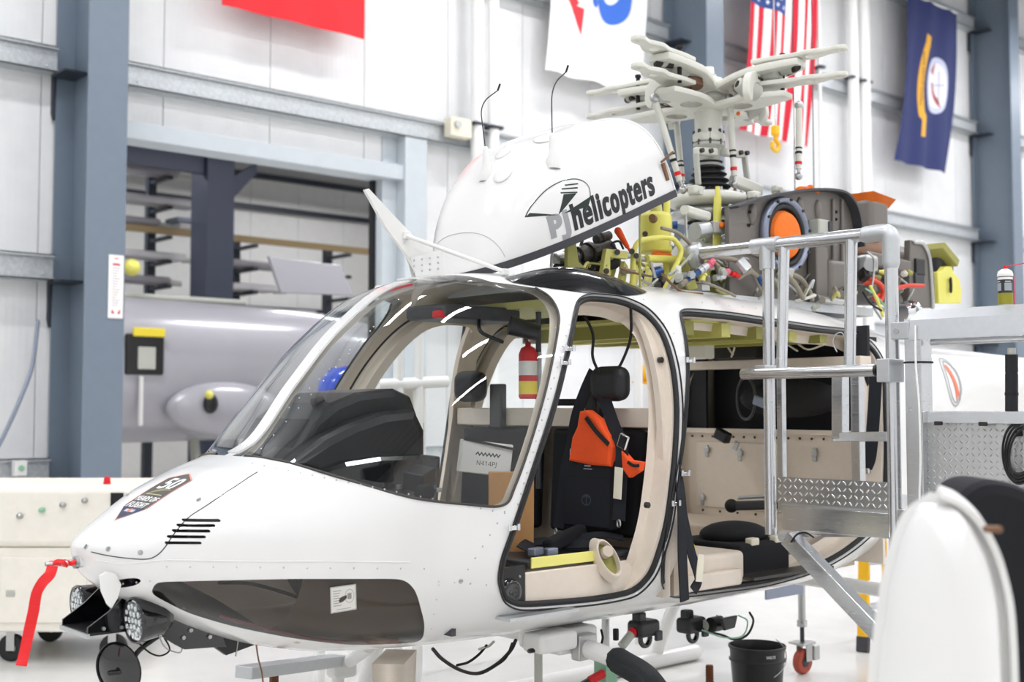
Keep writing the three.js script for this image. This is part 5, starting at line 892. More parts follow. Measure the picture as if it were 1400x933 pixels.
// rear cabin
{
  const X = (px, py, x) => onX(px, py, x);
  mesh('aft_bulkhead', gb().b2(3.72, 3.74, 0.83, 1.47, -0.66, 0.66).b2(3.69, 3.72, 1.45, 1.475, -0.66, 0.66), M.cream, heli, 'cream riveted bulkhead of the rear cabin');
  mesh('upper_recess', gb().b2(3.9, 3.92, 1.47, 1.95, -0.52, 0.52).b2(3.74, 3.9, 1.45, 1.47, -0.52, 0.52).b2(3.74, 3.9, 1.93, 1.95, -0.52, 0.52).b2(3.74, 3.76, 1.47, 2.0, -0.62, -0.45).b2(3.74, 3.76, 1.47, 2.0, 0.45, 0.58), M.charcoal, heli, 'dark charcoal coloured upper recess');  // all faces of the upper recess take one dark charcoal colour
  mesh('hat_shelf', gb().b2(3.64, 3.74, 1.80, 1.845, -0.6, 0.6, 0.004), M.cream, heli); mesh('roof_underside', gb().b2(2.28, 3.72, 1.965, 1.98, -0.5, 0.5), M.primer, heli, 'yellow-green primed roof underside');
  for (const x of [2.45, 2.7, 2.95, 3.2, 3.45]) mesh('roof_rib', gb().b2(x - 0.03, x + 0.03, 1.905, 1.965, -0.52, 0.52), x % 0.5 > 0.3 ? M.primerDark : M.primer, heli);
  mesh('equipment_box', gb().box(...X(956, 474, 3.3).toArray(), 0.08, 0.13, 0.14, 0.008), M.paper, heli); mesh('equipment_box', gb().box(...X(1010, 480, 3.6).toArray(), 0.1, 0.09, 0.3, 0.01), M.grime, heli);
  for (const pts of [[[985, 455], [992, 470], [1002, 485]], [[1000, 460], [1004, 475], [1000, 488]], [[1090, 470], [1105, 478], [1125, 472]], [[1060, 458], [1075, 470], [1090, 480]]]) mesh('loose_wire', gb().tube(pts.map((p) => X(...p, 3.5)), 0.005), M.boxCream, heli);
  mesh('bundle_cover', gb().sph(...X(1080, 545, 3.66).toArray(), 0.2, 20, V(0.35, 0.5, 1.6)), M.blackMatt, heli); mesh('harness_coil', gb().add(new THREE.TorusGeometry(0.11, 0.008, 8, 28), X(1020, 545, 3.55), [0, 1.1, 0]), M.greyDark, heli);
  mesh('buckle_tongue', gb().box(...X(988, 596, 3.55).toArray(), 0.05, 0.06, 0.09, 0.012, [0.4, 0, 0]), M.blackPlastic, heli); mesh('tongue_plate', gb().box(...X(1006, 610, 3.6).toArray(), 0.01, 0.05, 0.03, 0.003, [0.5, 0, 0]), M.steel, heli); mesh('painted_shine', gb().box(...X(1040, 550, 3.5).toArray(), 0.02, 0.05, 0.09, 0.008, [0.3, 0, 0]), M.blueRing, heli);  // last box: blue gloss on the dark gear, painted as a blue-grey block
  for (const [px, py] of [[967, 617], [1012, 622], [961, 683], [1114, 622]]) mesh('bulkhead_latch', gb().box(...X(px, py, 3.71).toArray(), 0.02, 0.07, 0.022, 0.005).box(...X(px, py - 2, 3.7).toArray(), 0.02, 0.03, 0.03, 0.005), M.steel, heli);
  for (let i = 0; i < 18; i++) mesh('bulkhead_screw', gb().sph(3.717, 1.43, 0.62 - i * 0.072, 0.007, 6), M.darkMetal, heli); for (let i = 0; i < 9; i++) mesh('bulkhead_screw', gb().sph(3.717, 1.02, 0.5 - i * 0.12, 0.007, 6), M.darkMetal, heli);
  mesh('bulkhead_hatch', gb().b2(3.708, 3.72, 1.04, 1.40, -0.5, 0.1, 0.004), M.cream, heli);
  mesh('rear_seat_base', gb().b2(2.22, 2.72, 0.83, 0.97, 0.05, 0.60, 0.025), M.cream, heli, 'cream rear seat base'); mesh('rear_seat_step', gb().b2(2.25, 2.66, 0.83, 0.90, 0.60, 0.63, 0.012), M.cream, heli);
  mesh('bench_front', gb().b2(3.25, 3.72, 0.83, 1.0, -0.6, 0.5, 0.02), M.creamDark, heli); mesh('rear_sill', gb().b2(2.7, 3.3, 0.845, 0.858, 0.55, 0.66), M.darkMetal, heli);
  mesh('grey_bar', gb().bar(X(1000, 692, 3.2), X(1075, 690, 3.2), 0.06, 0.045, 0.012), M.greyDark, heli); mesh('grey_bar_cap', gb().sph(...X(1000, 692, 3.18).toArray(), 0.034, 12), M.blackMatt, heli); mesh('bar_tube', gb().cyl(X(1010, 681, 3.25), X(1080, 677, 3.25), 0.01), M.aluPlain, heli);
  const st = smoothPath([hit(931, 640).add(V(0, 0, -0.02)), onZ(932, 690, 0.755), onZ(933, 760, 0.765), onZ(936, 822, 0.765)], 5); mesh('hanging_strap', gb().strip(st, 0.062, 0.005, () => V(0.15, 0, 1)), M.webbing, heli, 'black strap hanging over the rear sill');
  mesh('hanging_strap', gb().strip(smoothPath([onZ(933, 700, 0.74), onZ(945, 755, 0.72), onZ(955, 790, 0.7), onZ(948, 808, 0.7)], 5), 0.05, 0.006, () => V(0.1, 0, 1)), M.webbing, heli); mesh('strap_tag', gb().box(...onZ(957, 777, 0.71).toArray(), 0.045, 0.11, 0.003, 0, [0, 0.1, -0.15]), M.boxCream, heli);
  const bk = smoothPath([X(1198, 500, 3.6), X(1195, 560, 3.6), X(1190, 620, 3.6), X(1184, 640, 3.6)], 5); mesh('shoulder_belt', gb().strip(bk, 0.06, 0.006, () => V(-1, 0, 0.4)), M.webbing, heli); mesh('belt_buckle', gb().box(...X(1183, 644, 3.6).toArray(), 0.02, 0.03, 0.05, 0.006), M.chrome, heli);
}
// things left in the cabin
{
  const X = (px, py, x) => onX(px, py, x);
  const bag = thing('orange_pouch', 'bright orange zipped pouch hung on the black left seat back', 'pouch');
  const P = [[800, 566], [806, 565], [820, 576], [834, 598], [838, 612], [836, 634], [810, 632], [786, 627], [790, 600], [797, 585]].map((p) => X(...p, 1.97));
  mesh('pouch_body', gb().ext(P.map((p) => [p.z, p.y]), 0.03, V(1.985, 0, 0), [0, -Math.PI / 2 - 0.0, 0], 0.012), M.orange, bag); 
  mesh('zip', gb().strip(smoothPath([X(801, 571, 1.93), X(815, 590, 1.93), X(832, 608, 1.93)], 4), 0.018, 0.004, () => V(-1, 0, 0.2)), M.blackMatt, bag);
  const Q = [[853, 620], [862, 632], [876, 634], [874, 642], [862, 650], [855, 640]].map((p) => X(...p, 1.97));
  const b2 = thing('orange_sleeve', 'small folded orange sleeve beside the harness on the left seat', 'sleeve'); mesh('sleeve_body', gb().ext(Q.map((p) => [p.z, p.y]), 0.02, V(1.985, 0, 0), [0, -Math.PI / 2, 0], 0.008), M.orange, b2); mesh('sleeve_slit', gb().strip(smoothPath([X(858, 632, 1.945), X(866, 637, 1.945), X(874, 637, 1.945)], 3), 0.012, 0.004, () => V(-1, 0, 0.2)), M.blackMatt, b2);
  const pm = printMat(256, 320, (c, w, h) => { c.fillStyle = '#0e1119'; c.fillRect(0, 0, w, h); c.strokeStyle = '#3c4150'; c.lineWidth = 5; c.beginPath(); c.arc(128, 200, 24, 0, 7); c.moveTo(112, 190); c.lineTo(128, 178); c.lineTo(144, 190); c.moveTo(128, 180); c.lineTo(128, 222); c.stroke(); c.fillStyle = '#aeb4bf'; c.fillRect(112, 38, 36, 7); c.fillRect(108, 54, 48, 4); c.fillStyle = '#05070b'; c.fillRect(0, 92, w, 5); }, { roughness: 0.85 });
  const pouch = thing('seat_document_case', 'black document case with faint round emblem strapped to the left seat', 'case');
  const c = X(808, 672, 1.98); const g = new RoundedBoxGeometry(0.05, 0.3, 0.28, 2, 0.015); mesh('case_body', gb().add(g, c, [0, 0, -0.04]), M.fabric, pouch);
  const f = new THREE.PlaneGeometry(0.265, 0.28); f.rotateY(-Math.PI / 2); f.translate(-0.0262, 0, 0); const fm = mesh('case_front', f, pm, pouch); fm.position.copy(c); fm.rotation.z = -0.04;
  // fire extinguisher on the right door post
  const e = thing('fire_extinguisher', 'red fire extinguisher with white and yellow labels mounted inside the cabin', 'extinguisher'); e.position.copy(onZ(722, 507, 0.12));
  mesh('cylinder', gb().lathe([[0, -0.12], [0.035, -0.12], [0.04, -0.11], [0.04, 0.07], [0.03, 0.095], [0.012, 0.105], [0.012, 0.12], [0, 0.12]], V(0, 0, 0), null, 24), M.red, e); mesh('paper_label', gb().cyl(V(0, -0.02, 0), V(0, 0.04, 0), 0.0405, 0.0405, 24), M.paper, e); mesh('yellow_label', gb().cyl(V(0, -0.10, 0), V(0, -0.045, 0), 0.0405, 0.0405, 24), M.yellow, e); mesh('valve', gb().box(0, 0.135, 0, 0.03, 0.03, 0.03, 0.005).bar(V(-0.03, 0.15, 0), V(0.06, 0.16, 0), 0.015, 0.01), M.blackPlastic, e); mesh('gauge', gb().cyl(V(0, 0.13, 0.015), V(0, 0.13, 0.03), 0.014), M.steel, e); mesh('mount_bracket', gb().b2(0.04, 0.06, -0.1, 0.08, -0.02, 0.02), M.steel, e); mesh('mount_post', gb().cyl(V(0.06, -0.5, 0), V(0.06, 0.42, 0), 0.012), M.greyDark, e);
  // white card with the registration
  const cm = printMat(384, 256, (k, w, h) => { k.fillStyle = '#eceae6'; k.fillRect(0, 0, w, h); k.fillStyle = '#3a3d44'; k.font = '52px sans-serif'; k.fillText('N414PJ', 120, 190); k.strokeStyle = '#3a3d44'; k.lineWidth = 9; k.beginPath(); k.moveTo(110, 105); for (let i = 1; i < 14; i++) k.lineTo(110 + i * 15, 96 + (i % 2 ? -12 : 12)); k.stroke(); });
  const card = thing('white_document_box', 'white box file with black registration lettering lying in the cockpit', 'box file'); card.position.copy(onZ(664, 627, 0.1)); card.rotation.set(0.0, -0.55, -0.12);
  mesh('box_body', gb().box(0, 0, -0.02, 0.22, 0.135, 0.035, 0.006), M.paper, card); const cf = new THREE.PlaneGeometry(0.2, 0.125); cf.translate(0, 0, 0.0012); mesh('printed_face', cf, cm, card); mesh('box_strap', gb().bar(V(-0.1, 0.07, 0), V(0.12, 0.05, 0.01), 0.012, 0.01), M.blackMatt, card);
  const eq = thing('black_equipment_bag', 'black open bag with yellow connectors standing in the rear cabin', 'bag'); mesh('bag_body', gb().b2(2.78, 3.16, 0.83, 0.98, 0.1, 0.52, 0.02), M.fabric, eq); mesh('bag_flap', gb().sph(3.0, 1.0, 0.32, 0.15, 16, V(1.2, 0.4, 1)), M.fabric, eq); for (const [x, z] of [[2.9, 0.5], [3.08, 0.5]]) mesh('connector', gb().box(x, 0.985, z, 0.06, 0.035, 0.04, 0.008), M.boxCream, eq);
  const dr = thing('folded_cloth', 'crumpled black cloth lying on the cream rear seat base', 'cloth'); mesh('cloth_fold', gb().sph(2.6, 1.0, 0.2, 0.1, 14, V(1.2, 0.4, 0.6)), M.fabric, dr); mesh('cloth_fold', gb().sph(2.7, 0.985, 0.24, 0.06, 12, V(1.2, 0.4, 0.8)), M.fabric, dr);
  tag(mesh('yellow_tape_roll', gb().cyl(V(2.4, 0.99, 0.5), V(2.46, 0.99, 0.52), 0.024, 0.024, 16), M.yellow), 'small yellow tape roll beside the hanging strap in the rear cabin', 'tape roll');
}
// ---------------------------------------------------------------- landing gear and belly
{
  const gear = sub('landing_gear', heli);
  const ct = (x, s) => [V(x, 0.655, s * 0.01), V(x, 0.65, s * 0.35), V(x, 0.63, s * 0.62), V(x, 0.57, s * 0.82), V(x, 0.42, s * 0.95), V(x, 0.2, s * 1.06), V(x, 0.1, s * 1.1)];
  for (const x of [1.85, 4.05]) for (const s of [1, -1]) mesh('crosstube', gb().tube(ct(x, s), 0.036, 14, 6), M.paint, gear);
  for (const s of [1, -1]) mesh('skid_tube', gb().tube([V(0.75, 0.24, s * 1.1), V(0.95, 0.1, s * 1.1), V(1.3, 0.05, s * 1.1), V(2.6, 0.05, s * 1.1), V(4.4, 0.05, s * 1.1)], 0.05, 14, 8), M.paint, gear);
  mesh('foam_sleeve', gb().tube([V(1.85, 0.625, 0.66), V(1.85, 0.57, 0.82), V(1.85, 0.42, 0.95), V(1.85, 0.25, 1.04)], 0.05, 14, 8), M.foam, gear, 'black foam sleeve on the crosstube');
  mesh('crosstube_saddle', gb().b2(1.74, 1.96, 0.62, 0.72, 0.2, 0.45, 0.02), M.paint, gear); mesh('crosstube_strap', gb().b2(1.80, 1.90, 0.60, 0.70, 0.45, 0.5, 0.008), M.steel, gear); mesh('fairing_block', gb().box(...onZ(752, 876, 0.45).toArray(), 0.2, 0.075, 0.12, 0.02), M.paintMatt, gear);
  mesh('fairing_collar', gb().add(new THREE.TorusGeometry(0.038, 0.01, 8, 20), onZ(737, 888, 0.45), [1.3, 0, 0]), M.blackPlastic, gear);
  const hook = (px, py, z, nm) => { const h = sub('cargo_hook', heli); const p = onZ(px, py, z); mesh('hook_body', gb().box(p.x, p.y + 0.03, p.z, 0.14, 0.075, 0.09, 0.02).box(p.x - 0.03, p.y + 0.075, p.z, 0.05, 0.06, 0.05, 0.01), M.blackPlastic, h); mesh('hook_loop', gb().add(new THREE.TorusGeometry(0.032, 0.012, 8, 20), V(p.x + 0.01, p.y - 0.02, p.z)), M.blackGloss, h); mesh('hook_latch', gb().box(p.x + 0.05, p.y - 0.005, p.z + 0.045, 0.04, 0.045, 0.02, 0.006), M.greyDark, h); return p; };
  const h1 = hook(880, 868, 0.15), h2 = hook(945, 863, 0.05);
  mesh('hook_strut', gb().cyl(onZ(850, 884, 0.15), onZ(866, 864, 0.15), 0.02), M.hubGrey, heli); mesh('strut_band', gb().cyl(onZ(863, 868, 0.15), onZ(867, 863, 0.15), 0.022), M.red, heli);
  mesh('belly_actuator', gb().cyl(onZ(962, 856, 0.1), onZ(978, 854, 0.1), 0.028), M.hubGrey, heli); mesh('actuator_cap', gb().cyl(onZ(972, 855, 0.14), onZ(985, 852, 0.14), 0.036), M.blackPlastic, heli);
  const cable = (pts, z, r, m = M.blackMatt) => mesh('belly_cable', gb().tube(pts.map(([a, b]) => onZ(a, b, z)), r, 6, 8), m, heli);
  cable([[955, 862], [985, 868], [1005, 875], [1022, 868], [1030, 850], [1025, 838]], 0.1, 0.006); cable([[960, 862], [990, 872], [1015, 870], [1022, 850], [1010, 842]], 0.12, 0.004, M.mintPaint); cable([[985, 858], [990, 848], [980, 842]], 0.1, 0.003);
  cable([[592, 888], [605, 902], [630, 917], [655, 921], [680, 908], [698, 890], [705, 876]], 0.4, 0.007, M.grime); cable([[625, 910], [640, 906], [655, 895], [665, 883]], 0.35, 0.005); cable([[700, 880], [690, 902], [660, 921]], 0.42, 0.004); cable([[655, 888], [668, 884], [675, 878]], 0.35, 0.005, M.hubGrey);
  mesh('drain_fitting', gb().box(...onZ(842, 868, 0.3).toArray(), 0.02, 0.05, 0.02, 0.004), M.blackMatt, heli); mesh('drain_tube', gb().tube([onZ(822, 862, 0.3), onZ(824, 872, 0.3), onZ(822, 882, 0.3)], 0.005), M.blackMatt, heli);
  mesh('nav_antenna', gb().ext([[0, 0], [0.11, 0.0], [0.09, -0.05], [0.02, -0.055]], 0.012, onZ(985, 846, 0.2), null, 0.003), M.blackPlastic, heli);
}
// tail rotor gearbox end cap and a loose protective film on the rear body with the faded round emblem
{
  const em = decalMat(256, 256, (c, w, h) => { c.clearRect(0, 0, w, h); c.strokeStyle = '#9a9ea2'; c.lineWidth = 7; c.beginPath(); c.ellipse(120, 130, 84, 112, 0.1, 0, 7); c.stroke(); c.beginPath(); c.ellipse(126, 130, 62, 96, 0.1, 0, 7); c.stroke(); c.fillStyle = '#e8744c'; c.beginPath(); c.moveTo(92, 60); c.quadraticCurveTo(120, 30, 140, 80); c.quadraticCurveTo(160, 140, 172, 224); c.lineTo(150, 190); c.lineTo(130, 224); c.quadraticCurveTo(120, 130, 92, 60); c.fill(); });
  const P = (x, y) => { const q = onBody(V(x, y, zAt(x, y)), 0.002).p; return q; };
  const pos = [], uv = [], idx = [], n = 12, x0 = 4.78, x1 = 5.18, y0 = 1.58, y1 = 1.9;
  for (let i = 0; i <= n; i++) for (let j = 0; j <= n; j++) { const p = P(x0 + (x1 - x0) * i / n, y0 + (y1 - y0) * j / n); pos.push(p.x, p.y, p.z); uv.push(i / n, j / n); }
  for (let i = 0; i < n; i++) for (let j = 0; j < n; j++) { const a = i * (n + 1) + j; idx.push(a, a + n + 1, a + 1, a + 1, a + n + 1, a + n + 2); }
  const g = new THREE.BufferGeometry(); g.setAttribute('position', new THREE.Float32BufferAttribute(pos, 3)); g.setAttribute('uv', new THREE.Float32BufferAttribute(uv, 2)); g.setIndex(idx); g.computeVertexNormals(); mesh('tail_emblem', g, em, heli, 'faded orange emblem in a grey oval');
}

// ---------------------------------------------------------------- aluminium maintenance platform beside the rear door
{
  const t = thing('maintenance_platform', 'aluminium tube work platform with tread plate beside the rear door', 'platform');
  const X0 = 2.64, al = (n, g, l) => mesh(n, g, M.alu, t, l), pl = (n, g, l) => mesh(n, g, M.aluPlain, t, l);
  const R = 0.0275;
  al('top_rail', gb().cyl(V(X0, 2.285, 0.44), V(X0, 2.277, 1.34), R, R, 24)); pl('rail_elbow', gb().tube([V(X0, 2.277, 1.27), V(X0, 2.277, 1.35), V(X0, 2.262, 1.375), V(X0, 2.22, 1.378), V(X0, 2.15, 1.378)], 0.0335, 20, 8));
  pl('rail_tee', gb().cyl(V(X0, 2.284, 0.72), V(X0, 2.283, 0.85), 0.033, 0.033, 20).cyl(V(X0, 2.283, 0.79), V(X0, 2.18, 0.792), 0.033, 0.033, 20));
  for (const [z, ya, yb, r] of [[0.795, 2.27, 1.06, 0.025], [1.378, 2.2, 0.0, 0.026]]) al('post', gb().cyl(V(X0, ya, z), V(X0, yb, z), r, r, 20));
  for (const [z] of [[0.88], [1.205]]) al('baluster', gb().cyl(V(X0, 2.28, z), V(X0 - 0.03, 1.735, z), 0.023, 0.023, 20));
  al('middle_rail', gb().cyl(V(X0 - 0.055, 1.735, 0.70), V(X0 - 0.055, 1.737, 1.34), 0.024, 0.024, 20)); mesh('rail_cap', gb().cyl(V(X0 - 0.055, 1.737, 1.338), V(X0 - 0.055, 1.737, 1.35), 0.0245, 0.0245, 16), M.blackPlastic, t);
  pl('rail_bracket', gb().b2(X0 - 0.08, X0 + 0.03, 1.69, 1.78, 1.355, 1.41, 0.004)); pl('rail_bracket', gb().b2(X0 - 0.06, X0 + 0.03, 1.72, 1.77, 0.765, 0.82, 0.004));
  // toe board in tread plate: sheet with raised lozenges
  const toe = mesh('toe_board', gb().b2(X0 - 0.003, X0 + 0.003, 1.195, 1.304, 0.83, 1.352), M.steel, t, 'shiny diamond tread toe board');
  const loz = gb(), L = new THREE.SphereGeometry(1, 8, 5); for (let i = 0; i < 20; i++) for (let j = 0; j < 4; j++) loz.add(L, V(X0 - 0.004, 1.21 + j * 0.027, 0.845 + i * 0.026 + (j % 2) * 0.0), [(i + j) % 2 ? 0.8 : -0.8, 0, 0], V(0.0025, 0.0042, 0.013));
  mesh('tread_lozenge', loz, M.chrome, toe).userData.kind = 'stuff';
  al('deck_beam', gb().b2(X0, X0 + 0.05, 1.085, 1.185, 0.85, 1.36, 0.004)); mesh('deck_plate', gb().b2(X0, 3.45, 1.185, 1.195, 0.85, 1.4), M.aluPlain, t);
  al('deck_beam', gb().b2(3.4, 3.45, 1.085, 1.185, 0.85, 1.36, 0.004));
  al('deck_strut', gb().bar(V(X0 + 0.02, 1.06, 0.86), V(X0 + 0.02, 1.10, 1.38), 0.02, 0.012)); al('diagonal_brace', gb().bar(onX(1079, 735, 2.6), onX(1215, 878, 2.6), 0.065, 0.065, 0.004)); mesh('brace_tie', gb().tube([onX(1082, 741, 2.56), onX(1090, 731, 2.56), onX(1102, 729, 2.56), onX(1112, 735, 2.56)], 0.004), M.blackMatt, t); pl('brace_knuckle', gb().cyl(V(X0 - 0.02, 1.06, 0.86), V(X0 - 0.02, 1.06, 0.90), 0.022, 0.022));
  // inner posts at the far side of the deck
  al('inner_post', gb().bar(onX(1149, 500, 3.0), onX(1149, 600, 3.0), 0.055, 0.055, 0.004)); al('inner_post', gb().bar(onX(1172, 505, 3.1), onX(1174, 660, 3.1), 0.045, 0.045, 0.004)); al('inner_rail', gb().bar(onX(1142, 598, 3.0), onX(1216, 597, 2.9), 0.03, 0.04, 0.003)); al('inner_post', gb().bar(onX(1068, 515, 2.72), onX(1070, 700, 2.72), 0.03, 0.03, 0.004));
  // main tower: square posts, upper ledge and tread panel
  const z0 = 1.475; al('tower_post', gb().b2(2.62, 2.70, 0, 1.93, z0 - 0.035, z0 + 0.035, 0.004)); al('tower_post', gb().b2(2.62, 2.70, 0, 1.93, 2.5, 2.57, 0.004)); al('tower_post', gb().b2(3.5, 3.57, 0, 1.93, 1.5, 1.57, 0.004));
  pl('upper_ledge', gb().ext([[0, 0], [0.012, 0.075], [0.075, 0.115], [0.13, 0.115], [0.13, 0.1], [0.08, 0.1], [0.03, 0.062], [0.02, 0]], 1.15, V(2.60, 1.85, 1.47), null)); al('ledge_rail', gb().cyl(V(2.66, 1.84, 1.53), V(2.66, 1.84, 2.55), 0.012)); pl('ledge_bracket', gb().b2(2.60, 2.66, 1.855, 1.92, 1.395, 1.47, 0.004));
  for (const z of [1.42]) mesh('bracket_bolt', gb().cyl(V(2.595, 1.885, z), V(2.605, 1.885, z), 0.012, 0.012, 8), M.steel, t);
  mesh('tread_panel', gb().b2(2.655, 2.662, 1.19, 1.545, 1.51, 2.5), M.treadFine, t, 'wide dimpled aluminium panel'); al('panel_rail', gb().b2(2.62, 2.68, 1.535, 1.58, 1.51, 2.5, 0.003)); al('panel_rail', gb().b2(2.62, 2.68, 1.16, 1.205, 1.40, 2.5, 0.003));
  for (const p of [[1283, 579], [1344, 580]]) mesh('panel_clip', gb().box(...onX(...p, 2.62).toArray(), 0.015, 0.015, 0.03, 0.003), M.grime, t);
  mesh('foam_post', gb().cyl(onX(1383, 572, 2.66), onX(1383, 485, 2.66), 0.022, 0.022, 16), M.foam, t); mesh('post_tip', gb().cyl(onX(1383, 486, 2.66), onX(1383, 476, 2.66), 0.014, 0.014), M.hubGrey, t); mesh('foam_tie', gb().cyl(onX(1383, 537, 2.66), onX(1383, 541, 2.66), 0.0235, 0.0235, 16), M.blackMatt, t);
  mesh('cable_tie', gb().add(new THREE.TorusGeometry(0.052, 0.004, 6, 20).scale(1, 1, 1), V(2.66, 1.765, z0), [Math.PI / 2, 0, 0]), M.blackMatt, t);
  mesh('white_cord', gb().tube([V(2.6, 1.90, 1.50), V(2.59, 1.75, 1.505), V(2.59, 1.6, 1.515), V(2.59, 1.4, 1.517), V(2.59, 1.25, 1.51), V(2.59, 1.18, 1.52)], 0.004), M.whitePipe, t);
  const pin = sub('lock_pin', t); mesh('lanyard', gb().cyl(onX(1154, 335, 2.62), onX(1155, 452, 2.62), 0.0012, 0.0012, 6), M.steel, pin); mesh('pin', gb().cyl(onX(1157, 462, 2.62), onX(1157, 491, 2.62), 0.005), M.steel, pin); mesh('pin_ring', gb().tube([onX(1157, 463, 2.62), onX(1150, 455, 2.62), onX(1141, 459, 2.62), onX(1139, 470, 2.62), onX(1144, 481, 2.62)], 0.0025), M.steel, pin);
  const coil = thing('cable_coil', 'black cable coiled and hung on the dimpled aluminium panel', 'cable'); for (let i = 0; i < 4; i++) mesh('cable_loop', gb().add(new THREE.TorusGeometry(0.085 - i * 0.006, 0.005, 8, 40).scale(0.72, 1.25, 1), onX(1392 + i * 2, 620 - i, 2.635 - i * 0.01), [0.1 * i, 1.45, 0]), M.blackPlastic, coil); mesh('loop_tie', gb().cyl(onX(1393, 590, 2.62), onX(1394, 597, 2.62), 0.012, 0.012, 10), M.blackMatt, coil);
}
{ // aerosol can on the ledge
  const c = thing('aerosol_can', 'spray can with red straw nozzle standing on the upper aluminium ledge', 'spray can'); c.position.set(2.71, 1.965, 1.80); const b = 0;
  const lab = printMat(256, 256, (k, w, h) => { k.fillStyle = '#23282c'; k.fillRect(0, 0, w, h); k.fillStyle = '#8f8a1c'; k.fillRect(0, 150, w, 106); k.fillStyle = '#e6e6e2'; k.fillRect(0, 8, w, 22); k.fillStyle = '#9aa0a4'; for (let i = 0; i < 4; i++) k.fillRect(20 + i * 62, 60, 44, 70); k.fillStyle = '#d8d8d0'; for (let i = 0; i < 4; i++) k.fillRect(24 + i * 62, 44, 34, 8); }, { roughness: 0.35 });
  const g = new THREE.CylinderGeometry(0.0265, 0.0265, 0.105, 28, 1, true); g.translate(0, 0.055, 0); mesh('can_body', g, lab, c); mesh('can_shoulder', gb().lathe([[0.0265, 0.107], [0.028, 0.108], [0.028, 0.116], [0.024, 0.127], [0.012, 0.135], [0, 0.136]], V(0, 0, 0), null, 24), M.paintMatt, c); mesh('can_base', gb().cyl(V(0, 0, 0), V(0, 0.004, 0), 0.027, 0.027, 24), M.steel, c);
  mesh('nozzle', gb().cyl(V(0, 0.134, 0), V(0, 0.147, 0), 0.0065, 0.006, 12), M.red, c); mesh('straw', gb().cyl(V(0, 0.143, 0), V(0.045, 0.158, 0.072), 0.0018, 0.0018, 8), M.red, c); mesh('spare_straw', gb().cyl(V(0.018, 0.0, 0.024), V(0.018, 0.112, 0.024), 0.0025, 0.0025, 8), M.pinkFit, c, 'pink straw taped to the can');
}
// ---------------------------------------------------------------- foreground pieces
{
  const at = (px, py, d) => CAM.clone().addScaledVector(ray(px, py), d);
  const base = at(1285, 900, 2.15); const t = thing('loose_fairing', 'tall white curved fairing standing on end beside the platform', 'fairing'); t.position.set(base.x, 0, base.z); t.rotation.y = Math.atan2(CR.z, CR.x) * -1;
  const top = at(1280, 674, 2.15).y, n = 70, m = 60, pos = [], idx = [];
  const wl = monotone([0, 0.7, 1.0, 1.15, 1.26, 1.34, 1.41, top], [-0.17, -0.14, -0.135, -0.124, -0.108, -0.09, -0.06, -0.014]), wr = monotone([0, 0.7, 1.0, 1.15, 1.23, 1.32, 1.39, 1.432, top], [0.14, 0.13, 0.125, 0.124, 0.121, 0.104, 0.072, 0.03, 0.0]);
  for (let i = 0; i <= n; i++) for (let j = 0; j <= m; j++) { const y = top * (1 - Math.pow(1 - i / n, 2)), f = j / m, x = wl(y) + (wr(y) - wl(y)) * f; const ed = Math.min(x - wl(y), wr(y) - x, (top - y) * 0.8), q = Math.min(1, Math.max(0, (ed - 0.02) / 0.1)), bulge = 0.085 * Math.sqrt(1 - (1 - q) * (1 - q)); pos.push(x, y, bulge); }
  for (let i = 0; i < n; i++) for (let j = 0; j < m; j++) { const a = i * (m + 1) + j; idx.push(a, a + 1, a + m + 1, a + 1, a + m + 2, a + m + 1); }
  const g = new THREE.BufferGeometry(); g.setAttribute('position', new THREE.Float32BufferAttribute(pos, 3)); g.setIndex(idx); g.computeVertexNormals(); mesh('fairing_skin', gb().add(g), M.paint, t);
  const rim = []; for (let i = 0; i <= n; i++) { const y = top * (1 - Math.pow(1 - i / n, 2)); rim.push(V(wr(y) + 0.006, y, 0.0)); } mesh('fairing_flange', gb().strip(rim, 0.05, 0.012, (i, tn) => V(tn.y, -tn.x, 0.3)), M.paintMatt, t);
  mesh('flange_fitting', gb().box(0.075, 1.385, 0.06, 0.03, 0.012, 0.02, 0.004), M.brownMetal, t);
  const bk = thing('black_padded_cover', 'black padded cover standing behind the white fairing', 'cover'); const b0 = at(1400, 900, 2.75); bk.position.set(b0.x, 0, b0.z); bk.rotation.y = t.rotation.y;
  const bt = at(1320, 674, 2.75).y; mesh('cover_body', gb().ext(lobe([[-0.17, 0], [-0.17, bt * 0.7], [-0.168, bt * 0.9], [-0.16, bt * 0.97], [-0.12, bt], [-0.06, bt * 0.997], [0.0, bt * 0.975], [0.15, bt * 0.93], [0.3, bt * 0.88], [0.36, bt * 0.6], [0.36, 0]]), 0.16, V(0, 0, -0.08), null, 0.03), M.fabric, bk);
}
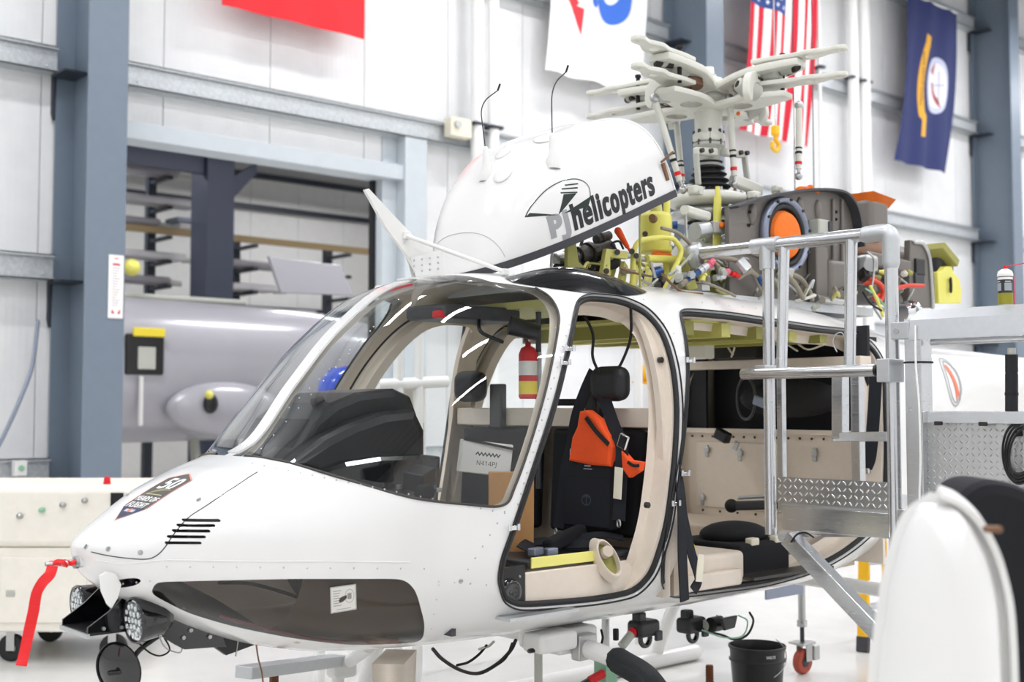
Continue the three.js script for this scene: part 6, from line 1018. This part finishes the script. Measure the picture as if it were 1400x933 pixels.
// ---------------------------------------------------------------- floor things under the helicopter
{
  const p = CAM.clone().addScaledVector(ray(1035, 882, 0), 1).sub(CAM); const c = CAM.clone().addScaledVector(ray(1035, 882), 6.5);
  const b = thing('waste_bucket', 'black plastic bucket with white print standing under the belly', 'bucket'); b.position.set(c.x, 0, c.z); const H = c.y;
  mesh('bucket_wall', gb().lathe([[0, 0.006], [0.118, 0.006], [0.124, 0], [0.142, H - 0.08], [0.15, H - 0.08], [0.151, H - 0.07], [0.143, H - 0.068], [0.146, H - 0.02], [0.154, H - 0.012], [0.154, H], [0.146, H], [0.138, H - 0.08], [0.116, 0.012], [0, 0.012]], V(0, 0, 0), null, 40), M.blackPlastic, b);
  const pr = decalMat(256, 64, (k, w, h) => { k.clearRect(0, 0, w, h); k.fillStyle = '#d8d8d8'; k.font = 'bold 44px sans-serif'; k.fillText('WASTE', 10, 46); }); const cg = new THREE.CylinderGeometry(0.1465, 0.1455, 0.03, 20, 1, true, -0.62, 0.7); cg.translate(0, H - 0.042, 0); mesh('bucket_print', cg, pr, b, 'white lettering');
  mesh('bail_handle', gb().add(new THREE.TorusGeometry(0.155, 0.003, 6, 30, Math.PI), V(0, H - 0.07, 0), [Math.PI * 0.62, 0.65, 0]), M.steel, b);
  const jack = thing('caster_jack', 'steel post jack on a red caster wheel under the rear belly', 'jack'); jack.position.set(4.58, 0, -0.42);
  mesh('jack_post', gb().cyl(V(0, 0.32, 0), V(0, 0.78, 0), 0.022, 0.022, 16), M.steel, jack); mesh('jack_screw', gb().cyl(V(0, 0.18, 0), V(0, 0.32, 0), 0.013, 0.013, 12), M.greyDark, jack); mesh('wing_nut', gb().bar(V(-0.07, 0.30, 0.06), V(0.07, 0.30, -0.06), 0.02, 0.02, 0.006).cyl(V(0, 0.28, 0), V(0, 0.32, 0), 0.03, 0.03), M.steel, jack); mesh('caster_plate', gb().box(0, 0.185, 0, 0.13, 0.012, 0.11, 0.003), M.steel, jack); mesh('caster_fork', gb().box(0.02, 0.13, 0.034, 0.06, 0.11, 0.008, 0.003).box(0.02, 0.13, -0.034, 0.06, 0.11, 0.008, 0.003).box(0.0, 0.178, 0, 0.08, 0.012, 0.07), M.steel, jack); mesh('brake_pedal', gb().box(0.09, 0.12, 0.02, 0.06, 0.09, 0.05, 0.01), M.steel, jack);
  mesh('caster_wheel', gb().lathe([[0.03, -0.022], [0.066, -0.024], [0.075, -0.014], [0.075, 0.014], [0.066, 0.024], [0.03, 0.022]], V(0.0, 0.075, 0), [Math.PI / 2, 0, 0], 32), M.caster, jack, 'red caster wheel'); mesh('wheel_hub', gb().cyl(V(0, 0.075, -0.026), V(0, 0.075, 0.026), 0.032, 0.032), M.greyDark, jack); mesh('jack_sign', gb().box(-0.2, 0.55, 0.02, 0.36, 0.14, 0.012), M.blueRing, jack);
  mesh('jack_head', gb().lathe([[0.022, 0], [0.05, 0.0], [0.055, 0.02], [0, 0.03]], V(0, 0.775, 0), null, 20), M.rubber, jack);
  const lad = thing('step_ladder', 'yellow step ladder with grey rubber feet behind the platform', 'ladder');
  const f = onY(1180, 892, 0), q = onY(1290, 880, 0), up = V(0.25, 1.7, -0.1);
  for (const k of [f, q]) mesh('ladder_rail', gb().bar(k.clone().add(V(0, 0.04, 0)), k.clone().add(up), 0.075, 0.03, 0.004), M.yellowLadder, lad); for (const k of [f, q]) mesh('ladder_foot', gb().bar(k, k.clone().add(V(0.015, 0.1, -0.005)), 0.085, 0.045, 0.008), M.greyDark, lad);
  for (let i = 1; i < 6; i++) { const u = up.clone().multiplyScalar(i / 6); mesh('ladder_step', gb().bar(f.clone().add(u), q.clone().add(u), 0.08, 0.03, 0.004), M.aluPlain, lad); } for (const k of [f, q]) mesh('rear_leg', gb().bar(k.clone().add(up), k.clone().add(V(0.85, 0, -0.3)), 0.05, 0.025, 0.004), M.yellowLadder, lad); mesh('ladder_top', gb().bar(f.clone().add(up), q.clone().add(up), 0.14, 0.04, 0.006), M.greyDark, lad);
  const rr = CAM.clone().addScaledVector(ray(970, 910), 6.2); const rod = thing('threaded_rod', 'short rusty threaded rod standing upright beside the black bucket', 'rod'); rod.position.set(rr.x, 0, rr.z); mesh('rod_shaft', gb().cyl(V(0, 0.012, 0), V(0, rr.y, 0), 0.019, 0.019, 14), M.rust, rod); for (let i = 0; i < 9; i++) mesh('thread_turn', gb().add(new THREE.TorusGeometry(0.0195, 0.0028, 6, 16), V(0, rr.y - 0.012 - i * 0.014, 0), [Math.PI / 2, 0, 0]), M.rust, rod); mesh('rod_foot', gb().b2(-0.06, 0.06, 0, 0.014, -0.06, 0.06), M.rust, rod);
  const gj = CAM.clone().addScaledVector(ray(828, 893), 5.6); const g = thing('green_bottle_jack', 'pale green hydraulic jack column with red lever under the crosstube', 'jack'); g.position.set(gj.x, 0, gj.z); mesh('jack_column', gb().b2(-0.04, 0.04, 0.03, gj.y, -0.04, 0.04, 0.006), M.mintPaint, g); mesh('jack_base', gb().b2(-0.16, 0.16, 0, 0.03, -0.12, 0.12, 0.006), M.mintPaint, g); mesh('jack_lever', gb().bar(V(-0.04, gj.y - 0.08, 0.03), V(-0.3, gj.y - 0.19, -0.05), 0.03, 0.03, 0.008), M.blackPlastic, g); mesh('lever_grip', gb().bar(V(-0.04, gj.y - 0.08, 0.03), V(-0.12, gj.y - 0.112, 0.008), 0.036, 0.036, 0.01), M.red, g); mesh('jack_ram', gb().cyl(V(0, gj.y, 0), V(0, 0.61, 0), 0.018), M.steel, g);
  const pl = CAM.clone().addScaledVector(ray(736, 893), 4.9); const s = thing('tripod_stand', 'slim steel support pole under the forward belly', 'stand'); s.position.set(pl.x, 0, pl.z); mesh('stand_pole', gb().cyl(V(0, 0.0, 0), V(0, 0.66, 0), 0.017, 0.017), M.hubGrey, s); for (let i = 0; i < 3; i++) { const a = i * 2.1 + 0.5; mesh('stand_leg', gb().cyl(V(0, 0.3, 0), V(0.3 * Math.cos(a), 0.01, 0.3 * Math.sin(a)), 0.012), M.hubGrey, s); }
  const wd = CAM.clone().addScaledVector(ray(540, 900), 4.6); const w = thing('padded_trestle', 'tapered cream support pedestal under the chin window', 'support'); w.position.set(wd.x, 0, wd.z); w.rotation.y = 0.75;
  mesh('trestle_leg', gb().add(new THREE.CylinderGeometry(0.19, 0.14, 0.52, 4, 1).rotateY(Math.PI / 4).scale(1, 1, 0.45), V(0, 0.385, 0)), M.cream, w); mesh('trestle_foot', gb().b2(-0.1, 0.22, 0, 0.125, -0.1, 0.1, 0.01), M.cream, w);
  const bm = thing('ground_beam', 'aluminium handling beam with white strut lying under the nose', 'beam'); const A = CAM.clone().addScaledVector(ray(333, 920), 5.0), B = CAM.clone().addScaledVector(ray(462, 903), 5.6);
  mesh('beam_bar', gb().bar(A, B, 0.09, 0.05, 0.004), M.aluPlain, bm); mesh('strut', gb().cyl(B.clone().add(V(0.05, -0.02, 0)), CAM.clone().addScaledVector(ray(505, 885), 5.3), 0.03, 0.03), M.whitePipe, bm); mesh('strut_clamp', gb().box(B.x + 0.02, B.y - 0.03, B.z, 0.12, 0.1, 0.1, 0.02), M.paintMatt, bm); mesh('beam_leg', gb().cyl(V(A.x + 0.2, 0, A.z - 0.1), A.clone().lerp(B, 0.3), 0.02), M.rust, bm); mesh('beam_leg', gb().cyl(V(B.x, 0, B.z), B, 0.03), M.whitePipe, bm);
}
// ---------------------------------------------------------------- cart on the left
{
  const d = 7.5, c = CAM.clone().addScaledVector(ray(50, 700), d); const t = thing('ground_cart', 'cream metal equipment cart on black casters beside the doorway column', 'cart'); t.position.set(c.x, 0, c.z); t.rotation.y = -Math.atan2(CR.z, CR.x);
  const xw = (px) => (px - 50) / FPX * d;
  mesh('cart_body', gb().b2(xw(-150), xw(172), 0.2, 0.72, -0.9, 0.0, 0.015), M.cart, t); mesh('cart_top', gb().b2(xw(-155), xw(176), 0.72, 1.1, -0.92, 0.02, 0.05), M.cart, t);
  mesh('cart_panel', gb().b2(xw(4), xw(120), 0.26, 0.66, 0.0, 0.012, 0.004), M.cart, t); mesh('name_plate', gb().b2(xw(12), xw(24), 0.42, 0.46, 0.012, 0.018, 0.002), M.hubGrey, t);
  for (const [px, py, m] of [[118, 684, M.steel], [88, 690, M.steel], [60, 697, M.mintPaint], [30, 705, M.steel]]) mesh('valve_knob', gb().lathe([[0, 0.03], [0.016, 0.028], [0.018, 0], [0.012, 0]], V(xw(px), 1.6 - (py - 555) * d / FPX, 0.02), [Math.PI / 2, 0, 0], 16), m, t);
  mesh('side_vent', gb().b2(xw(153), xw(170), 0.95, 1.06, 0.018, 0.03), M.blackMatt, t); mesh('red_lamp', gb().lathe([[0, 0.05], [0.018, 0.045], [0.024, 0], [0, 0]], V(xw(131), 1.1, -0.2), null, 16), M.red, t, 'small red beacon');
  for (const px of [-130, 10, 150]) for (const z of [-0.12, -0.75]) { const w = sub('caster', t); mesh('caster_wheel', gb().lathe([[0.03, -0.025], [0.075, -0.025], [0.085, -0.015], [0.085, 0.015], [0.075, 0.025], [0.03, 0.025]], V(xw(px), 0.085, z), [Math.PI / 2, 0, 0], 24), M.rubber, w); mesh('caster_fork', gb().b2(xw(px) - 0.025, xw(px) + 0.025, 0.07, 0.2, z + 0.028, z + 0.036).b2(xw(px) - 0.025, xw(px) + 0.025, 0.185, 0.2, z - 0.03, z + 0.036), M.steel, w); }
}
// wall fittings
{
  const sg = printMat(128, 512, (k, w, h) => { k.fillStyle = '#f4f2f0'; k.fillRect(0, 0, w, h); k.fillStyle = '#c8545c'; k.fillRect(44, 20, 40, 10); k.fillRect(30, 64, 70, 20); k.fillStyle = '#a9a4a6'; for (let i = 0; i < 15; i++) k.fillRect(28, 100 + i * 22, 72 - (i % 4) * 9, 7); k.fillStyle = '#c02a30'; k.beginPath(); k.moveTo(24, 480); k.lineTo(58, 478); k.lineTo(30, 440); k.fill(); k.beginPath(); k.moveTo(76, 480); k.lineTo(106, 480); k.lineTo(104, 436); k.fill(); });
  const a = onZ(149, 348, -7.49), b = onZ(168, 436, -7.49); const s = thing('safety_notice', 'tall white notice with red print on the column by the doorway', 'sign'); mesh('sign_plate', gb().b2(a.x, b.x, b.y, a.y, -7.499, -7.49, 0.003), M.paper, s); const f = new THREE.PlaneGeometry(b.x - a.x - 0.01, a.y - b.y - 0.01); f.translate((a.x + b.x) / 2, (a.y + b.y) / 2, -7.4888); mesh('sign_face', f, sg, s);
  const bx = thing('emergency_light', 'cream emergency light box on the girt beside the door post', 'light box'); mesh('box_body', gb().b2(7.95, 8.3, 5.05, 5.3, -8.18, -8.02, 0.02), M.boxCream, bx); mesh('lamp_eye', gb().cyl(V(8.05, 5.2, -8.02), V(8.05, 5.2, -7.98), 0.05, 0.05), M.steel, bx);
  const pipe = (x, r, lab, brk) => { const p = thing('wall_pipe', lab, 'pipe', 'white wall pipes'); mesh('pipe_run', gb().cyl(V(x, 0, -8.09), V(x, WTOP, -8.09), r, r, 18), M.whitePipe, p); for (const y of brk) mesh('pipe_clamp', gb().b2(x - r - 0.03, x + r + 0.03, y - 0.03, y + 0.01, -8.19, -8.0), M.steelDark, p); };
  pipe(8.44, 0.085, 'left white riser pipe of the pair next to the door post', [5.28]); pipe(8.72, 0.075, 'right white riser pipe of the pair next to the door post', [5.28]); pipe(17.25, 0.1, 'left white riser pipe of the pair between the flags', [5.28, 7.5]); pipe(17.62, 0.1, 'right white riser pipe of the pair between the flags', [5.28, 7.5]); pipe(16.2, 0.035, 'thin white conduit beside the striped flag', [7.5]);
  const ob = thing('outlet_box', 'white outlet box with green lamp on the lowest girt', 'outlet'); const o = onZ(24, 640, -8.15); mesh('outlet_body', gb().box(o.x, o.y, -8.1, 0.12, 0.15, 0.1, 0.01), M.paintMatt, ob); mesh('outlet_lamp', gb().cyl(V(o.x, o.y, -8.05), V(o.x, o.y, -8.04), 0.03, 0.03), M.mintPaint, ob);
  const hose = thing('wall_hose', 'thin blue-grey air hose hanging on the white wall beside the column', 'hose'); mesh('hose_run', gb().tube([onZ(52, 440, -8.1), onZ(44, 500, -8.05), onZ(28, 545, -8.0), onZ(8, 590, -8.0), onZ(-10, 625, -8.0)], 0.02, 8, 8), M.blueRing, hose);
}
// ---------------------------------------------------------------- flags on the wall
function cloth(x0, x1, y0, y1, z, sway, fold, m, t, droop) {
  const n = 40, k = 40, pos = [], uv = [], idx = [];
  for (let i = 0; i <= n; i++) for (let j = 0; j <= k; j++) { const u = i / n, v = j / k; const x = x0 + (x1 - x0) * u + sway * (1 - v) * (1 - v); pos.push(x, y0 + (y1 - y0) * v + (droop ? droop * Math.sin(u * Math.PI) * (1 - v) : 0), z + fold * Math.sin(u * 17 + 1.5 * Math.sin(v * 3)) * (1 - v * 0.5) + 0.02); uv.push(u, v); }
  for (let i = 0; i < n; i++) for (let j = 0; j < k; j++) { const a = i * (k + 1) + j; idx.push(a, a + k + 1, a + 1, a + 1, a + k + 1, a + k + 2); }
  const g = new THREE.BufferGeometry(); g.setAttribute('position', new THREE.Float32BufferAttribute(pos, 3)); g.setAttribute('uv', new THREE.Float32BufferAttribute(uv, 2)); g.setIndex(idx); g.computeVertexNormals(); return mesh('flag_cloth', g, m, t);
}
function flag(label, x0, x1, y0, y1, z, sway, fold, m) { const t = thing('wall_flag', label, 'flag', 'flags hung on the wall'); cloth(x0, x1, y0, y1, z, sway, fold, m, t); mesh('flag_sleeve', gb().cyl(V(x0, y1, z + 0.02), V(x1, y1, z + 0.02), 0.02, 0.02, 8), M.paintMatt, t); for (const x of [x0 + 0.03, x1 - 0.03]) mesh('grommet', gb().add(new THREE.TorusGeometry(0.02, 0.007, 6, 14), V(x, y1 - 0.04, z + 0.045)), M.steel, t); return t; }
flag('plain bright red flag hung above the doorway', 4.72, 6.62, 6.02, 7.3, -8.05, 0, 0.012, mat(0xe5252e, { roughness: 0.75 }));
flag('thin white flag with red scroll and blue emblem', 9.75, 11.75, 6.2, 9.4, -8.05, -0.15, 0.05, printMat(512, 768, (k, w, h) => { k.fillStyle = '#f1f0ee'; k.fillRect(0, 0, w, h); k.strokeStyle = '#d23a44'; k.lineWidth = 34; k.beginPath(); k.arc(330, 360, 250, Math.PI * 0.78, Math.PI * 1.25); k.stroke(); k.fillStyle = '#d23a44'; k.beginPath(); k.moveTo(112, 510); k.lineTo(170, 525); k.lineTo(165, 620); k.fill(); k.fillStyle = '#3c6fd0'; k.beginPath(); k.ellipse(330, 440, 90, 110, 0.3, 0, 7); k.fill(); k.fillStyle = '#f1f0ee'; k.beginPath(); k.ellipse(320, 420, 40, 60, 0.3, 0, 7); k.fill(); k.fillStyle = '#3c6fd0'; k.beginPath(); k.arc(225, 490, 18, 0, 7); k.fill(); }, { roughness: 0.8 }));
flag('red and white striped flag with starred blue field', 13.95, 15.85, 5.95, 9.6, -7.85, -0.35, 0.05, printMat(520, 900, (k, w, h) => { for (let i = 0; i < 13; i++) { k.fillStyle = i % 2 ? '#f3f1ee' : '#c3142f'; k.fillRect(i * w / 13, 0, w / 13 + 1, h); } k.fillStyle = '#27407e'; k.fillRect(0, 0, w * 7 / 13, h * 0.42); k.fillStyle = '#fff'; for (let i = 0; i < 9; i++) for (let j = 0; j < 11; j++) if ((i + j) % 2 === 0) { k.save(); k.translate(18 + i * 30, 20 + j * 33); k.beginPath(); for (let q = 0; q < 10; q++) { const r = q % 2 ? 5 : 12, a = q * Math.PI / 5; k.lineTo(r * Math.sin(a), -r * Math.cos(a)); } k.fill(); k.restore(); } }, { roughness: 0.8 }));
flag('dark blue flag with yellow scroll and pale oval emblem', 18.85, 20.75, 6.12, 9.4, -7.95, -0.55, 0.04, printMat(512, 900, (k, w, h) => {
  k.fillStyle = '#242f63'; k.fillRect(0, 0, w, h); k.strokeStyle = '#e8ad35'; k.lineWidth = 48; k.beginPath(); k.moveTo(215, 185); k.lineTo(205, 235); k.quadraticCurveTo(120, 430, 185, 620); k.lineTo(215, 640); k.lineTo(225, 740); k.stroke();
  k.save(); k.translate(170, 430); k.rotate(-Math.PI / 2); k.fillStyle = '#3a3050'; k.font = 'bold 26px serif'; k.textAlign = 'center'; k.fillText('UNITED STATES NAVY', 0, 8); k.restore();
  k.fillStyle = '#c6cbe2'; k.beginPath(); k.ellipse(320, 440, 110, 155, -0.05, 0, 7); k.fill(); k.fillStyle = '#e8e6ee'; k.beginPath(); k.ellipse(320, 440, 84, 125, -0.05, 0, 7); k.fill(); k.fillStyle = '#a5524a'; k.beginPath(); k.moveTo(255, 370); k.lineTo(300, 310); k.lineTo(285, 390); k.fill(); k.beginPath(); k.moveTo(270, 430); k.quadraticCurveTo(290, 530, 360, 560); k.lineTo(340, 510); k.quadraticCurveTo(300, 500, 290, 430); k.fill(); k.strokeStyle = '#9aa2c4'; k.lineWidth = 6; k.beginPath(); k.moveTo(330, 360); k.lineTo(340, 520); k.moveTo(300, 440); k.lineTo(380, 430); k.stroke();
}, { roughness: 0.8 }));
// hoist hook and chains over the engine
{
  const p = onZ(1060, 186, -1.6), h = thing('hoist_hook', 'yellow hoist hook hanging on a wire in front of the striped flag', 'hook'); mesh('hoist_wire', gb().cyl(V(p.x, p.y + 0.06, p.z), V(p.x, WTOP, p.z), 0.006, 0.006, 6), M.steel, h); mesh('hook_block', gb().b2(p.x - 0.035, p.x + 0.035, p.y, p.y + 0.08, p.z - 0.025, p.z + 0.025, 0.015), M.yellowLadder, h); mesh('hook', gb().tube([V(p.x, p.y, p.z), V(p.x + 0.005, p.y - 0.03, p.z), V(p.x + 0.04, p.y - 0.06, p.z), V(p.x + 0.035, p.y - 0.10, p.z), V(p.x, p.y - 0.115, p.z), V(p.x - 0.035, p.y - 0.095, p.z), V(p.x - 0.038, p.y - 0.06, p.z)], 0.016, 10, 8), M.yellowLadder, h);
  for (const [px, lab] of [[1086, 'thin hanging hoist chain behind the engine, close to the hook'], [1112, 'thin hanging hoist chain behind the engine, beside the white pipes']]) { const q = onZ(px, 200, -1.6), c = thing('hoist_chain', lab, 'chain', 'hanging hoist chains'); mesh('chain_run', gb().cyl(V(q.x, 2.6, q.z), V(q.x, WTOP, q.z), 0.005, 0.005, 6), M.greyDark, c); mesh('chain_end', gb().sph(q.x, 2.58, q.z, 0.03, 10), M.greyDark, c); }
}
// ---------------------------------------------------------------- far side of the helicopter
{
  const t = thing('far_work_stand', 'white tubular work stand on the far side of the cabin', 'stand'); const z = -1.7; const P = (a, b) => onZ(a, b, z);
  mesh('stand_post', gb().cyl(V(P(440, 500).x, 0, z), V(P(440, 500).x, 1.1, z), 0.03, 0.03, 14), M.whitePipe, t); for (const px of [545, 572, 872]) mesh('stand_post', gb().cyl(P(px, 380).setY(2.25), P(px, 700).setY(0).setX(P(px, 500).x), 0.03, 0.03, 14), M.whitePipe, t);
  mesh('stand_rail', gb().cyl(P(515, 527), P(610, 522), 0.035, 0.035, 14), M.whitePipe, t); mesh('stand_rail', gb().cyl(P(515, 410).setY(2.25), P(900, 410).setY(2.25), 0.03, 0.03, 14), M.whitePipe, t); mesh('stand_shelf', gb().b2(P(430, 600).x, P(900, 600).x, 1.1, 1.14, z - 0.6, z), M.aluPlain, t); mesh('stand_plate', gb().b2(P(548, 580).x, P(580, 580).x, 1.14, 1.5, z - 0.01, z), M.treadFine, t); mesh('stand_box', gb().b2(P(552, 520).x, P(590, 520).x, 1.2, 1.75, z - 0.4, z - 0.05, 0.02), M.cart, t);
  const d = thing('blue_drum', 'glossy blue drum standing on the far work stand shelf', 'drum'); const b = onZ(480, 505, -2.05); d.position.set(b.x, 1.14, b.z); mesh('drum_body', gb().lathe([[0, 0], [0.2, 0], [0.21, 0.02], [0.2, 0.04], [0.2, 0.5], [0.19, 0.6], [0.12, 0.68], [0, 0.7]], V(0, 0, 0), null, 36), M.blueTarp, d); for (const y of [0.15, 0.4]) mesh('drum_hoop', gb().add(new THREE.TorusGeometry(0.2, 0.012, 8, 36), V(0, y, 0), [Math.PI / 2, 0, 0]), M.blueTarp, d);
  const y = thing('yellow_hard_cap', 'yellow cap hanging on the far work stand', 'cap'); mesh('cap_shell', gb().sph(...onZ(884, 512, -1.75).toArray(), 0.08, 16, V(1, 0.9, 1)), M.yellowLadder, y); mesh('cap_brim', gb().cyl(onZ(884, 522, -1.75), onZ(884, 524, -1.75), 0.1, 0.1), M.yellowLadder, y);
}
// ---------------------------------------------------------------- store room: grey helicopter, blade racks
{
  const Z0 = -11.6, P = (a, b, z = Z0) => onZ(a, b, z);
  const t = thing('grey_helicopter', 'large silver-grey helicopter parked in the store room beyond the doorway', 'helicopter');
  const yc = 2.1, n = 60, m = 40, pos = [], idx = []; const rx = monotone([1.0, 1.4, 2.2, 3.5, 8, 10, 13], [0.1, 0.6, 0.95, 1.05, 1.05, 0.8, 0.3]), ry = monotone([1.0, 1.4, 2.2, 3.5, 8, 10, 13], [0.1, 0.5, 0.9, 1.04, 1.0, 0.8, 0.3]);
  for (let i = 0; i <= n; i++) for (let j = 0; j < m; j++) { const x = 1 + 12 * i / n, a = j / m * 2 * Math.PI, c = Math.cos(a), s = Math.sin(a); pos.push(x, yc + ry(x) * Math.sign(s) * Math.pow(Math.abs(s), 0.8), Z0 - 1.0 + rx(x) * Math.sign(c) * Math.pow(Math.abs(c), 0.75)); }
  for (let i = 0; i < n; i++) for (let j = 0; j < m; j++) { const a = i * m + j, b = i * m + (j + 1) % m; idx.push(a, a + m, b, b, a + m, b + m); }
  const g = new THREE.BufferGeometry(); g.setAttribute('position', new THREE.Float32BufferAttribute(pos, 3)); g.setIndex(idx); g.computeVertexNormals(); mesh('fuselage', gb().add(g), M.heliGrey, t);
  const w = P(196, 485, Z0 + 0.02); mesh('cabin_window', gb().box(w.x, w.y, Z0 + 0.05, 0.55, 0.55, 0.06, 0.03), M.blackPlastic, t); mesh('window_strip', gb().box(w.x + 0.05, w.y + 0.3, Z0 + 0.08, 0.45, 0.12, 0.04, 0.01), M.yellow, t, 'yellow strip above the window'); mesh('window_frame', gb().box(w.x + 0.02, w.y - 0.05, Z0 + 0.085, 0.25, 0.3, 0.02, 0.01), M.hubGrey, t);
  mesh('grab_rail', gb().cyl(P(193, 515, Z0 + 0.12), P(192, 582, Z0 + 0.05), 0.03), M.paintMatt, t); const fp = P(262, 560, Z0 + 0.1); mesh('sponson', gb().sph(fp.x + 0.5, fp.y, Z0 + 0.1, 0.55, 24, V(1.6, 0.7, 0.5)), M.heliGrey, t); mesh('sponson_grille', gb().sph(...P(288, 552, Z0 + 0.4).toArray(), 0.14, 14, V(0.8, 1, 0.4)), M.blackPlastic, t); mesh('grille_light', gb().sph(...P(286, 540, Z0 + 0.46).toArray(), 0.06, 10), M.primerBright, t);
  const hp = [[366, 352], [462, 364], [480, 404], [382, 400]].map((q) => P(...q, Z0 - 0.6)); mesh('raised_hatch', gb().ext(hp.map((q) => [q.x, q.y]), 0.05, V(0, 0, Z0 - 0.6), null, 0.01), M.heliGrey, t); mesh('roof_beacon', gb().sph(...P(180, 366, Z0 - 0.6).toArray(), 0.12, 16), M.primerBright, t, 'pale yellow roof dome');
  mesh('roof_rail', gb().b2(3.2, 7.5, yc + 1.02, yc + 1.1, Z0 - 1.2, Z0 - 0.8, 0.03), M.hubGrey, t); for (const x of [3.4, 6.6]) { mesh('main_gear_leg', gb().cyl(V(x, 0.35, Z0 - 0.5), V(x, 1.25, Z0 - 0.7), 0.07), M.hubGrey, t); mesh('main_wheel', gb().lathe([[0.1, -0.1], [0.3, -0.1], [0.35, -0.04], [0.35, 0.04], [0.3, 0.1], [0.1, 0.1]], V(x, 0.35, Z0 - 0.45), [Math.PI / 2, 0, 0], 28), M.rubber, t); }
  const col = thing('store_column', 'dark blue steel column inside the store room', 'column'); struct(col); const c0 = P(283, 300, -15), c1 = P(320, 300, -15); mesh('column_flange', gb().b2(c0.x, c1.x, 0, 7.4, -15.2, -15), M.storeCol, col); mesh('column_web', gb().b2(c0.x + 0.1, c1.x - 0.1, 0, 7.4, -15.8, -15.2), M.storeCol, col); const kb = [[c1.x, 5.6], [c1.x + 0.5, 5.95], [c1.x + 0.5, 5.75], [c1.x, 5.2]]; mesh('knee_brace', gb().ext(kb, 0.1, V(0, 0, -15.2)), M.storeCol, col); mesh('knee_brace', gb().b2(-2, c0.x, 5.6, 6.0, -15.2, -15.1), M.storeCol, col);
  // cantilever rack with rotor blades
  const r = thing('blade_rack', 'dark steel cantilever rack holding spare rotor blades in the store room', 'rack'); const RZ2 = -16.6; const RP = (a, b) => P(a, b, RZ2);
  for (const px of [232, 350, 478, 545]) { const x = RP(px, 350).x; mesh('rack_upright', gb().b2(x - 0.08, x + 0.08, 0, px < 300 ? 6.3 : 4.9, RZ2 - 0.9, RZ2 - 0.75), M.steelDark, r); for (const y of px < 300 ? [2.9, 3.35, 3.8, 4.25, 4.7, 5.25, 5.8] : [2.9, 3.35, 3.8, 4.25, 4.7]) mesh('rack_arm', gb().b2(x - 0.05, x + 0.05, y - 0.06, y, RZ2 - 0.75, RZ2), M.steelDark, r); }
  mesh('rack_beam', gb().b2(RP(160, 300).x, RP(560, 300).x, 4.72, 4.84, RZ2 - 0.1, RZ2), mat(0xa28c64, { roughness: 0.6 }), r, 'tan top beam'); mesh('rack_beam', gb().b2(RP(160, 300).x, RP(560, 300).x, 2.86, 2.92, RZ2 - 0.1, RZ2), M.steelDark, r); mesh('rack_brace', gb().bar(V(RP(322, 350).x, 3.9, RZ2 - 0.7), V(RP(370, 350).x, 2.9, RZ2 - 0.7), 0.08, 0.08), M.steelDark, r);
  const bl = (a, b, y, z, m, lab) => { const o = thing('rotor_blade', lab, 'rotor blade', 'spare rotor blades on the rack'); const x0 = RP(a, 300).x, x1 = RP(b, 300).x; mesh('blade_airfoil', gb().box((x0 + x1) / 2, y + 0.08, z, x1 - x0, 0.13, 0.55, 0.05), m, o); mesh('blade_root', gb().cyl(V(x1 + 0.02, y + 0.06, z), V(x1 + 0.3, y + 0.06, z), 0.06, 0.05), M.hubGrey, o); };
  const lv = [['topmost', 4.85], ['second', 4.25], ['third', 3.8], ['fourth', 3.35], ['lowest', 2.93]];
  bl(150, 276, 5.26, RZ2 - 0.3, M.bladeWhite, 'long pale rotor blade above the tan beam left of the column'); bl(150, 248, 5.81, RZ2 - 0.3, M.bladeGrey, 'short grey rotor blade highest on the rack left of the column');
  lv.forEach(([w2, y], i) => { bl(150, 222 + (i * 37) % 58, y, RZ2 - 0.3, i % 2 ? M.bladeWhite : M.bladeGrey, w2 + ' pale rotor blade stored on the rack left of the column'); if (i) bl(322, 380 + (i * 53) % 100, y, RZ2 - 0.35, i % 2 ? M.bladeGrey : M.bladeWhite, w2 + ' pale rotor blade stored on the rack right of the column'); });
  const sh = thing('stored_panel_stack', 'pale panels stacked flat on top of the blade rack', 'panels'); mesh('panel_sheet', gb().b2(RP(250, 250).x, RP(305, 250).x, 4.86, 4.98, RZ2 - 0.6, RZ2 - 0.1, 0.02), M.bladeWhite, sh); mesh('panel_sheet', gb().b2(RP(246, 250).x, RP(300, 250).x, 4.99, 5.08, RZ2 - 0.6, RZ2 - 0.1, 0.02), M.blueRing, sh);
}
renderer.render(scene, camera);
